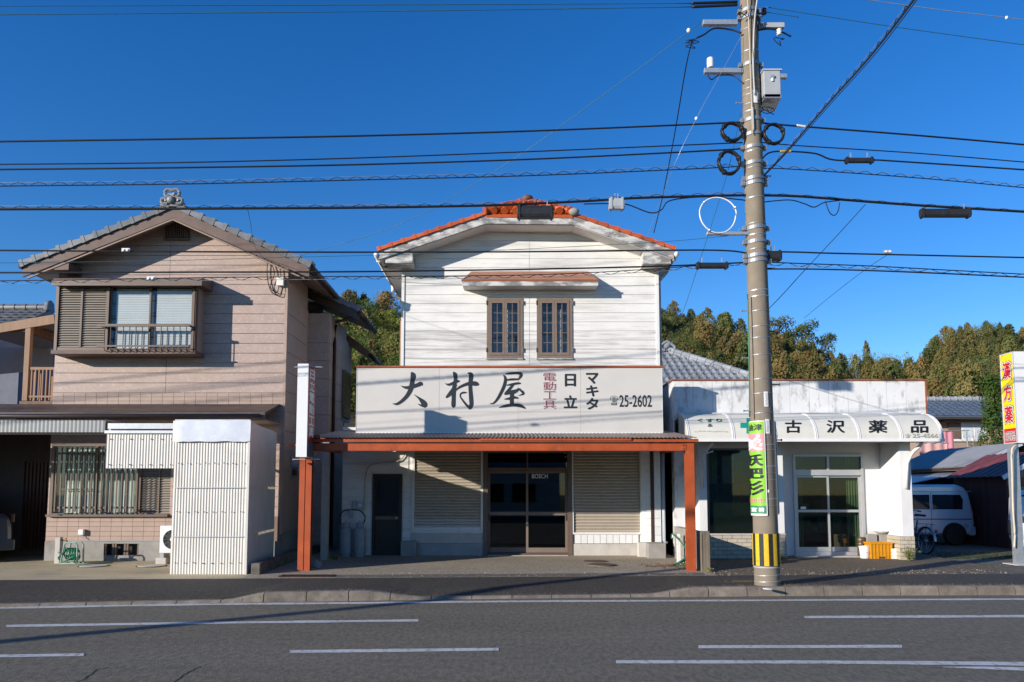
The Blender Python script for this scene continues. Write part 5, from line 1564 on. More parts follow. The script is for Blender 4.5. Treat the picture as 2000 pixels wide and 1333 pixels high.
# brush strokes, (x, y, width) read off on a 2000 x 625 grid over the left part of the board
STROKES = {
 'brush_character_big': [[(268,243,4),(330,266,34),(400,258,45),(470,235,48),(512,220,52),(530,238,16)],
   [(400,84,30),(418,120,66),(410,180,52),(400,240,60),(383,300,55),(340,370,48),(280,430,40),(220,466,30),(168,462,5)],
   [(432,352,5),(490,395,26),(540,445,62),(562,482,62),(560,508,16)], [(475,465,4),(520,484,26),(562,492,40)]],
 'brush_character_village': [[(808,215,4),(850,230,28),(900,215,34),(950,190,40),(986,186,14)],
   [(912,80,24),(930,110,52),(935,160,42),(925,220,45),(915,300,52),(912,400,50),(910,480,52),(912,508,22)],
   [(940,230,30),(905,290,45),(860,350,45),(822,386,22)],
   [(935,305,12),(970,270,25),(1040,235,34),(1110,215,45),(1180,218,56),(1214,230,26)],
   [(1084,90,14),(1124,105,50),(1120,170,50),(1115,260,45),(1125,400,50),(1128,470,48),(1112,512,42),(1098,530,8)],
   [(1112,515,36),(1070,480,27),(1022,420,20),(992,372,14),(1004,336,18),(1040,326,22),(1074,326,6)]],
 'brush_character_roof': [[(1545,100,8),(1600,92,28),(1680,88,30),(1730,96,38),(1732,124,38),(1706,166,16)],
   [(1545,175,16),(1620,166,28),(1704,164,22)],
   [(1522,112,14),(1545,160,35),(1530,240,40),(1495,320,38),(1450,400,32),(1400,455,20),(1350,462,5)],
   [(1560,238,12),(1620,226,26),(1690,214,28),(1728,214,18)],
   [(1645,222,26),(1592,286,34),(1545,335,26)], [(1536,345,24),(1600,325,46),(1660,312,46),(1724,276,10)],
   [(1692,272,10),(1740,308,28),(1762,340,26),(1708,364,4)], [(1530,407,8),(1590,400,30),(1650,385,32),(1696,394,18)],
   [(1625,330,46),(1620,400,44),(1622,470,48)], [(1465,510,6),(1540,490,32),(1640,478,36),(1730,490,38),(1782,518,16)]]}
def strokes(list_, fn, m, parent, name, step=0.0006):
    mb = MB()
    for si, st in enumerate(list_):
        pts = smooth_pts(st, 5); L_ = []; R_ = []
        for i, (x, y, w) in enumerate(pts):
            a = pts[max(i-1,0)]; b = pts[min(i+1,len(pts)-1)]
            tx, ty = b[0]-a[0], b[1]-a[1]; n_ = math.hypot(tx,ty) or 1
            nx_, ny_ = -ty/n_, tx/n_; w = max(w, 1)
            L_.append((x+nx_*w/2, y+ny_*w/2)); R_.append((x-nx_*w/2, y-ny_*w/2))
        # rounded ends
        def endcap(p, q, w):
            dx, dy = p[0]-q[0], p[1]-q[1]; n_ = math.hypot(dx,dy) or 1
            return (p[0]+dx/n_*w*.35, p[1]+dy/n_*w*.35)
        e0 = endcap(pts[0], pts[1], pts[0][2]); e1 = endcap(pts[-1], pts[-2], pts[-1][2])
        off = si*step
        for i in range(len(pts)-1):
            mb.sheet([fn(*L_[i],off),fn(*L_[i+1],off),fn(*R_[i+1],off),fn(*R_[i],off)])
        mb.sheet([fn(*e0,off),fn(*L_[0],off),fn(*R_[0],off)]); mb.sheet([fn(*e1,off),fn(*R_[-1],off),fn(*L_[-1],off)])
    return mb.build(name, m, parent, fix=False)
slate = mat('slate black sign paint', (.022,.028,.036), .5, .1)
for k, st in STROKES.items():
    strokes(st, lambda x,y,o: (P(740+x*.16,715+y*.16,YBd).x, YBd-.005-o, P(740+x*.16,715+y*.16,YBd).z), slate, board, 'brush_lettering')
wht = mat('white sign paint', (.72,.71,.69), .5, .03)
maroon = mat('faded maroon sign paint', (.24,.07,.085), .5, .1)
def on_board(u0,u1,v0,v1,off=.004): 
    q = RC(u0,u1,v0,v1,YBd); return plate_xz(q[0],q[1],q[2],q[3],YBd-off)
for i, ch in enumerate('電動工具'):
    v0 = 728.5+i*18
    text(ch, on_board(1060.2,1087.2,v0-.8,v0+17.3,.004), wht, board, bold=.05); text(ch, on_board(1061,1086,v0,v0+16.5,.007), maroon, board, bold=.012)
text('日', on_board(1103,1125,730.5,755.5), slate, board, bold=.035)
text('立', on_board(1101,1127.5,772.5,798), slate, board, bold=.035)
for i, ch in enumerate('マキタ'):
    v0 = (728.5,753,777.5)[i]; text(ch, on_board(1144.5,1169,v0,v0+(22,22,23)[i]), slate, board, bold=.035)
text('☎', on_board(1191.5,1207,773.5,792), slate, board)
text('25-2602', on_board(1209.5,1273,772,795.5), slate, board, bold=.012)

# ================================================================ upright box sign on the left end of the canopy
YV = 13.85
v = RC(580,601,711,893,YV)
dep = .50
vs = thing('upright_box_sign', ((v[0]+v[1])/2,YV+.2,v[2]), 'narrow upright red and white box sign above the left orange post', 'sign')
bx('case', plain_white, vs, v[0]+.012, v[1]-.012, YV, YV+dep, v[2], v[3])
red_m = mat('red sign face', (.36,.02,.02), .4, .05); grey_m = mat('dark grey sign face', (.10,.10,.11), .5, .1)
zsplit = v[2]+(v[3]-v[2])*.17
for sx, xx in ((1, v[1]), (-1, v[0])):
    xa, xb = (xx-.011, xx) if sx == 1 else (xx, xx+.011)
    f_ = bx('sign_face', red_m, vs, xa, xb, YV+.01, YV+dep-.01, zsplit, v[3]-.01)
    bx('lower_face', grey_m, vs, xa, xb, YV+.01, YV+dep-.01, v[2]+.01, zsplit-.003)
    zt_ = v[3]-.06; hh = (zt_-zsplit-.06)/6
    for i, ch in enumerate('日立電動工具'):
        za, zb_ = zt_-(i+1)*hh+.02, zt_-i*hh-.01
        X_ = xx+.004*sx
        text(ch, (lambda a,b,za=za,zb_=zb_,X_=X_,sx=sx: (X_, (YV+.08+(dep-.16)*a) if sx == 1 else (YV+dep-.08-(dep-.16)*a), za+(zb_-za)*b)), wht, f_, bold=.035)
bx('end_cover', plain_white, vs, v[0], v[1], YV-.012, YV-.001, v[2]+.0, v[3]); 
for zz_, nm in ((v[3]-.005,'t'),(v[2]-.012,'b')):
    MB().prism([(v[0]-.13,YV+.2,zz_-.05 if nm == 't' else zz_),(v[0]+.02,YV+.2,zz_),(v[1]-.02,YV+.2,zz_),(v[1]+.17,YV+.2,zz_-.05 if nm == 't' else zz_)],(0,.06,0)) .build('bracket', zinc, vs) if False else MB().bar((v[0]-.12,YV+.25,zz_-.02),(v[1]+.18,YV+.25,zz_-.02),.10,.012).build('bracket', zinc, vs)
    MB().bar((v[0]-.12,YV+.25,zz_-.032),(v[0]-.0,YV+.25,zz_-.032),.05,.012).bar((v[1]+.0,YV+.25,zz_-.032),(v[1]+.18,YV+.25,zz_-.032),.05,.012).build('bracket', orange_paint, vs)
bx('hanger', orange_paint, vs, v[1]-.05, v[1]+.10, YV+dep+.001, YV+dep+.05, zsplit-.1, zsplit+.15)

# ================================================================ right end of the shop yard
bwall = thing('block_wall', (3.53,15.5,.13), 'low concrete block wall beside the right orange post', 'wall')
for r_ in range(4):
    yy = 14.6-(.195 if r_ % 2 else 0)
    while yy < 16.5:
        y0, y1 = max(yy,14.6), min(yy+.39,16.5)
        if y1-y0 > .05: bx('block', concrete, bwall, 3.46, 3.58, y0+.004, y1-.004, .12+.185*r_+.004, .12+.185*(r_+1)-.004, .004)
        yy += .39
bx('mortar_core', mortar, bwall, 3.47, 3.57, 14.61, 16.49, .1, .85)
q = RC(1368,1386,1038,1116,14.35)
mb = MB().box(q[0],q[1],14.3,14.45,.12,q[3]).build('old_post', mat('weathered grey timber', (.17,.14,.10), .9, .3, 8, .5, 40, stretch=(3,3,.3)), None, bev=.012)
tag(mb, 'weathered grey stump post just right of the right orange post', 'post')
MB().box(q[0]+.02,q[0]+.025,14.295,14.3,.15,q[3]-.05).build('split', dark_room, mb)
tp2 = thing('water_tap_post', P(1326,1098,15.4), 'white water tap post with green hose beside the block wall', 'tap')
q = RC(1323,1329,1043,1098,15.4)
bx('post', white_clean, tp2, q[0], q[1], 15.4, 15.48, .13, q[3])
MB().tube([(q[0],15.44,q[3]-.03),(q[0]-.08,15.44,q[3]-.03),(q[0]-.1,15.44,q[3]-.1)], .016, 6).box(q[0]-.06,q[0]-.02,15.41,15.47,q[3]+.0,q[3]+.015).build('tap', zinc, tp2)
gh = smooth_pts([(q[0]-.1,15.44,q[3]-.1),(q[0]-.08,15.42,.75),(q[0]+.1,15.32,.55),(q[0]+.17,15.25,.35),(q[0]-.05,15.2,.2),(q[0]-.15,15.15,.16),(q[0]+.1,15.0,.16),(q[0]+.3,15.05,.2),(q[0]+.28,15.2,.3),(q[0]+.05,15.25,.22),(q[0]-.05,15.1,.16),(q[0]+.2,14.95,.16),(q[0]+.35,15.1,.25),(q[0]+.2,15.25,.34),(q[0]-.02,15.2,.2)],7)
tag(MB().tube(gh, .016, 6).build('garden_hose', green_h, smooth=True), 'green garden hose heaped on the ground by the right orange post', 'hose')
lit_m = mat('reddish dry leaves', (.20,.075,.035), .9, .4, 30)
rnd = random.Random(3); mb = MB()
for i in range(260):
    c = Vector((2.95+rnd.gauss(.1,.28), 15.0+rnd.gauss(0,.16), .162+rnd.random()*.03)); leaf(mb, c, .022, rnd, (0,0,1.5))
tag(mb.build('leaf_litter', lit_m, fix=False), 'reddish dry leaves scattered under the green hose', 'leaves', kind='stuff')

# ================================================================ pharmacy on the right
YD, YW, YPp = 17.25, 16.6, 16.85
ph = thing('pharmacy', (6.0, 17, .13), 'white single storey pharmacy with stained parapet and curved awning, right of the shop', 'shop')
par_m = mat('stained white parapet panel', (.70,.70,.69), .6, .06, 3, .1, 60, rnd=.02, dirt=((.16,.16,.155), .52, .70, 3.2, (1.6,1,.7), .7), dirt2=((.34,.22,.12), .66, .80, 4, (2.5,1,.25), .6))
wall_w = mat('white painted render', (.72,.71,.69), .7, .04, 3, .1, 60, dirt=((.45,.43,.40), .6, .85, 3, (1,1,.4), .4))
rust_trim = mat('rusty brown trim', (.28,.10,.05), .6, .2, 6)
X0, X1 = P(1316,780,YPp).x, P(1808,780,YPp).x
zt, zb = P(1000,744,YPp).z, P(1000,808,YPp).z
pw = (X1-X0)/13
bx('parapet', par_m, ph, X0+.01, X1-.01, YPp+.02, YPp+.2, zb-.1, zt)
for i in range(13):
    bx('parapet_panel', par_m, ph, X0+i*pw+.003, X0+(i+1)*pw-.003, YPp, YPp+.018, zb-.05, zt-.003)
for i in range(9):
    bx('parapet_panel', par_m, ph, X0-.012, X0+.009, YPp+.03+.42*i, YPp+.03+.42*(i+1)-.006, 2.6, zt-.003)
bx('top_trim', rust_trim, ph, X0-.04, X1+.03, YPp-.03, YPp+.22, zt, zt+.035)
bx('top_trim', rust_trim, ph, X0-.04, X0+.1, YPp+.222, 21, zt, zt+.035)
bx('edge_trim', rust_trim, ph, X1-.01, X1+.02, YPp-.02, YPp+.21, zb-.05, zt-.002)
bx('flat_roof', concrete, ph, X0+.1, X1-.1, YPp+.21, 22, zb-.2, zb-.1)
# curved awning
YAo = 16.02
ax0, ax1 = P(1345,858,YAo).x, P(1841,860,YAo).x
azt, azb = P(1000,808,YPp).z-.02, P(1000,858,YAo).z
def arc(t, off=0.0):
    th = t*math.pi/2
    dy, dz = YPp-YAo, azt-azb
    y = YPp-dy*math.sin(th)-off*math.sin(th); z = azt-dz*(1-math.cos(th))+off*math.cos(th)
    return y-.006, z
def v_of(y, z):
    c, s = math.cos(TILT), math.sin(TILT)
    zz = z-EYE
    return PY - F*(zz*c - y*s)/(y*c+zz*s)
def on_awning(u, v, off=.01):
    lo, hi = 0.0, 1.0
    for _ in range(30):
        m_ = (lo+hi)/2
        if v_of(*arc(m_, off)) < v: lo = m_
        else: hi = m_
    y, z = arc(lo, off)
    return (P(u, v, y).x, y, z)
awn = thing('pharmacy_awning', ((ax0+ax1)/2, 16.4, azb), 'cream curved plastic awning with white ribs and black lettering on the pharmacy', 'awning')
cream = mat('cream awning plastic', (.66,.64,.56), .35, .05, 2, spec=.45, dirt=((.42,.40,.30), .58, .8, 3, (1,1,.5), .5))
ribs = [P(u,858,YAo).x for u in (1345,1433,1515,1595,1679,1761,1841)]
NT = 12
for a, b in zip(ribs[:-1], ribs[1:]):
    mb = MB()
    for i in range(NT):
        y0, z0 = arc(i/NT); y1, z1 = arc((i+1)/NT)
        mb.sheet([(a+.005,y0,z0),(b-.005,y0,z0),(b-.005,y1,z1),(a+.005,y1,z1)])
    mb.build('awning_panel', cream, awn, True, fix=False)
for x in ribs:
    mb = MB()
    for i in range(NT):
        y0, z0 = arc(i/NT,.012); y1, z1 = arc((i+1)/NT,.012); ya, za = arc(i/NT,-.02); yb, zb_ = arc((i+1)/NT,-.02)
        for dx in (-.026, .006):
            mb.add([(x+dx,y0,z0),(x+dx+.02,y0,z0),(x+dx+.02,y1,z1),(x+dx,y1,z1),(x+dx,ya,za),(x+dx+.02,ya,za),(x+dx+.02,yb,zb_),(x+dx,yb,zb_)], [(0,1,2,3),(0,4,7,3),(1,5,6,2),(4,5,6,7)])
    mb.build('rib', plain_white, awn)
mb = MB()
for sx in (ax0-.03, ax1+.03):
    pass
MB().prism([(ax0-.028,)+arc(i/NT) for i in range(NT+1)]+[(ax0-.028,YPp-.006,azb)],(.006,0,0)).build('end_panel', cream, awn)
MB().prism([(ax1+.028,)+arc(i/NT) for i in range(NT+1)]+[(ax1+.028,YPp-.006,azb)],(.006,0,0)).build('end_panel', cream, awn)
bx('front_rail', plain_white, awn, ax0-.03, ax1+.035, YAo-.03, YAo+.03, P(1000,863,YAo).z, azb+.005)
bx('soffit', mat('awning soffit', (.40,.38,.33), .8, .1), awn, ax0-.02, ax1+.02, YAo+.032, YPp, azb-.02, azb-.005)
bx('ledge', zinc_pale, awn, ax0-.02, ax1+.02, YPp-.09, YPp-.003, azt+.005, azt+.03)
green_ink = mat('green sign paint', (.012,.16,.06), .5, .1); teal_ink = mat('teal sign paint', (.01,.28,.20), .5, .08)
faint_ink = mat('faded grey sign paint', (.36,.36,.33), .5, .1)
def aw_text(s, u0, u1, v0, v1, m, bold=.02, sub=2): text(s, lambda a,b: on_awning(u0+(u1-u0)*a, v1+(v0-v1)*b), m, awn, bold=bold, sub=sub)
aw_text('くすり', 1362, 1410, 818, 825, green_ink, .03)
aw_text('&', 1382, 1392, 828, 834, slate, .0)
faint2 = mat('very faint lettering', (.50,.46,.36), .5)
rm_ = random.Random(21); mb = MB(); uu = 1357.0     # worn, no longer legible line of lettering
while uu < 1420:
    w_ = rm_.uniform(.8,2.6); va = 842+rm_.uniform(-1,1.2); vb = va+rm_.uniform(.8,2.4)
    mb.sheet([on_awning(uu,va),on_awning(uu+w_,va),on_awning(uu+w_,vb),on_awning(uu,vb)]); uu += w_+rm_.uniform(.6,2.2)
mb.build('worn_lettering', faint2, awn, fix=False)
for u0, u1, v0, v1 in ((1446,1482,826,836),(1458,1470,817,847)):
    mb = MB(); K = 6
    o_ = .010 if u0 == 1446 else .012
    for i in range(K):
        a, b = v0+(v1-v0)*i/K, v0+(v1-v0)*(i+1)/K
        mb.sheet([on_awning(u0,a,o_),on_awning(u1,a,o_),on_awning(u1,b,o_),on_awning(u0,b,o_)])
    mb.build('green_cross', teal_ink, awn, fix=False)
for ch, u0, u1 in (('古',1533,1565),('沢',1614,1650),('薬',1696,1733),('品',1779,1813)):
    aw_text(ch, u0, u1, 821, 846, ink_black, .022, 2)
aw_text('☎', 1768, 1778, 847.5, 855.5, faint_ink, 0, 0)
aw_text('25-4566', 1782, 1832, 847.5, 855.5, faint_ink, .02)

# walls
zP = lambda v, Y: P(1000,v,Y).z
top = azb+.05
plx0, plx1 = P(1366,980,16.5).x, P(1381,980,16.5).x
bx('pier', wall_w, ph, plx0, plx1, 16.5, 17.2, .5, top)
bx('side_wall', par_m, ph, X0-.0, plx0-.001, 16.9, 22, .1, 2.6)
bx('side_wall', wall_w, ph, X0, X0+.1, 17.2, 22, .1, zb-.1)
wxr_ = P(1531,980,YW).x
wn_ = RC(1381,1514,876,1045,YW)
ztile = zP(1045,YW)
wall('front_wall', wall_w, ph, front(YW), [(plx1,.1),(wxr_,.1),(wxr_,top),(plx1,top)], [(wn_[0],wn_[1],ztile,wn_[3])], -.12, 0)
tile_m = mat('cream brick tile', (.50,.44,.34), .45, .08, 6, spec=.4, rnd=.07, dirt=((.22,.19,.14), .62, .8, 8, (1,1,1), .4))
grout = mat('dark grout', (.20,.17,.14), .9, .1)
bx('tile_backing', grout, ph, plx0-.02, wxr_, YW-.02, YW-.001, .12, ztile)
fT = lambda a,b,d: (a, YW-.02-d, b)
tiles(plx0-.02, wxr_, .17, ztile, 9, 6, .018, tile_m, 'brick_tile', ph, fT, (), True, .010)
bx('window_ledge', concrete_pale, ph, plx1, wxr_, YW-.06, YW-.021, ztile, ztile+.03)
# side return with tiles
bx('return_wall', wall_w, ph, wxr_-.12, wxr_, YW+.121, YD, .1, top)
bx('tile_backing', grout, ph, wxr_, wxr_+.014, YW-.02, YD, .12, ztile)
tiles(YW-.02, YD, .17, ztile, 3, 6, .016, tile_m, 'brick_tile', ph, side_r(wxr_+.014), (), True, .010)
win = MB().box(wn_[0],wn_[0]+.04,YW-.02,YW+.05,ztile+.03,wn_[3]).box(wn_[1]-.04,wn_[1],YW-.02,YW+.05,ztile+.03,wn_[3]).box(wn_[0]+.041,wn_[1]-.041,YW-.02,YW+.05,wn_[3]-.04,wn_[3]).build('window', brown_metal, ph)
pg = glass('pharmacy glass', (.6,.66,.62))
bx('pane', pg, win, wn_[0]+.04, wn_[1]-.04, YW+.01, YW+.016, ztile+.03, wn_[3]-.04)
gcurt = mat('green curtain', (.30,.38,.22), .85, .08, 5)
curtain(win, wn_[0]+.05, wn_[0]+.26, ztile, wn_[3], YW+.14, gcurt, .07, .012); curtain(win, wn_[1]-.34, wn_[1]-.05, ztile, wn_[3], YW+.14, gcurt, .07, .012)
bx('poster', mat('pale poster', (.45,.43,.38), .7), win, wn_[0]+.40, wn_[0]+.66, YW+.22, YW+.23, ztile+.55, wn_[3]-.15)
cas = bx('display_case', shelf_m, win, wn_[0]+.4, wn_[1]-.2, YW+.3, YW+.55, ztile-.1, ztile+.35)
bx('film', glass('frosted lower film', (.5,.55,.52), .3, 1.3, .18, (.2,.25,.24)), win, wn_[0]+.045, wn_[1]-.045, YW+.018, YW+.020, ztile+.03, zP(945,YW))
# door wall
drx0, drx1 = P(1550,980,YD).x, P(1687,980,YD).x
wgx = P(1722,1000,YD).x
dz0, dz1 = .2, zP(888,YD)
wall('door_wall', wall_w, ph, front(YD), [(wxr_-.1,.1),(wgx+.02,.1),(wgx+.02,top),(wxr_-.1,top)], [(drx0,drx1,.05,dz1)], -.12, 0)
bx('wing_wall', wall_w, ph, wgx, wgx+.02, 16.42, YD-.001, ztile-.02, top)
alu = mat('silver aluminium', (.50,.50,.50), .35, .05, 8, metal=.35)
df = MB().box(drx0,drx0+.05,YD-.04,YD+.06,.17,dz1).box(drx1-.05,drx1,YD-.04,YD+.06,.17,dz1).box(drx0+.051,drx1-.051,YD-.04,YD+.06,dz1-.05,dz1).box(drx0+.051,drx1-.051,YD-.04,YD+.06,zP(929,YD),zP(918,YD)).box(drx0+.051,drx1-.051,YD-.04,YD+.06,.17,zP(1078,YD)).build('door_frame', alu, ph)
dm = (drx0+drx1)/2
bx('transom_bar', alu, df, dm-.025, dm+.025, YD-.03, YD+.04, zP(918,YD), dz1-.05)
for a, b in ((drx0+.05,dm-.025),(dm+.025,drx1-.05)):
    bx('transom_pane', pg, df, a, b, YD+.005, YD+.01, zP(918,YD), dz1-.05)
for x0, x1, yo in ((drx0+.052, dm+.02, -.0), (dm-.02, drx1-.052, .035)):
    z0, z1 = zP(1078,YD)+.002, zP(929.5,YD)
    dr = MB().box(x0,x0+.045,YD+yo,YD+yo+.03,z0,z1).box(x1-.045,x1,YD+yo,YD+yo+.03,z0,z1).box(x0+.046,x1-.046,YD+yo,YD+yo+.03,z1-.04,z1).box(x0+.046,x1-.046,YD+yo,YD+yo+.03,z0,z0+.10).box(x0+.046,x1-.046,YD+yo,YD+yo+.03,zP(1001,YD),zP(996,YD)).build('sliding_door', alu, df)
    bx('pane', pg, dr, x0+.045, x1-.045, YD+yo+.012, YD+yo+.017, z0+.10, zP(1001,YD)); bx('pane', pg, dr, x0+.045, x1-.045, YD+yo+.012, YD+yo+.017, zP(996,YD), z1-.04)
    if yo == 0: bx('sticker', plain_white, dr, x0+.1, x0+.22, YD-.004, YD-.001+.0, zP(995,YD), zP(990,YD))
curtain(df, drx0+.05, drx0+.28, .25, dz1-.05, YD+.2, gcurt, .06, .018); curtain(df, drx1-.30, drx1-.05, .25, dz1-.05, YD+.2, gcurt, .06, .018)
bx('inner_wall', mat('pharmacy inner wall', (.30,.28,.25), .8, .1), ph, X0+.2, P(1770,980,17).x, 20.5, 20.6, .1, zb-.2)
bx('floor', MATS['shop floor'], ph, X0+.2, P(1770,980,17).x, YD+.125, 20.4, .1, .2)
bx('step', concrete_pale, ph, drx0-.1, drx1+.1, YD-.35, YD-.041, .12, .19, .01)
bx('inner_counter', mat('inner counter', (.18,.17,.16), .6), ph, drx0+.3, drx1-.2, 19.2, 19.6, .2, 1.1)
rs = random.Random(77)
for k in range(4):
    bx('inner_shelf', mat('pale shelf', (.40,.38,.34), .6), ph, X0+.5, 8.0, 18.9, 19.2, .6+.45*k, .63+.45*k)
    xx = X0+.55
    while xx < 7.9:
        w_ = rs.uniform(.08,.2); h_ = rs.uniform(.12,.36)
        if rs.random() < .75: bx('stock', mat('stock %d' % rs.randrange(6), tuple(rs.uniform(.08,.5) for _ in range(3)), .6), ph, xx, xx+w_, 18.92, 19.15, .632+.45*k, .632+.45*k+h_)
        xx += w_+.02
# right pier with tile foot
rp0, rp1 = wgx-.0, P(1783,1000,16.4).x
bx('pier', wall_w, ph, wgx+.021, rp1, 16.4, 17.3, ztile-.02, top)
bx('side_wall', wall_w, ph, rp1-.12, rp1-.001, 17.301, 22, .1, top)
bx('tile_backing', grout, ph, wgx-.03, rp1, 16.4, 17.2, .12, ztile-.021)
tiles(wgx-.03, rp1+.01, .15, ztile-.02, 2, 6, .018, tile_m, 'brick_tile', ph, lambda a,b,d: (a, 16.4-d, b), (), True, .010)
tiles(16.4, YD, .15, ztile-.02, 4, 6, .016, tile_m, 'brick_tile', ph, side_l(wgx-.03), (), True, .010)
MB().tube(smooth_pts([P(1800,864,16.2),P(1796,872,16.25),P(1782,885,16.3),P(1772,905,16.35)],6)+[P(1770,955,16.37)], .035, 8).build('drain_pipe', white_clean, ph, True)
MB().tube(smooth_pts([P(1392,866,16.2),P(1384,875,16.3),P(1375,890,16.4)],6)+[P(1372,955,16.45)], .03, 8).build('drain_pipe', white_clean, ph, True)
MB().tube([P(1366,890,16.45),P(1392,882,16.0)], .014, 6).build('awning_arm', white_clean, awn)
MB().tube([P(1352,880,16.9),P(1356,1040,16.9)], .035, 8).build('drain_pipe', pale_pipe, ph, True)

# things by the pharmacy door
def at(u, v, Y): return P(u, v, Y)
c = P(1689,1083,16.75); c.z = .16
t = thing('white_bucket', c, 'white plastic bucket beside the orange crate', 'bucket')
MB().lathe([(.085,0),(.09,.01),(.115,.25),(.122,.25),(.122,.265),(.108,.265),(.082,.02),(.01,.018)], (c.x,c.y,c.z), 20).build('tub', plain_white, t, 40)
MB().tube([(c.x-.118,c.y,c.z+.24),(c.x-.08,c.y-.1,c.z+.16),(c.x,c.y-.13,c.z+.13),(c.x+.08,c.y-.1,c.z+.16),(c.x+.118,c.y,c.z+.24)], .004, 5).build('handle', zinc, t)
q = RC(1701,1743,1060,1085,16.6)
cr_m = mat('orange crate plastic', (.62,.27,.012), .4, .08, spec=.4)
cr = thing('orange_crate', ((q[0]+q[1])/2, 16.75, .155), 'orange yellow plastic crate on the ground right of the white bucket', 'crate')
x0, x1, y0, y1, z0, z1 = q[0], q[1], 16.6, 16.92, .155, q[3]
bx('bottom', cr_m, cr, x0+.02, x1-.02, y0+.02, y1-.02, z0, z0+.02)
bx('rim', cr_m, cr, x0-.01, x1+.01, y0-.012, y0+.012, z1-.035, z1); bx('rim', cr_m, cr, x0-.01, x1+.01, y1-.012, y1+.012, z1-.035, z1)
bx('rim', cr_m, cr, x0-.01, x0+.014, y0+.013, y1-.013, z1-.035, z1); bx('rim', cr_m, cr, x1-.014, x1+.01, y0+.013, y1-.013, z1-.035, z1)
bx('wall', cr_m, cr, x0+.006, x1-.006, y0+.004, y0+.012, z0, z1-.036); bx('wall', cr_m, cr, x0+.006, x1-.006, y1-.012, y1-.004, z0, z1-.036)
bx('wall', cr_m, cr, x0+.006, x0+.014, y0+.013, y1-.013, z0, z1-.036); bx('wall', cr_m, cr, x1-.014, x1-.006, y0+.013, y1-.013, z0, z1-.036)
for k in range(7): 
    xx = x0+.01+(x1-x0-.02)*k/6; bx('rib', cr_m, cr, xx-.006, xx+.006, y0-.010, y0+.003, z0, z1-.036)
for k in range(2): bx('rib', cr_m, cr, x0, x1, y0-.008, y0+.003, z0+.06+.08*k, z0+.07+.08*k)
bx('hand_hole', dark_room, cr, (x0+x1)/2-.06, (x0+x1)/2+.06, y0-.012, y0-.009, z0+.02, z0+.05)
for i, (u0,u1,lab) in enumerate(((1692,1712,'left grey concrete block behind the orange crate'),(1717,1743,'right grey concrete block behind the orange crate'))):
    q = RC(u0,u1,1044,1062,17.0)
    tag(bx('concrete_block', concrete, None, q[0], q[1], 16.96, 17.15, .17, q[3], .01), lab, 'block')
q = RC(1706,1736,1037,1043.5,17.05)
bz_ = P(0,1044,17.0).z
tag(MB().lathe([(.06,0),(.14,.05),(.165,.07),(.16,.075),(.13,.055),(.02,.01)], ((q[0]+q[1])/2,17.05,bz_+.001), 20).build('white_basin', plain_white, smooth=40), 'shallow white basin on top of the concrete blocks', 'basin')
cc = P(1684,1064,17.0)
t = tag(MB().lathe([(.075,0),(.08,.01),(.08,.42),(.07,.43),(.01,.43)], (cc.x,17.05,.17), 18).build('tin_can', mat('brown tin', (.12,.075,.05), .4, .2, metal=.3), smooth=40), 'tall brown tin behind the white bucket', 'tin')
for k in range(4): MB().lathe([(.083,.1+.09*k),(.083,.115+.09*k)], (cc.x,17.05,.17), 18).build('band', brass, t)
q = RC(1741,1750,1072,1085,16.6)
tag(bx('paper_box', plain_white, None, q[0], q[1], 16.58, 16.68, .155, q[3]), 'small white box at the right end of the orange crate', 'box')
q = RC(1630,1654,1044,1076,YD+.4)
card = tag(bx('cardboard_box', mat('cardboard', (.36,.25,.15), .8, .1), None, q[0], q[1], YD+.3, YD+.55, .205, q[3]), 'brown cardboard box behind the right pharmacy door pane', 'box')
bx('flap', MATS['cardboard'], card, q[0], q[1], YD+.24, YD+.298, q[3]-.05, q[3]-.04)
def weed(u, v, Y, n, h, lab, m=None, seed=1, z=.15, spread=.12):
    rnd = random.Random(seed); c = P(u, v, Y); mb = MB()
    t = thing('weed', (c.x,Y,z), lab, 'weed')
    st = MB()
    for i in range(n):
        an = rnd.uniform(0,6.28); l = h*rnd.uniform(.5,1.0)
        e = Vector((c.x+math.cos(an)*spread*rnd.random()*1.6, Y+math.sin(an)*spread*rnd.random(), z+l))
        b = Vector((c.x+rnd.gauss(0,.02), Y+rnd.gauss(0,.02), z))
        st.tube([b,(b+e)/2+Vector((0,0,.03)),e], [.004,.003,.001], 4)
        for k in range(7): leaf(mb, b.lerp(e, rnd.uniform(.3,1.05))+Vector((rnd.gauss(0,.02),rnd.gauss(0,.02),0)), .026, rnd, (0,-.3,.7), .4)
    st.build('stem', m or bamboo_m, t, fix=False); mb.build('leaves', m or bamboo_m, t, fix=False)
weed(1776,1086,16.2,26,.33,'leafy green weed at the foot of the right pharmacy pier', None, 4, .14, .16)
weed(1388,1113,14.2,9,.08,'small green weed at the foot of the grey stump post', None, 5, .135, .08)

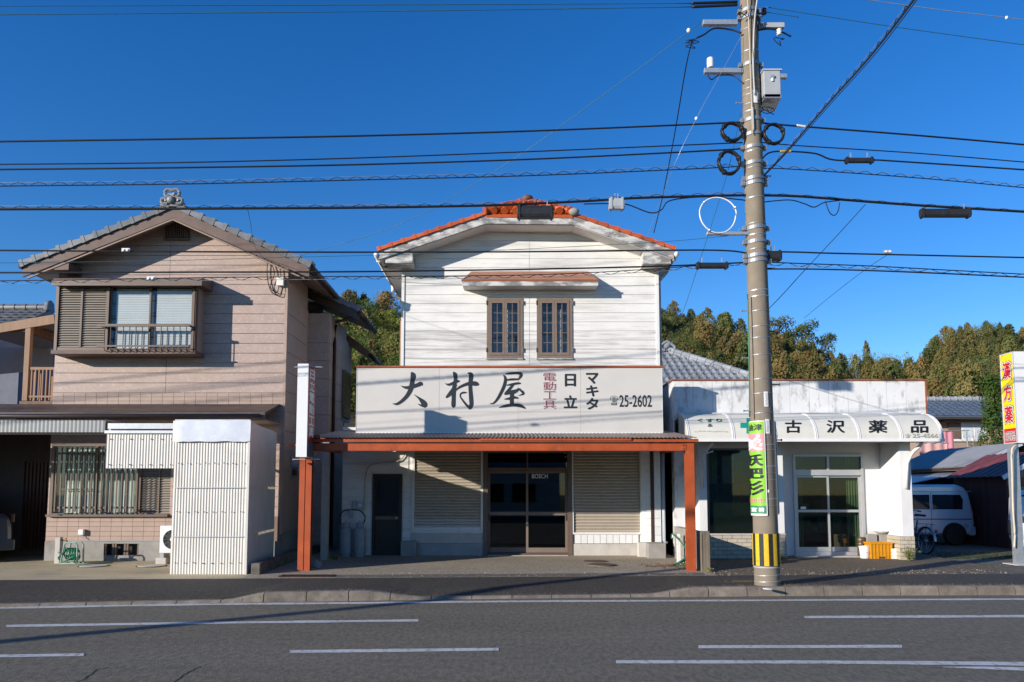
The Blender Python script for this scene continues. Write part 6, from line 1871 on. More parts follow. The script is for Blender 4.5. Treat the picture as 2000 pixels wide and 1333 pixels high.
# ---------------- house with grey tiled roof behind
rh = thing('tiled_house', (7.5,32,.1), 'house with silvery grey tiled hip roof behind the pharmacy, left of the pole', 'house')
def hp(u, v, Y): return P(u, v, Y)
Eb0, Eb1 = hp(1272,748,30.4), hp(1500,748,30.4)
T0 = hp(1296,688,34.0); T0.z = hp(1296,688,34.0).z
ez = Eb0.z; sl_ = (T0.z-ez)/3.6
silver_tile = mat('silvery glazed roof tile', (.26,.275,.29), .3, .15, 6, spec=.6, rnd=.22, dirt=((.10,.095,.08), .58, .75, 7, (1,1,1), .5))
rfh = MB().add([(Eb0.x,30.4,ez),(Eb1.x,30.4,ez),(T0.x+.15,34.0,T0.z),(Eb0.x,34.0,T0.z),(Eb0.x,30.4,ez-.12),(Eb1.x,30.4,ez-.12),(Eb1.x,34.0,ez-.12),(Eb0.x,34.0,ez-.12)], [(0,1,2,3),(0,4,5,1),(1,5,6,2),(4,7,6,5)]).build('roof', silver_tile, rh)
bx('wall', mat('dim house wall', (.25,.22,.19), .8), rh, Eb0.x-1, Eb1.x-.3, 30.9, 36, .1, ez-.121)
ang_h = math.atan2(T0.z-ez, 3.6)
nc, nr = 13, 8; tw = .305; tl = 3.6/nr/math.cos(ang_h)
mbt = MB().corr(lambda a,b,d: (a, b, d), 0, tw, 0, tl*1.08, tw, .045, 8)
mbt.lathe([(.07,-.012),(.07,.02),(.01,.02)], (tw*.25,0,.012), 10, 'y')
mbt.prism([(0,0,-.02),(tw,0,-.02),(tw,0,.012),(0,0,.012)],(0,.02,0))
stm, _ = mbt.mesh('roof_tile', silver_tile, Vector((0,0,0)), smooth=40, fix=False)
for j in range(nr):
    for i in range(14):
        x = Eb0.x+.35+i*tw; t_ = j/nr
        xmax = Eb1.x+(T0.x+.15-Eb1.x)*t_
        if x+tw > xmax+.05: continue
        inst(stm, 'roof_tile', rfh, (x, 30.4+3.6*t_, ez+(T0.z-ez)*t_+.05), (ang_h-.06,0,0))
hp0, hp1 = Vector((Eb1.x,30.4,ez+.12)), Vector((T0.x+.2,34.0,T0.z+.14))
for k in range(3):
    pass
ridge_run(hp0, hp1, 12, rfh, .11, silver_tile)
ridge_run(hp0+Vector((0,.08,-.10)), hp1+Vector((0,.08,-.10)), 12, rfh, .15, silver_tile)
mb = MB().ball((T0.x+.12,33.9,T0.z+.30),.23,.14,.19)
for s_ in (-1,1): mb.tube(smooth_pts([(T0.x+.12+s_*.1,33.8,T0.z+.05),(T0.x+.12+s_*.34,33.8,T0.z+.1),(T0.x+.12+s_*.30,33.8,T0.z+.24),(T0.x+.12,33.8,T0.z+.46)],5), .06, 6)
mb.build('ridge_ornament', silver_tile, rfh, 50)

# ---------------- sheds, far house and tree on the right
gs = thing('grey_roof_shed', (14.5,25,.1), 'shed with grey corrugated gable roof behind the van', 'shed')
grey_roof = mat('grey corrugated roofing', (.30,.31,.32), .5, .1, 3, metal=.2, dirt=((.2,.19,.18), .55, .75, 3, (1,.3,1), .5))
e = P(1886,911,22.6); r_ = P(1995,864,22.6)
def plane_fn(p, q, Y0): return lambda a,b,d: (p.x+(q.x-p.x)*b, a, p.z+(q.z-p.z)*b+d)
MB().corr(plane_fn(e,r_,22.6), 22.6, 27.5, 0, 1.0, .12, .015, 6).build('roof_sheet', grey_roof, gs, True, fix=False)
r2 = Vector((2*r_.x-e.x,22.6,e.z)); MB().corr(plane_fn(r2,r_,22.6), 22.6, 27.5, 0, .985, .12, .015, 6).build('roof_sheet', grey_roof, gs, True, fix=False)
MB().bar(e+Vector((0,-.02,-.05)), r_+Vector((0,-.02,-.05)), .03, .10, (0,0,1)).build('barge_board', zinc_pale, gs)
MB().bar((e.x,22.6,e.z-.06),(e.x,27.5,e.z-.06),.04,.08).build('fascia', gutter_dark, gs)
bx('wall', mat('dim shed wall', (.10,.08,.07), .8), gs, e.x+.25, r2.x-.3, 22.9, 27.4, .1, e.z-.1)
e2 = P(1780,930,22.6)
lean = MB().prism([(e.x-1.6,23.0,e.z-.55),(e.x+.2,23.0,e.z-.18),(e.x+.2,27.0,e.z-.18),(e.x-1.6,27.0,e.z-.55)],(0,0,.03)).build('lean_to_roof', zinc, gs)
ms = thing('maroon_shed', (13.6,21,.1), 'dark maroon board shed with red sheet roof behind the steel sign post', 'shed')
mar_m = mat('dark maroon boards', (.085,.028,.022), .7, .2, 8, stretch=(1,1,.2), rnd=.15)
pink_b = mat('sunlit pink boards', (.42,.22,.16), .7, .12, 6, rnd=.08)  # front boards of the maroon shed, sunlight put into this lighter tone
e = P(1943,931,20.0); rr = P(2035,881,20.0)
red_roof = mat('red sheet roofing', (.20,.055,.045), .5, .15, 4, metal=.1)
MB().corr(plane_fn(e,rr,20.0), 19.7, 22.4, 0, 1.0, .30, .012, 6).build('roof_sheet', red_roof, ms, False, fix=False)
MB().bar(e+Vector((0,-.32,-.04)), rr+Vector((0,-.32,-.04)), .03, .11, (0,0,1)).build('barge_board', zinc_pale, ms)
mwx = e.x+.28
for k in range(16):
    bx('board', mar_m, ms, mwx, mwx+.02, 20.05+.145*k, 20.05+.145*(k+1)-.008, .12, e.z+.05)
bx('core', dark_room, ms, mwx+.021, mwx+4, 20.06, 22.4, .1, e.z+.05)
for k in range(14):
    bx('board', pink_b, ms, mwx+.0+.17*k, mwx+.17*(k+1)-.008, 20.03, 20.055, 1.95, min(rr.z-.1, e.z+.05+.17*(k)*.55))
bx('lintel', brown_wood, ms, mwx, mwx+3, 19.96, 20.03, 1.75, 1.94)
bx('shutter_door', mat('tan shed door', (.34,.24,.17), .7, .1), ms, mwx+.25, mwx+3, 20.02, 20.055, .12, 1.74)
bx('corner_post', mar_m, ms, mwx-.02, mwx+.10, 19.99, 20.05, .12, 1.94)

fh = thing('far_house', (20,36,.1), 'tan house with blue grey tiled roof far behind the pharmacy on the right', 'house')
fx0, fx1 = P(1795,830,35).x, P(1960,830,35).x
bx('wall', mat('tan far wall', (.36,.26,.20), .7, .06), fh, fx0, fx1, 35, 40, .1, P(0,815,35).z)
boards('siding_board', MATS['tan far wall'], fh, front(34.98), [(fx0,P(0,870,35).z),(fx1,P(0,870,35).z),(fx1,P(0,816,35).z),(fx0,P(0,816,35).z)], [], [P(0,870,35).z+.45*i for i in range(4)], 0, .02)
bl_tile = mat('blue grey roof tile', (.10,.13,.17), .35, .12, 4, spec=.5, rnd=.12)
fe, ft = P(0,814,34.4).z, P(0,783,36.6).z
frf = MB().prism([(fx0-.5,34.3,fe),(fx0-.5,36.6,ft),(fx0-.5,38.9,fe),(fx0-.5,38.9,fe-.12),(fx0-.5,34.3,fe-.12)],(fx1-fx0+1,0,0)).build('roof', bl_tile, fh)
fang = math.atan2(ft-fe, 2.3)
ftw = .30
fmt = MB().corr(lambda a,b,d: (a,b,d), 0, ftw, 0, .42, ftw, .03, 6).prism([(0,0,-.03),(ftw,0,-.03),(ftw,0,.01),(0,0,.01)],(0,.02,0)).mesh('roof_tile', bl_tile, Vector((0,0,0)), smooth=40, fix=False)[0]
for j in range(7):
    for i in range(int((fx1-fx0+1)/ftw)):
        t_ = j/7; inst(fmt, 'roof_tile', frf, (fx0-.5+i*ftw, 34.3+2.3*t_, fe+(ft-fe)*t_+.05), (fang-.05,0,0))
ridge_run((fx0-.5,36.6,ft+.08), (fx1+.5,36.6,ft+.08), 14, frf, .12, mat('pale ridge tile', (.34,.35,.36), .5, .1))
bx('gutter', gutter_dark, fh, fx0-.5, fx1+.5, 34.15, 34.28, fe-.14, fe-.04)
q = RC(1878,1926,826,858,34.9)
w = bx('window', plain_white, fh, q[0], q[1], 34.9, 34.97, q[2], q[3])
bx('pane', mat('pale far pane', (.55,.60,.64), .2, .05), w, q[0]+.05, (q[0]+q[1])/2-.03, 34.89, 34.899, q[2]+.05, q[3]-.05); bx('pane', MATS['pale far pane'], w, (q[0]+q[1])/2+.03, q[1]-.05, 34.89, 34.899, q[2]+.05, q[3]-.05)
q = RC(1853,1876,827,858,34.9)
w = bx('shutter_box', brown_metal, fh, q[0], q[1], 34.88, 34.97, q[2], q[3])
q = RC(1842,1940,821,825,34.6); bx('window_hood', barge_brown, fh, q[0], q[1], 34.5, 34.97, q[2], q[3])
q = RC(1845,1950,858,862,33.5); bx('balcony_rail', plain_white, fh, q[0]-.5, q[1]-.8, 33.5, 33.6, q[2], q[3])
bx('lower_floor', MATS['tan far wall'], fh, fx0-.5, fx1, 33.62, 34.97, .1, q[2]-.02)
# pink blanket on a pole
q = RC(1843,1863,843,866,31.5)
bl = thing('pink_blanket', ((q[0]+q[1])/2,31.5,q[2]), 'pink blanket hung out to dry in front of the far tan house', 'blanket')
pk = mat('pink cloth', (.62,.25,.30), .9, .06, 3)
MB().corr(lambda a,b,d: (a, 31.5-d, b), q[0], q[1], q[2]-.5, q[3], .25, .02, 6).build('cloth', pk, bl, True, fix=False)
MB().tube([P(1838,843,31.48),P(1893,841,31.48)], .02, 6).build('pole', zinc, bl)
for u_ in (1840,1888): MB().tube([P(u_,843,31.5),P(u_,843,31.5)+Vector((0,0,-3.6))], .03, 6).build('stand', zinc, bl)
q = RC(1795,1850,866,884,31.0)
b2 = thing('pale_pink_sheet', ((q[0]+q[1])/2,31,q[2]), 'pale pink floral bedding hanging just below the right end of the pharmacy awning', 'bedding')
MB().corr(lambda a,b,d: (a, 31.0-d, b), q[0], q[1], q[2]-.4, q[3], .4, .03, 6).build('cloth', mat('pale pink floral cloth', (.62,.36,.33), .9, .2, 3), b2, True, fix=False)
MB().tube([(q[0]-.1,31.02,q[3]),(q[1]+.1,31.02,q[3])], .02, 6).build('pole', zinc, b2)
# cypress
cyp_m = leaf_mat('bright green cypress', (.035,.085,.015), (.075,.12,.02), .1, .9)
cb = P(1950,1040,27.0); ch_ = P(1950,738,27.0).z-.1
rnd = random.Random(9); mb = MB()
for i in range(900):
    z = rnd.random()**.9; an = rnd.uniform(0,6.28)
    R_ = .62*(math.sin(min(1,z*1.15+.12)*math.pi*.86)**.6)*(1-.35*z)*(1+.22*math.sin(5*an+z*9)+.18*math.sin(17*z+2*an))
    c = Vector((cb.x+R_*rnd.uniform(.7,1)*math.cos(an), 27+R_*rnd.uniform(.7,1)*math.sin(an), .1+ch_*z))
    for k in range(8): leaf(mb, c+Vector((rnd.gauss(0,.05),rnd.gauss(0,.05),rnd.gauss(0,.09))), .05, rnd, (math.cos(an),math.sin(an),.6), .5)
cy = thing('cypress_tree', (cb.x,27,.1), 'bright green columnar cypress beside the yellow sign', 'tree')
mb.build('crown', cyp_m, cy, fix=False); MB().cyl((cb.x,27,.05),(cb.x,27,ch_*.7),.08,.03,8).build('trunk', bark_m, cy)
weed(1905,868,32,40,.9,'green bush in front of the far house window', broad_m, 6, P(0,880,32).z, .7)

# ---------------- steel post with the yellow sign
YN, YFa = 15.5, 15.92
sxx = P(1957,780,YFa).x
z0, z1 = P(0,868,YFa).z, P(0,694,YFa).z
ps = thing('yellow_sign', (sxx+.2,15.7,.13), 'tall yellow box sign with red lettering on a steel post at the right edge', 'sign')
bx('case', plain_white, ps, sxx+.012, sxx+.5, YN, YFa, z0, z1)
yel = mat('yellow sign face', (.78,.60,.012), .4, .03)
zr = z0+(z1-z0)*.165
bx('yellow_face', yel, ps, sxx, sxx+.011, YN+.02, YFa-.02, zr, z1-.02)
bx('red_face', mat('bright red sign face', (.55,.02,.02), .4, .03), ps, sxx, sxx+.011, YN+.02, YFa-.02, z0+.02, zr-.002)
for yy in (YN+.0, YFa-.02): bx('edge_strip', zinc_pale, ps, sxx-.006, sxx+.0115, yy, yy+.02, z0, z1)
bx('edge_strip', zinc_pale, ps, sxx-.006, sxx+.011, YN+.021, YFa-.021, z1-.019, z1); bx('edge_strip', zinc_pale, ps, sxx-.006, sxx+.011, YN+.021, YFa-.021, z0, z0+.019)
red_ink = mat('red lettering', (.50,.012,.025), .5, .05)
hh = z1-z0
def on_side(za, zb_, ya, yb, off): return lambda a,b: (sxx-off, ya+(yb-ya)*a, za+(zb_-za)*b)
for ch, fa, fb in (('漢',.10,.285),('方',.35,.525),('薬',.585,.775)):
    za, zb_ = z1-hh*fb, z1-hh*fa
    text(ch, on_side(za-.03,zb_+.03,YFa-.04,YN+.05,.003), slate, ps, bold=.075); text(ch, on_side(za-.018,zb_+.018,YFa-.055,YN+.065,.006), wht, ps, bold=.06); text(ch, on_side(za,zb_,YFa-.075,YN+.085,.009), red_ink, ps, bold=.03)
text('古沢薬品', on_side(z0+.05,zr-.05,YFa-.04,YN+.05,.003), wht, ps, bold=.06); text('古沢薬品', on_side(z0+.06,zr-.06,YFa-.045,YN+.055,.006), slate, ps, bold=.0)
pu0, pu1 = P(1978,1000,15.7).x, P(1991,1000,15.7).x
mb = MB().box(pu0,pu1,15.62,15.635,.1,z0).box(pu0,pu1,15.765,15.78,.1,z0).box((pu0+pu1)/2-.006,(pu0+pu1)/2+.006,15.6352,15.7648,.1,z0)
mb.box(pu0,pu0+.012,15.6352,15.7648,.1,z0)
po = mb.build('post', zinc, ps)
bx('footing', concrete_pale, ps, pu0-.12, pu1+.15, 15.5, 15.95, .1, .145, .02)
MB().tube(smooth_pts([P(1985,870,15.55),P(1979,874,15.52),P(1976,885,15.52),P(1977,930,15.53),P(1979,1000,15.56),P(1982,1040,15.58),P(1981,1070,15.58)],5), .02, 8).build('conduit', mat('cream conduit', (.55,.49,.37), .5), ps, True)

# ---------------- parked van
van = thing('parked_van', (11.2,21.3,.13), 'silver kei van parked behind the pharmacy', 'van')
van_m = mat('silver van paint', (.62,.68,.78), .28, .03, spec=.5, metal=.3, coat=.5)  # bluish tint puts the skylight on the shaded van into its colour
vx = P(1902,1010,21.2).x; vb = .13; YVn = 21.2
prof = [(0,.42),(-.02,.62),(.02,1.0),(.10,1.42),(.24,1.60),(.45,1.66),(2.35,1.66),(2.6,1.58),(3.0,1.05),(3.25,.92),(3.32,.6),(3.3,.28),(.05,.28)]
body = MB().prism([(vx-a,YVn,vb+b) for a,b in prof],(0,1.45,0)).build('body', van_m, van, bev=.07)
def panel(pts, m, name, y=-.006): return MB().prism([(vx-a,YVn+y,vb+b) for a,b in pts],(0,.004,0)).build(name, m, van)
panel([(.30,.98),(.28,1.25),(.36,1.38),(1.12,1.38),(1.12,.98)], car_glass, 'side_window')
panel([(1.20,.98),(1.20,1.38),(2.02,1.38),(2.02,.98)], car_glass, 'side_window')
panel([(2.08,.98),(2.08,1.38),(2.45,1.36),(2.72,1.0)], car_glass, 'side_window')
panel([(.06,.70),(.06,.725),(2.1,.725),(2.1,.70)], gutter_dark, 'slide_rail', -.008)
for a in (1.16, 2.05): panel([(a-.004,.35),(a-.004,1.45),(a+.004,1.45),(a+.004,.35)], gutter_dark, 'door_gap', -.007)
panel([(.05,1.46),(.05,1.475),(2.4,1.475),(2.4,1.46)], plain_grey, 'roof_seam', -.007)
MB().cyl((vx-.22,YVn-.006,vb+.52),(vx-.22,YVn-.003,vb+.52),.07,.07,18).build('fuel_flap', plain_grey, van)
bx('bumper', van_m, van, vx-.12, vx+.06, YVn+.02, YVn+1.43, vb+.26, vb+.52, .04)
bx('tail_lamp', lamp_red, van, vx-.03, vx+.025, YVn+.03, YVn+.16, vb+.55, vb+.95, .02)
MB().prism([(vx-.55+.34*math.cos(t*.262),YVn-.004,vb+.28+.34*math.sin(t*.262)) for t in range(13)],(0,.002,0)).build('wheel_arch', black_rubber, van)
MB().prism([(vx-2.6+.34*math.cos(t*.262),YVn-.004,vb+.28+.34*math.sin(t*.262)) for t in range(13)],(0,.002,0)).build('wheel_arch', black_rubber, van)
steel_rim = mat('steel rim', (.45,.46,.47), .35, .1, metal=.5)
for a in (.55, 2.6):
    for yy in (YVn+.04, YVn+1.38): wheel(van, (vx-a,yy,vb+.275), .275, .16, black_rubber, steel_rim, 8)
# ---------------- white car at the right edge
wc = thing('white_car', (12.3,18.5,.13), 'white car cut off by the right edge, behind the steel sign post', 'car')
wx0 = P(1970,1050,17.6).x
sec = [(.0,.35),(-.03,.62),(0,.86),(.25,1.02),(.55,1.4),(.9,1.5),(2.4,1.48),(3.2,1.0),(3.8,.85),(3.9,.35)]
wp = mat('white car paint', (.72,.73,.75), .25, .02, spec=.5, coat=.5)
MB().prism([(wx0,17.6+a,.13+b) for a,b in sec],(1.6,0,0)).build('body', wp, wc, bev=.10)
MB().prism([(wx0+.15,17.6+a-.008,.13+b+.004) for a,b in [(.30,1.06),(.56,1.38)]]+[(wx0+1.45,17.6+a-.008,.13+b+.004) for a,b in [(.56,1.38),(.30,1.06)]],(0,.0,.006)).build('rear_window', car_glass, wc)
bx('tail_lamp', mat('dark tail lamp', (.03,.02,.03), .2, .1, spec=.7), wc, wx0-.012, wx0+.14, 17.57, 17.75, .62, .95, .02)
bx('lower_bumper', black_rubber, wc, wx0+.02, wx0+1.58, 17.55, 17.62, .36, .46)
pq = RC(1989,2011,1053,1068,17.5)
pl = bx('number_plate', plain_white, wc, pq[0], pq[1], 17.53, 17.545, pq[2], pq[3])
text('・・58', plate_xz(pq[0]+.02,pq[1]-.02,pq[2]+.04,pq[3]-.03,17.526), green_ink, pl, bold=.02)
strokes([[(0,0,.06),(.3,.5,.05),(.6,.2,.04),(.5,-.2,.04),(.2,0,.04),(.7,.6,.05),(1.2,.3,.04),(1.6,.6,.05)]], lambda x,y,o: (wx0+.28+x*.14,17.562-o,.95+y*.10), ink_black, wc, 'script_badge')
for a in (.7, 3.15):
    for xx in (wx0+.1, wx0+1.5): wheel(wc, (xx,17.6+a,.13+.28), .28, .17, black_rubber, alloy, 7, 'x')
wc.location = (wx0,17.6,0); WORLD[wc.name] = Vector((wx0,17.6,0))
for o_ in [c_ for c_ in bpy.data.objects if c_.parent is wc]: o_.location = WORLD[o_.name]-Vector((wx0,17.6,0))
for o_ in [c_ for c_ in bpy.data.objects if c_.parent is wc and c_.data and c_.data.name.startswith('lettering')]: pass
wc.rotation_euler = (0,0,R(-37))
# ---------------- bicycle
bk_ = thing('bicycle', (0,0,0), 'dark blue city bicycle with red rear reflector at the right pharmacy pier', 'bicycle')
blue_fr = mat('dark blue frame paint', (.02,.03,.10), .3, .1, spec=.5)
WORLD[bk_.name] = Vector((0,0,0))
for yy in (0, 1.08):
    r = .31
    t = MB().tube([(0,yy+r*math.cos(k*2*math.pi/36),r+r*math.sin(k*2*math.pi/36)) for k in range(37)], .017, 8, cap=False).build('wheel', black_rubber, bk_, True)
    MB().tube([(0,yy+(r-.025)*math.cos(k*2*math.pi/36),r+(r-.025)*math.sin(k*2*math.pi/36)) for k in range(37)], .011, 6, cap=False).build('rim', zinc, t, True)
    sp = MB()
    for k in range(24):
        a = k*2*math.pi/24; sp.tube([((-1)**k*.02,yy,r),(0,yy+(r-.03)*math.cos(a),r+(r-.03)*math.sin(a))], .0018, 3)
    sp.cyl((-.045,yy,r),(.045,yy,r),.02,.02,8); sp.build('spokes', zinc, t)
    pts = [(0,yy+(r+.028)*math.cos(a),r+(r+.028)*math.sin(a)) for a in [R(20)+R(160)*k/16 for k in range(17)]]
    mb = MB()
    for p_, q_ in zip(pts[:-1],pts[1:]): mb.sheet([(-.028,p_[1],p_[2]),(.028,p_[1],p_[2]),(.028,q_[1],q_[2]),(-.028,q_[1],q_[2])])
    mb.build('mudguard', zinc, t)
fr = MB()
for a, b, rr_ in (((0,.42,.28),(0,.33,.78),.016),((0,.42,.28),(0,.92,.62),.02),((0,.36,.55),(0,.91,.68),.016),((0,.93,.60),(0,.87,.88),.019),
                ((.05,0,.31),(.03,.36,.60),.009),((-.05,0,.31),(-.03,.36,.60),.009),((.05,0,.31),(.02,.42,.28),.010),((-.05,0,.31),(-.02,.42,.28),.010),
                ((.05,1.08,.31),(.03,.93,.62),.011),((-.05,1.08,.31),(-.03,.93,.62),.011)): fr.tube([a,b],rr_,8)
fr.build('frame', blue_fr, bk_)
MB().cyl((0,.33,.78),(0,.32,.86),.012,.012,8).build('seat_post', zinc, bk_)
MB().prism([(-.10,.14,.87),(.10,.14,.87),(.11,.24,.88),(.04,.34,.88),(.025,.44,.87),(-.025,.44,.87),(-.04,.34,.88),(-.11,.24,.88)],(0,0,.05)).build('saddle', black_rubber, bk_, bev=.02)
MB().cyl((0,.88,.86),(0,.86,.98),.012,.012,8).tube(smooth_pts([(-.27,.62,1.0),(-.26,.78,1.02),(-.12,.86,1.0),(0,.86,.98),(.12,.86,1.0),(.26,.78,1.02),(.27,.62,1.0)],4),.011,8).build('handlebar', zinc, bk_, True)
for s_ in (-1,1): MB().cyl((s_*.27,.60,1.0),(s_*.265,.72,1.012),.017,.017,8).build('grip', black_rubber, bk_)
rk = MB().bar((-.06,-.22,.70),(-.06,.28,.70),.01,.01).bar((.06,-.22,.70),(.06,.28,.70),.01,.01)
for k in range(4): rk.bar((-.06,-.2+.14*k,.70),(.06,-.2+.14*k,.70),.01,.01)
rk.tube([(.06,-.1,.70),(.05,0,.32)],.006,5).tube([(-.06,-.1,.70),(-.05,0,.32)],.006,5).build('rear_rack', black_rubber, bk_)
bx('reflector', lamp_red, bk_, -.035, .035, -.36, -.34, .50, .58, .008)
MB().cyl((.035,.42,.28),(.045,.42,.28),.085,.085,20).build('chainring', zinc, bk_); MB().bar((.05,.42,.28),(.05,.46,.13),.015,.02).bar((-.05,.42,.28),(-.05,.38,.43),.015,.02).build('cranks', zinc, bk_)
bx('pedal', black_rubber, bk_, .05, .14, .43, .50, .12, .145); bx('pedal', black_rubber, bk_, -.14, -.05, .35, .42, .42, .445)
MB().tube([(-.02,.12,.30),(-.10,.02,.0)],.008,5).build('kickstand', zinc, bk_)
bp = P(1808,1083,18.3); bk_.location = (bp.x, 18.3, .133); bk_.rotation_euler = (0,R(4),R(7))

# ================================================================ utility pole
YU = 12.2
pb, pt = P(1499,1145,YU), P(1459,-60,YU)
pb.z = .10
def pole_c(z): 
    t = (z-pb.z)/(pt.z-pb.z); return Vector((pb.x+(pt.x-pb.x)*t, YU, z))
def pole_r(z):
    t = (z-pb.z)/(pt.z-pb.z); return .196+(.128-.196)*t
def pz(v): return P(1480, v, YU).z
pole = thing('utility_pole', pb, 'tall grey concrete utility pole with cables, standing on the pavement', 'utility pole')
mb = MB(); prof = [pb.z-.1+(pt.z-pb.z+.1)*i/14 for i in range(15)]
mb.tube([pole_c(z) for z in prof], [pole_r(z) for z in prof], 28)
mb.build('shaft', pole_conc, pole, 40)
def ring(v, h, m, name, ex=.012, a=0, z=None, tilt=0):
    z = pz(v) if z is None else z
    c = pole_c(z); r = pole_r(z)+ex
    mb = MB(); n = 28; vs = []
    for k in range(n):
        t = 2*math.pi*k/n
        dz = tilt*math.cos(t)
        for rr, zz in ((r,z-h/2+dz),(r,z+h/2+dz),(r-ex-.004,z+h/2+dz),(r-ex-.004,z-h/2+dz)):
            vs.append((c.x+rr*math.cos(t), c.y+rr*math.sin(t), zz))
    fs = []
    for k in range(n):
        for j in range(4):
            fs.append((k*4+j, k*4+(j+1)%4, ((k+1)%n)*4+(j+1)%4, ((k+1)%n)*4+j))
    return mb.add(vs, fs).build(name, m, pole)
band_m = mat('dull galvanised band', (.30,.315,.33), .5, .15, 10, metal=.5)
for v in (25, 38, 130, 238, 266, 291, 322, 352, 361, 448, 475, 502, 512):
    b = ring(v, .055, band_m, 'band', .012, tilt=.012)
    z = pz(v); c = pole_c(z); r = pole_r(z)
    for s_ in (-1,1): bx('lug', band_m, b, c.x+s_*(r+.035)-.025, c.x+s_*(r+.035)+.025, YU-.06, YU+.02, z-.035, z+.035)
for v in (62, 105, 163, 178, 190, 208, 222, 300, 332, 390, 440, 462, 490, 570, 582, 610, 640, 662, 695, 742, 770, 808, 856, 870, 880, 912, 925, 938, 958, 975, 988, 1122, 1134):
    ring(v, .012, band_m if v % 3 else zinc, 'strap', .005, tilt=.01)
# step bolts
for i, v in enumerate((203, 345, 450, 525, 608, 648, 700, 752, 803, 860)):
    z = pz(v); c = pole_c(z); s_ = -1 if i % 2 == 0 else 1
    r = pole_r(z); b = MB().cyl((c.x+s_*r*.9,YU-.02,z),(c.x+s_*(r+.11),YU-.02,z),.010,.010,8).cyl((c.x+s_*(r+.105),YU-.02,z),(c.x+s_*(r+.12),YU-.02,z),.018,.018,8).build('step_bolt', zinc if s_ < 0 else rust_m, pole)
# plates
def curved(name, m, v0, v1, a0, a1, ex, parent=pole, rim=0, n=14, rows=6):
    mb = MB(); z0, z1 = pz(v1), pz(v0)
    for j in range(rows+1):
        z = z0+(z1-z0)*j/rows; c = pole_c(z); r = pole_r(z)+ex
        for k in range(n+1):
            t = R(a0+(a1-a0)*k/n)
            mb.v.append((c.x+r*math.sin(t), c.y-r*math.cos(t), z))
    for j in range(rows):
        for k in range(n):
            i = j*(n+1)+k; mb.f.append((i,i+1,i+n+2,i+n+1)); mb.m.append(0)
    return mb.build(name, m, parent, True, fix=False)
def on_pole(v0, v1, a0, a1, ex):
    def fn(a, b):
        z = pz(v1)+(pz(v0)-pz(v1))*b; c = pole_c(z); r = pole_r(z)+ex; t = R(a0+(a1-a0)*a)
        return (c.x+r*math.sin(t), c.y-r*math.cos(t), z)
    return fn
def pole_marks(v0, v1):
    rm_ = random.Random(v0); mb = MB(); v = v0      # column of print too small to read
    while v < v1:
        f_ = on_pole(v, v+1.1, 3+rm_.uniform(-3,1), 10+rm_.uniform(-1,3), .011); mb.sheet([f_(0,0),f_(1,0),f_(1,1),f_(0,1)]); v += rm_.uniform(1.6,2.8)
    mb.build('print', plain_grey, pole, fix=False)
curved('number_plate', plain_white, 768, 797, -6, 16, .008); pole_marks(772,793)
curved('number_plate', plain_white, 821, 849, -4, 18, .008); pole_marks(825,845)
curved('number_plate', plain_white, 186, 210, -10, 20, .012); bx('meter_dot', zinc, pole, pole_c(pz(198)).x+.04, pole_c(pz(198)).x+.06, YU-.16, YU-.15, pz(205), pz(191))
curved('round_plate', plain_white, 957, 962.5, -8, 4, .008)
lime = mat('lime green banner', (.22,.50,.035), .45, .05); pinkb = mat('pink banner', (.72,.28,.30), .45, .05); dgreen = mat('dark green banner', (.04,.22,.10), .45, .05)
b1 = thing('pole_banner', pole_c(pz(1005))-Vector((.2,0,0)), 'lime green and pink banner board with black lettering on the left side of the pole', 'banner')
curved('backing', plain_white, 824, 1007, -150, -8, .024, b1)
curved('lime_field', lime, 825.5, 990, -150, -12, .028, b1)
curved('pink_field', pinkb, 848, 882, -150, -13, .031, b1)
curved('green_field', dgreen, 988, 1003, -150, -13, .031, b1)
blk = ink_black
def ban(s, v0, v1, a0, a1, m, bold=.02, ex=.034): text(s, on_pole(v0,v1,a0,a1,ex), m, b1, bold=bold, sub=2)
ban('油津', 830, 843, -92, -20, blk, .02); ban('の', 851, 857, -45, -28, plain_white, .03); ban('美', 857, 880.5, -115, -18, plain_white, .045)
for ch, va, vb_ in (('飫',888,911),('肥',915,936),('杉',939,968)): ban(ch, va, vb_, -122, -18, blk, .035)
ban('日南市', 973, 982, -112, -17, pinkb, .03); ban('宮', 991, 1000, -85, -50, plain_white, .03); ban('崎', 991, 1000, -42, -20, plain_white, .03)
b2_ = thing('pole_banner', pole_c(pz(1005))+Vector((.2,0,0)), 'green banner board seen edge on at the right side of the pole', 'banner')
curved('backing', plain_white, 824, 1005, 40, 175, .028, b2_)
curved('green_field', dgreen, 826, 1002, 50, 175, .032, b2_)
curved('pink_field', pinkb, 850, 884, 52, 175, .036, b2_)
# hazard sleeve, strip by strip
hz_ = thing('hazard_sleeve', pole_c(pz(1105)), 'yellow and black striped hazard sleeve round the foot of the pole', 'hazard sleeve')
hy = mat('hazard yellow', (.70,.44,.02), .5, .12, 30, .4, 60, dirt=((.10,.08,.04), .60, .75, 14, (1,1,1), .6)); hk = mat('hazard black', (.02,.02,.02), .6, .2, 20, .4, 60)
for k in range(18):
    curved('stripe', hy if k % 2 else hk, 1042, 1104, k*20-8, k*20+12, .014 if k % 2 == 0 else .016, hz_, n=3, rows=3)
ring(1107, .02, plain_grey, 'strap', .012)
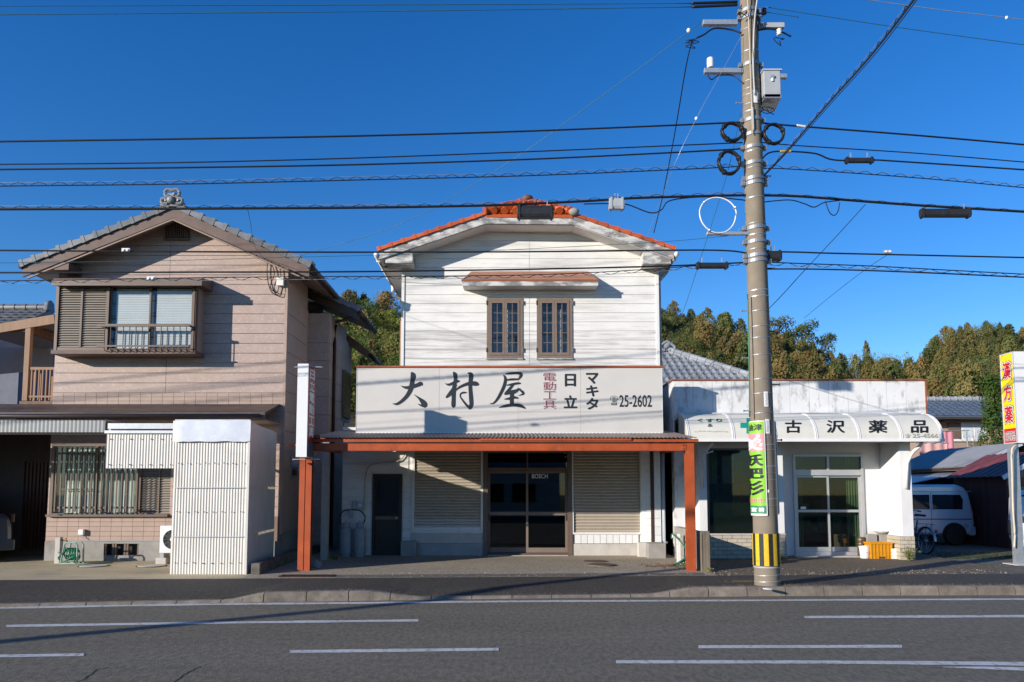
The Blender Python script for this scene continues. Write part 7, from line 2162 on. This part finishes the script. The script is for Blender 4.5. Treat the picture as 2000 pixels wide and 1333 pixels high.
# cross arms
def arm(v, u0, u1, h, name='cross_arm', dy=-.22, m=zinc):
    z = pz(v); a, b = P(u0,v,YU+dy).x, P(u1,v,YU+dy).x
    o = bx(name, m, pole, a, b, YU+dy-.04, YU+dy+.04, z-h/2, z+h/2, .006); return o
arm(47, 1372, 1440, .085, dy=-.02); arm(50, 1478, 1531, .085, dy=.02, m=plain_grey)
arm(141, 1375, 1450, .08, dy=-.02); arm(459, 1380, 1462, .05, dy=-.05); arm(144, 1478, 1536, .07, dy=.1)
p = P(1387,135,YU)
t = MB().lathe([(.04,0),(.055,.01),(.058,.1),(.055,.165),(.03,.185),(.005,.19)], (p.x,YU-.02,p.z-.0), 16).build('antenna', plain_white, pole, 40)
q = RC(1490,1523,141,194,YU-.15)
bxx = bx('equipment_box', plain_grey, pole, q[0], q[1], YU-.2, YU+.12, q[2], q[3], .012)
bx('lid', zinc_pale, bxx, q[0]-.015, q[1]+.02, YU-.215, YU+.13, q[3]+.001, q[3]+.02)
bx('latch', zinc, bxx, q[0]+.1, q[0]+.17, YU-.225, YU-.201, q[3]-.13, q[3]-.09); bx('latch', plain_white, bxx, q[0]+.12, q[0]+.15, YU-.22, YU-.201, q[3]-.19, q[3]-.132)
MB().prism([(q[0],YU-.2,q[2]-.002),(q[1],YU-.2,q[2]-.002),(q[1],YU+.1,q[2]-.07),(q[0],YU+.1,q[2]-.07)],(0,0,.06)).build('bottom', zinc, bxx)
rnd = random.Random(8)
def scribble(c, r, n, m, parent, name='cable_loop', rad=.007, flat=.3, seed=1):
    rn = random.Random(seed); pts = []
    for i in range(n):
        pts.append((c.x+rn.uniform(-r,r), c.y+rn.uniform(-r,r)*flat, c.z+rn.uniform(-r,r)*.7))
    MB().tube(smooth_pts(pts,6), rad, 5).build(name, m, parent, True)
scribble(P(1500,214,YU-.05), .12, 9, black_cable, pole, seed=2)
scribble(P(1355,85,YU-.05), .13, 8, black_cable, pole, seed=3); scribble(P(1348,80,YU), .12, 7, blue_cable, pole, seed=4, rad=.005)
scribble(P(1522,82,YU-.05), .10, 6, black_cable, pole, seed=5)
scribble(P(1450,30,YU-.2), .13, 7, black_cable, pole, seed=6); scribble(P(1490,40,YU-.1), .15, 8, black_cable, pole, seed=7)
def runs(pts, rad, m, parent=pole, name='cable', k=6): 
    return MB().tube(smooth_pts([tuple(P(u,v,YU+dy)) for u,v,dy in pts],k), rad, 6).build(name, m, parent, True)
runs([(1448,65,-.1),(1425,58,-.05),(1395,56,-.05),(1375,68,-.05),(1360,75,-.05)], .014, black_cable); runs([(1478,60,0),(1500,57,0),(1520,60,0),(1545,72,0)], .014, black_cable)
runs([(1478,120,0),(1480,85,0),(1480,40,-.1)], .012, black_cable); runs([(1481,120,-.02),(1484,160,-.05),(1486,205,-.05)], .02, black_cable)
runs([(1382,147,-.03),(1390,156,-.03),(1403,148,-.03),(1430,148,-.03),(1448,160,-.1)], .010, black_cable)
grey_pipe = mat('grey conduit', (.45,.45,.44), .5, .1)
runs([(1482,-20,-.2),(1474,40,-.17),(1471,120,-.175),(1474,185,-.175)], .014, grey_pipe); runs([(1470,210,-.175),(1472,255,-.175)], .012, grey_pipe)
runs([(1459,-20,-.2),(1463,60,-.17),(1466,150,-.175),(1470,262,-.18)], .008, mat('cream wire', (.55,.48,.36), .5))
runs([(1460,575,-.15),(1463,700,-.16),(1464,815,-.17)], .010, green_h)
z = pz(10); 
for k,(u,v) in enumerate(((1492,22),(1522,62))):
    p = P(u,v,YU-.05); MB().lathe([(.02,-.06),(.045,-.05),(.02,-.03),(.045,-.01),(.02,.01),(.045,.03),(.02,.05)], p, 12).build('insulator', plain_white if k else black_cable, pole, True)
p = P(1345,60,YU); MB().ball(p, .035,.03,.04).build('insulator', plain_white, pole, True)

# cable coils on the pole
def coil(u, v, r, rad, m, label, dy=-.1, tilt=0, ru=None, parent=None, turns=3):
    c = P(u, v, YU+dy); t = thing('cable_coil', c, label, 'cable coil', 'cable coils hung on the pole'); pts = []
    n = 32*turns
    for i in range(n+1):
        a = 2*math.pi*i/32; rr = r*(1+(.03*math.sin(i*.9) if turns > 1 else .012*math.sin(a*3)))
        pts.append((c.x+rr*math.cos(a)*(ru or 1), c.y+.03*math.sin(a*1.3)+.02*(i/n-.5), c.z+rr*math.sin(a)))
    MB().tube(pts, rad, 6).build('loops', m, t, True)
    for a in (.4, 2.4, 4.2):
        q = Vector((c.x+r*math.cos(a)*(ru or 1), c.y, c.z+r*math.sin(a)))
        MB().ball(q, rad*2.1, .05, rad*2.1, 8, 5).build('tie', black_rubber if m is not plain_white else zinc, t)
    return t
coil(1430,258,.145,.022,black_cable,'black cable coil at the upper left of the pole', ru=1.15); coil(1511,262,.16,.020,black_cable,'black cable coil at the right of the pole'); coil(1424,318,.185,.022,black_cable,'black cable coil lower on the left of the pole', ru=.92)
coil(1402,420,.30,.011,plain_white,'large thin white cable ring hung left of the pole', turns=1)

# ---------------- overhead cables
def yl(u): 
    x = (u-1000)/F*12.0
    return YU + .07*(x-4.0)
def cable(pts, rad, m, label, name='overhead_cable', lash=None, group='overhead cables', ys=None, k=10, parts=()):
    """pts in (u, v) along the street line or (u, v, Y)"""
    w = [tuple(P(q[0], q[1], q[2] if len(q) > 2 else yl(q[0]))) for q in pts]
    if pts[0][0] < -100: a_, b_ = Vector(w[0]), Vector(w[1]); w.insert(0, tuple(a_+(a_-b_).normalized()*9))      # on towards the next poles
    if pts[-1][0] > 2100: a_, b_ = Vector(w[-1]), Vector(w[-2]); w.append(tuple(a_+(a_-b_).normalized()*9))
    s_ = smooth_pts(w, k)
    o = tag(MB().tube(s_, rad, 6).build(name, m, smooth=True), label, 'cable', group)
    if lash:   # helical lashing wire, and a thin messenger above or below
        off, amp, per = lash
        n = []; L_ = 0; me = []
        dens = []
        for a, b in zip(s_[:-1], s_[1:]):
            a = Vector(a); b = Vector(b); l = (b-a).length; st = max(2, int(l/.05))
            for i in range(st):
                dens.append((a.lerp(b,i/st), L_+l*i/st))
            L_ += l
        for p_, l in dens:
            ph_ = 2*math.pi*l/per
            n.append(p_+Vector((0, amp*.5*math.sin(ph_), off*.5+abs(off)*.5*math.cos(ph_)*(1 if off > 0 else 1))))
        me = [Vector(p_)+Vector((0,0,off)) for p_ in s_]
        MB().tube(n, .0045, 4, cap=False).build('lashing_wire', m, o, True)
        MB().tube(me, .0035, 4).build('messenger_wire', zinc if m is not blue_cable else m, o, True)
    return o
H_ = 'high wires'
cable([(-160,13),(0,12),(700,10),(1352,7)], .007, blue_cable, 'upper of the two thin blue wires crossing the top left of the sky')
cable([(-160,31),(0,29),(700,23),(1352,14)], .007, blue_cable, 'lower of the two thin blue wires crossing the top left of the sky')
cable([(1350,7),(1440,4,12.1)], .022, black_cable, 'upper short black sleeve on the blue wire left of the pole top'); cable([(1352,14),(1440,10,12.1)], .022, black_cable, 'lower short black sleeve on the blue wire left of the pole top')
cable([(-160,280),(0,277),(350,272),(700,266),(1050,256),(1408,241),(1450,238,12.2)], .014, black_cable, 'uppermost thick black cable running left from the pole')
cable([(-160,324),(0,321.5),(350,318),(700,309),(1050,296),(1450,279,12.2)], .010, black_cable, 'second black cable running left from the pole')
cable([(-160,334),(0,331.5),(350,328),(700,322),(1050,311),(1400,294),(1450,290,12.2)], .013, black_cable, 'third black cable running left from the pole, just below the second')
cable([(-160,368),(0,364),(350,360),(700,352),(1050,343),(1400,328),(1455,323,12.2)], .009, black_cable, 'lashed black cable running left from the pole, fourth from the top', lash=(.055,.03,.30))
big = cable([(-160,410),(0,409),(350,408),(700,406),(900,403),(1000,400),(1150,393),(1250,387),(1440,382),(1460,384,12.2)], .020, black_cable, 'thickest lashed black cable running left from the pole past the orange roof ridge', lash=(.05,.04,.34))
cable([(1140,399),(1190,398),(1225,400),(1270,416),(1292,410),(1310,392),(1380,385),(1460,392,12.2)], .010, black_cable, 'looping black cable hanging below the thick cable near the grey junction box')
cable([(-160,488),(0,489.5),(350,492),(700,493),(1050,492),(1380,489),(1460,495,12.2)], .013, black_cable, 'black cable running left from the pole in front of both upper walls')
cable([(-160,532),(0,533),(350,532),(700,531),(1050,526),(1300,520),(1460,513,12.2)], .013, black_cable, 'lowest thick black cable running left from the pole')
cable([(-160,552),(0,549),(150,547),(300,544),(560,541),(800,540),(1000,538),(1150,533),(1300,524),(1458,512,12.2)], .007, black_cable, 'thin lashed cable just below the lowest thick cable on the left', lash=(-.045,.03,.34))
cable([(-160,515),(0,514),(300,510),(560,503),(800,497),(1000,488),(1200,478),(1330,470),(1450,458,12.2)], .004, blue_cable, 'thin wire rising from the left towards the pole above the lower cables')
# right of the pole
cable([(1478,240,12.2),(1560,247),(1780,264),(2000,283),(2160,298)], .014, black_cable, 'uppermost thick black cable running right from the pole')
cable([(1480,278,12.2),(1560,285),(1780,299),(2000,317),(2160,331)], .009, black_cable, 'second black cable running right from the pole')
cable([(1484,318,12.2),(1500,300),(1530,296),(1590,300),(1620,311),(1650,314),(1706,313),(1760,316),(2000,332),(2160,343)], .013, black_cable, 'wavy third black cable running right from the pole with a black joint')
cable([(1484,332,12.2),(1530,330),(1780,347),(2000,367),(2160,382)], .008, black_cable, 'lashed black cable running right from the pole, fourth from the top', lash=(.05,.03,.30))
cable([(1484,382,12.2),(1560,384),(1690,394),(1800,402),(2000,414),(2160,424)], .020, black_cable, 'thickest black cable bundle running right from the pole', lash=(.03,.04,.42))
cable([(1484,396,12.2),(1540,391),(1570,398),(1590,405),(1610,396),(1640,392)], .009, black_cable, 'drooping black cable loop just right of the pole under the thickest bundle')
cable([(1612,393),(1620,415),(1630,421),(1637,412),(1640,396)], .008, black_cable, 'small hanging wire loop under the thickest bundle right of the pole')
cable([(1492,492,12.2),(1560,493),(1620,495),(1800,499),(2000,503.5),(2160,507)], .013, black_cable, 'black cable running right from the pole at the height of the black joint box')
cable([(1492,512,12.2),(1560,515),(1700,520),(1850,528),(2000,536),(2160,544)], .009, black_cable, 'upper cable of the lashed lowest pair running right from the pole', lash=(-.05,.03,.40))
cable([(1492,526,12.2),(1580,526),(1700,529),(1850,535),(2000,542),(2160,549)], .012, black_cable, 'lowest black cable running right from the pole')
for i,(a,b,lab) in enumerate((((1495,14),(2000,88),'upper thin blue wire descending to the right from the pole top'),((1496,24),(1560,34),'short thin blue wire right of the pole top'),((1640,-8),(2000,39),'thin pale wire crossing the top right corner'))):
    cable([a,((a[0]+b[0])/2,(a[1]+b[1])/2+2),b,(b[0]+160,b[1]+(b[1]-a[1])/(b[0]-a[0])*160)] if i != 1 else [a,b], .006, blue_cable if i < 2 else zinc, lab)
p = P(1966,35,yl(1966)); 
# diagonal drops
cable([(1372,40,12.15),(1345,62,12.2),(1200,170,12.9),(1000,313,13.9),(800,430,15.2),(620,490,16.2),(548,508,16.36)], .006, blue_cable, 'thin service wire slanting from the pole top down to the tan house')
cable([(1352,80,12.2),(1340,130,12.5),(1318,260,13.5),(1295,380,15.2),(1277,455,16.5)], .010, black_cable, 'black service wire dropping from the pole to the right eave of the white shop')
cable([(1448,70,12.1),(1410,140,11.9),(1360,232,11.9),(1310,340,12.2),(1250,500,14)], .003, zinc, 'very thin wire with white beads slanting down left from the pole')
cable([(1448,215,12.2),(1420,340,13),(1370,500,14.5),(1330,620,17),(1296,700,20),(1284,735,22)], .005, blue_cable, 'thin wire slanting down left from the pole towards the tiled house')
cable([(1690,400,12.3),(1640,455,12.4),(1570,530,12.6),(1500,605,12.9),(1400,700,17),(1365,738,22)], .006, black_cable, 'thin black wire slanting from the thick bundle down behind the pole')
cable([(1735,497,12.4),(1700,520,12.8),(1640,565,14),(1570,622,17)], .004, black_cable, 'thin wire slanting down left from the cable right of the pole')
cable([(1490,345,12.15),(1540,292,11.2),(1620,200,9.6),(1700,110,8.0),(1785,0,6.6),(1850,-90,5.6)], .012, black_cable, 'thick lashed cable rising steeply to the upper right from the pole', lash=(.05,.05,.30))
cable([(1492,345,12.15),(1545,290,11.2),(1630,195,9.6),(1712,103,8.0),(1797,-8,6.6)], .005, black_cable, 'thin cable running alongside the steep thick cable at the upper right')
cable([(483,406,11.7),(490,440,12.6),(497,480,14.5),(520,510,16.2)], .004, black_cable, 'short thin drop wire from the thick cable to the tan house gable')
# joint boxes on the cables
def closure(u0, u1, v0, v1, m, label, name='cable_joint', bev=.012, d=.10, straps=True, Y=None):
    Y = yl((u0+u1)/2) if Y is None else Y
    a, b = P(u0,(v0+v1)/2,Y), P(u1,(v0+v1)/2,Y); z0, z1 = P(u0,v1,Y).z, P(u0,v0,Y).z
    t = thing(name, ((a.x+b.x)/2,Y,z0), label, 'cable joint', 'joint boxes on the cables')
    h = z1-z0
    MB().prism([(a.x,Y-d/2,z0+h*.25),(a.x,Y-d/2+.02,z0),(a.x,Y+d/2-.02,z0),(a.x,Y+d/2,z0+h*.25),(a.x,Y+d/2,z0+h*.75),(a.x,Y+d/2-.02,z1),(a.x,Y-d/2+.02,z1),(a.x,Y-d/2,z0+h*.75)],(b.x-a.x,0,0)).build('case', m, t, bev=.006)
    for x_ in (a.x+.02, b.x-.05): bx('end_rib', m, t, x_, x_+.03, Y-d/2-.008, Y+d/2+.008, z0-.008, z1+.008)
    for x_ in (a.x+.1, b.x-.1): bx('hanger', zinc, t, x_-.008, x_+.008, Y-.01, Y+.01, z1+.008, z1+.09)
    return t
blackbox = mat('black joint plastic', (.022,.023,.026), .5, .2, 10)
closure(1010,1081,404,427,blackbox,'black joint box hanging in front of the orange roof ridge', d=.16)
closure(1797,1895,409,425,blackbox,'long black joint box under the thick bundle at the right')
closure(1650,1706,309,319,blackbox,'short black joint on the wavy cable right of the pole', d=.07)
closure(1359,1422,514,525,blackbox,'black joint box on the cable just left of the pole', d=.09)
closure(1494,1525,492,510,blackbox,'black box mounted against the right side of the pole', d=.14)
g = closure(1189,1219,389,410,plain_grey,'grey square junction box on the cable right of the orange roof', 'junction_box', d=.12)
cable([(1523,296),(1545,296)], .022, mat('yellow sleeve',(.62,.42,.05),.5), 'small yellow sleeve on the wavy cable right of the pole', 'cable_sleeve', group='sleeves on the cables'); cable([(1556,245.5),(1574,248)], .020, plain_white, 'small white sleeve on the uppermost right cable', 'cable_sleeve', group='sleeves on the cables')
for u,v,Y,lab in ((1360,232,11.9,'small white insulator bead on the thin slanting wire left of the pole'),(1966,35,yl(1966),'small white insulator bead on the wire in the top right corner')):
    tag(MB().ball(P(u,v,Y), .026,.026,.03).build('insulator_bead', plain_white, smooth=True), lab, 'insulator')
for u,v,lab in ((247,490,'small white clamp on the cable in front of the tan gable wall'),(296,545,'small white clamp on the lowest lashed cable before the bay window'),(1732,493,'small pale clamp on the cable right of the pole')):
    p = P(u,v,yl(u)); c_ = thing('cable_clamp', p, lab, 'clamp')
    MB().box(p.x-.06,p.x+.06,p.y-.03,p.y+.0,p.z-.02,p.z+.03).build('jaw', zinc, c_); MB().cyl((p.x-.03,p.y-.03,p.z),(p.x-.03,p.y-.05,p.z),.02,.02,8).cyl((p.x+.03,p.y-.03,p.z),(p.x+.03,p.y-.05,p.z),.02,.02,8).build('bolt', plain_white, c_)

# dry grass tufts at the pole foot and along the kerb
dry_m = leaf_mat('dry grass', (.26,.19,.09), (.34,.25,.12), .1, 3.)
rnd = random.Random(12)
def tuft(u, v, n, lab, w=.18, z=.125):
    c = G(u, v, z); mb = MB()
    for i in range(n):
        b = Vector((c.x+rnd.gauss(0,w), c.y+rnd.gauss(0,.04), z)); e = b+Vector((rnd.gauss(0,.07), rnd.gauss(0,.04), rnd.uniform(.01,.06)))
        s_ = Vector((.004,0,0)); mb.add([b-s_,b+s_,e],[(0,1,2)])
    tag(mb.build('dry_grass', dry_m, fix=False), lab, 'grass', kind='stuff')
tuft(1452,1139,150,'dry grass tuft left of the pole foot', .14); tuft(1535,1146,150,'dry grass along the kerb right of the pole foot', .25); tuft(1850,1107,140,'dry grass at the edge of the gravel yard', .9, .128)
gm_ = leaf_mat('yard grass', (.05,.075,.015), (.10,.11,.03), .1, 2.)
mb = MB()
for i in range(2600):
    b = Vector((rnd.uniform(9.6,13.2), 16.9+abs(rnd.gauss(0,1.0)), .13)); e = b+Vector((rnd.gauss(0,.03), rnd.gauss(0,.03), rnd.uniform(.01,.045))); s_ = Vector((.006,0,0)); mb.add([b-s_,b+s_,e],[(0,1,2)])
tag(mb.build('yard_grass', gm_, fix=False), 'thin short grass on the gravel yard beside the bicycle', 'grass', kind='stuff')
tag(MB().lathe([(.02,0),(.075,.003),(.07,.012),(.02,.014)], G(1500,1151,.128), 14).build('crushed_paper', plain_white), 'crushed white scrap on the ground at the pole foot', 'litter')

# ================================================================ across the street, behind the viewer: what the windows mirror
op = thing('roadside_pole', (-16.6,.3,0), 'grey concrete pole on the near side of the road whose shadow crosses the road', 'utility pole')
MB().tube([(-16.6,.3,-.1),(-16.6,.3,7.6)], [.16,.11], 16).build('shaft', pole_conc, op, True)
bx('cross_arm', zinc, op, -17.3, -15.9, .2, .3, 7.2, 7.3)
for i, (hx, w, d_, hgt, wm) in enumerate(((-11,8.5,7,5.2,tan_siding),(-1,8,7,4.2,white_clean),(9,9,7,5.4,concrete_pale))):
    oh = thing('facing_house', (hx,-14,0), ('tan','white','grey')[i]+' house across the street behind the viewer', 'house')
    bx('wall', wm, oh, hx-w/2, hx+w/2, -14-d_, -14, 0, hgt*.75)
    MB().prism([(hx-w/2-.4,-14-d_-.4,hgt*.75),(hx-w/2-.4,-14-d_/2,hgt*1.1),(hx-w/2-.4,-13.6,hgt*.75),(hx-w/2-.4,-13.6,hgt*.75-.1),(hx-w/2-.4,-14-d_-.4,hgt*.75-.1)],(w+.8,0,0)).build('roof', grey_tile, oh)
    for k in range(3):
        x_ = hx-w/2+1+k*(w-2)/3; o_ = bx('window', brown_metal, oh, x_, x_+1.5, -14.0, -13.95, .9, 2.1); bx('pane', car_glass, o_, x_+.06, x_+1.44, -13.95, -13.94, .96, 2.04)

# grit and fallen bits on the yards, weeds along the wall feet and the kerb
rnd = random.Random(31); mb = MB()
for i in range(900):
    x = rnd.uniform(-4.3,9.0); y = back_y(x)+abs(rnd.gauss(.0,.45))+.02; s_ = rnd.uniform(.006,.018)
    z = .128+(y-back_y(x))/(17-back_y(x))*.055
    q = [(x+rnd.uniform(-s_,s_),y+rnd.uniform(-s_,s_),z-.002) for _ in range(3)]
    if 1: mb.add(q+[(x,y,z+s_*.8)], [(0,1,3),(1,2,3),(2,0,3)])
tag(mb.build('grit', mat('pale grit', (.36,.31,.24), .9, .4, 40), fix=False), 'scattered pale grit along the back edge of the pavement', 'grit', kind='stuff')
mb = MB()
for i in range(420):
    x = rnd.choice((rnd.uniform(-12,12), rnd.gauss(-.6,1.6), rnd.gauss(6.5,1.2))); y = kerb_y(x)+.17+abs(rnd.gauss(0,.02)); b = Vector((x,y,kerb_h(x)+.004)); e = b+Vector((rnd.gauss(0,.03),rnd.gauss(0,.02),rnd.uniform(.008,.035))); s_ = Vector((.005,0,0)); mb.add([b-s_,b+s_,e],[(0,1,2)])
tag(mb.build('kerb_grass', dry_m, fix=False), 'sparse dry grass growing in the joint behind the kerb', 'grass', kind='stuff')
weed(655,1100,16.2,10,.12,'small weed beside the gas cylinders', olive_m, 14, .17, .12); weed(1530,1086,16.5,7,.07,'tiny weed at the pharmacy tile corner', bamboo_m, 15, .165, .06)
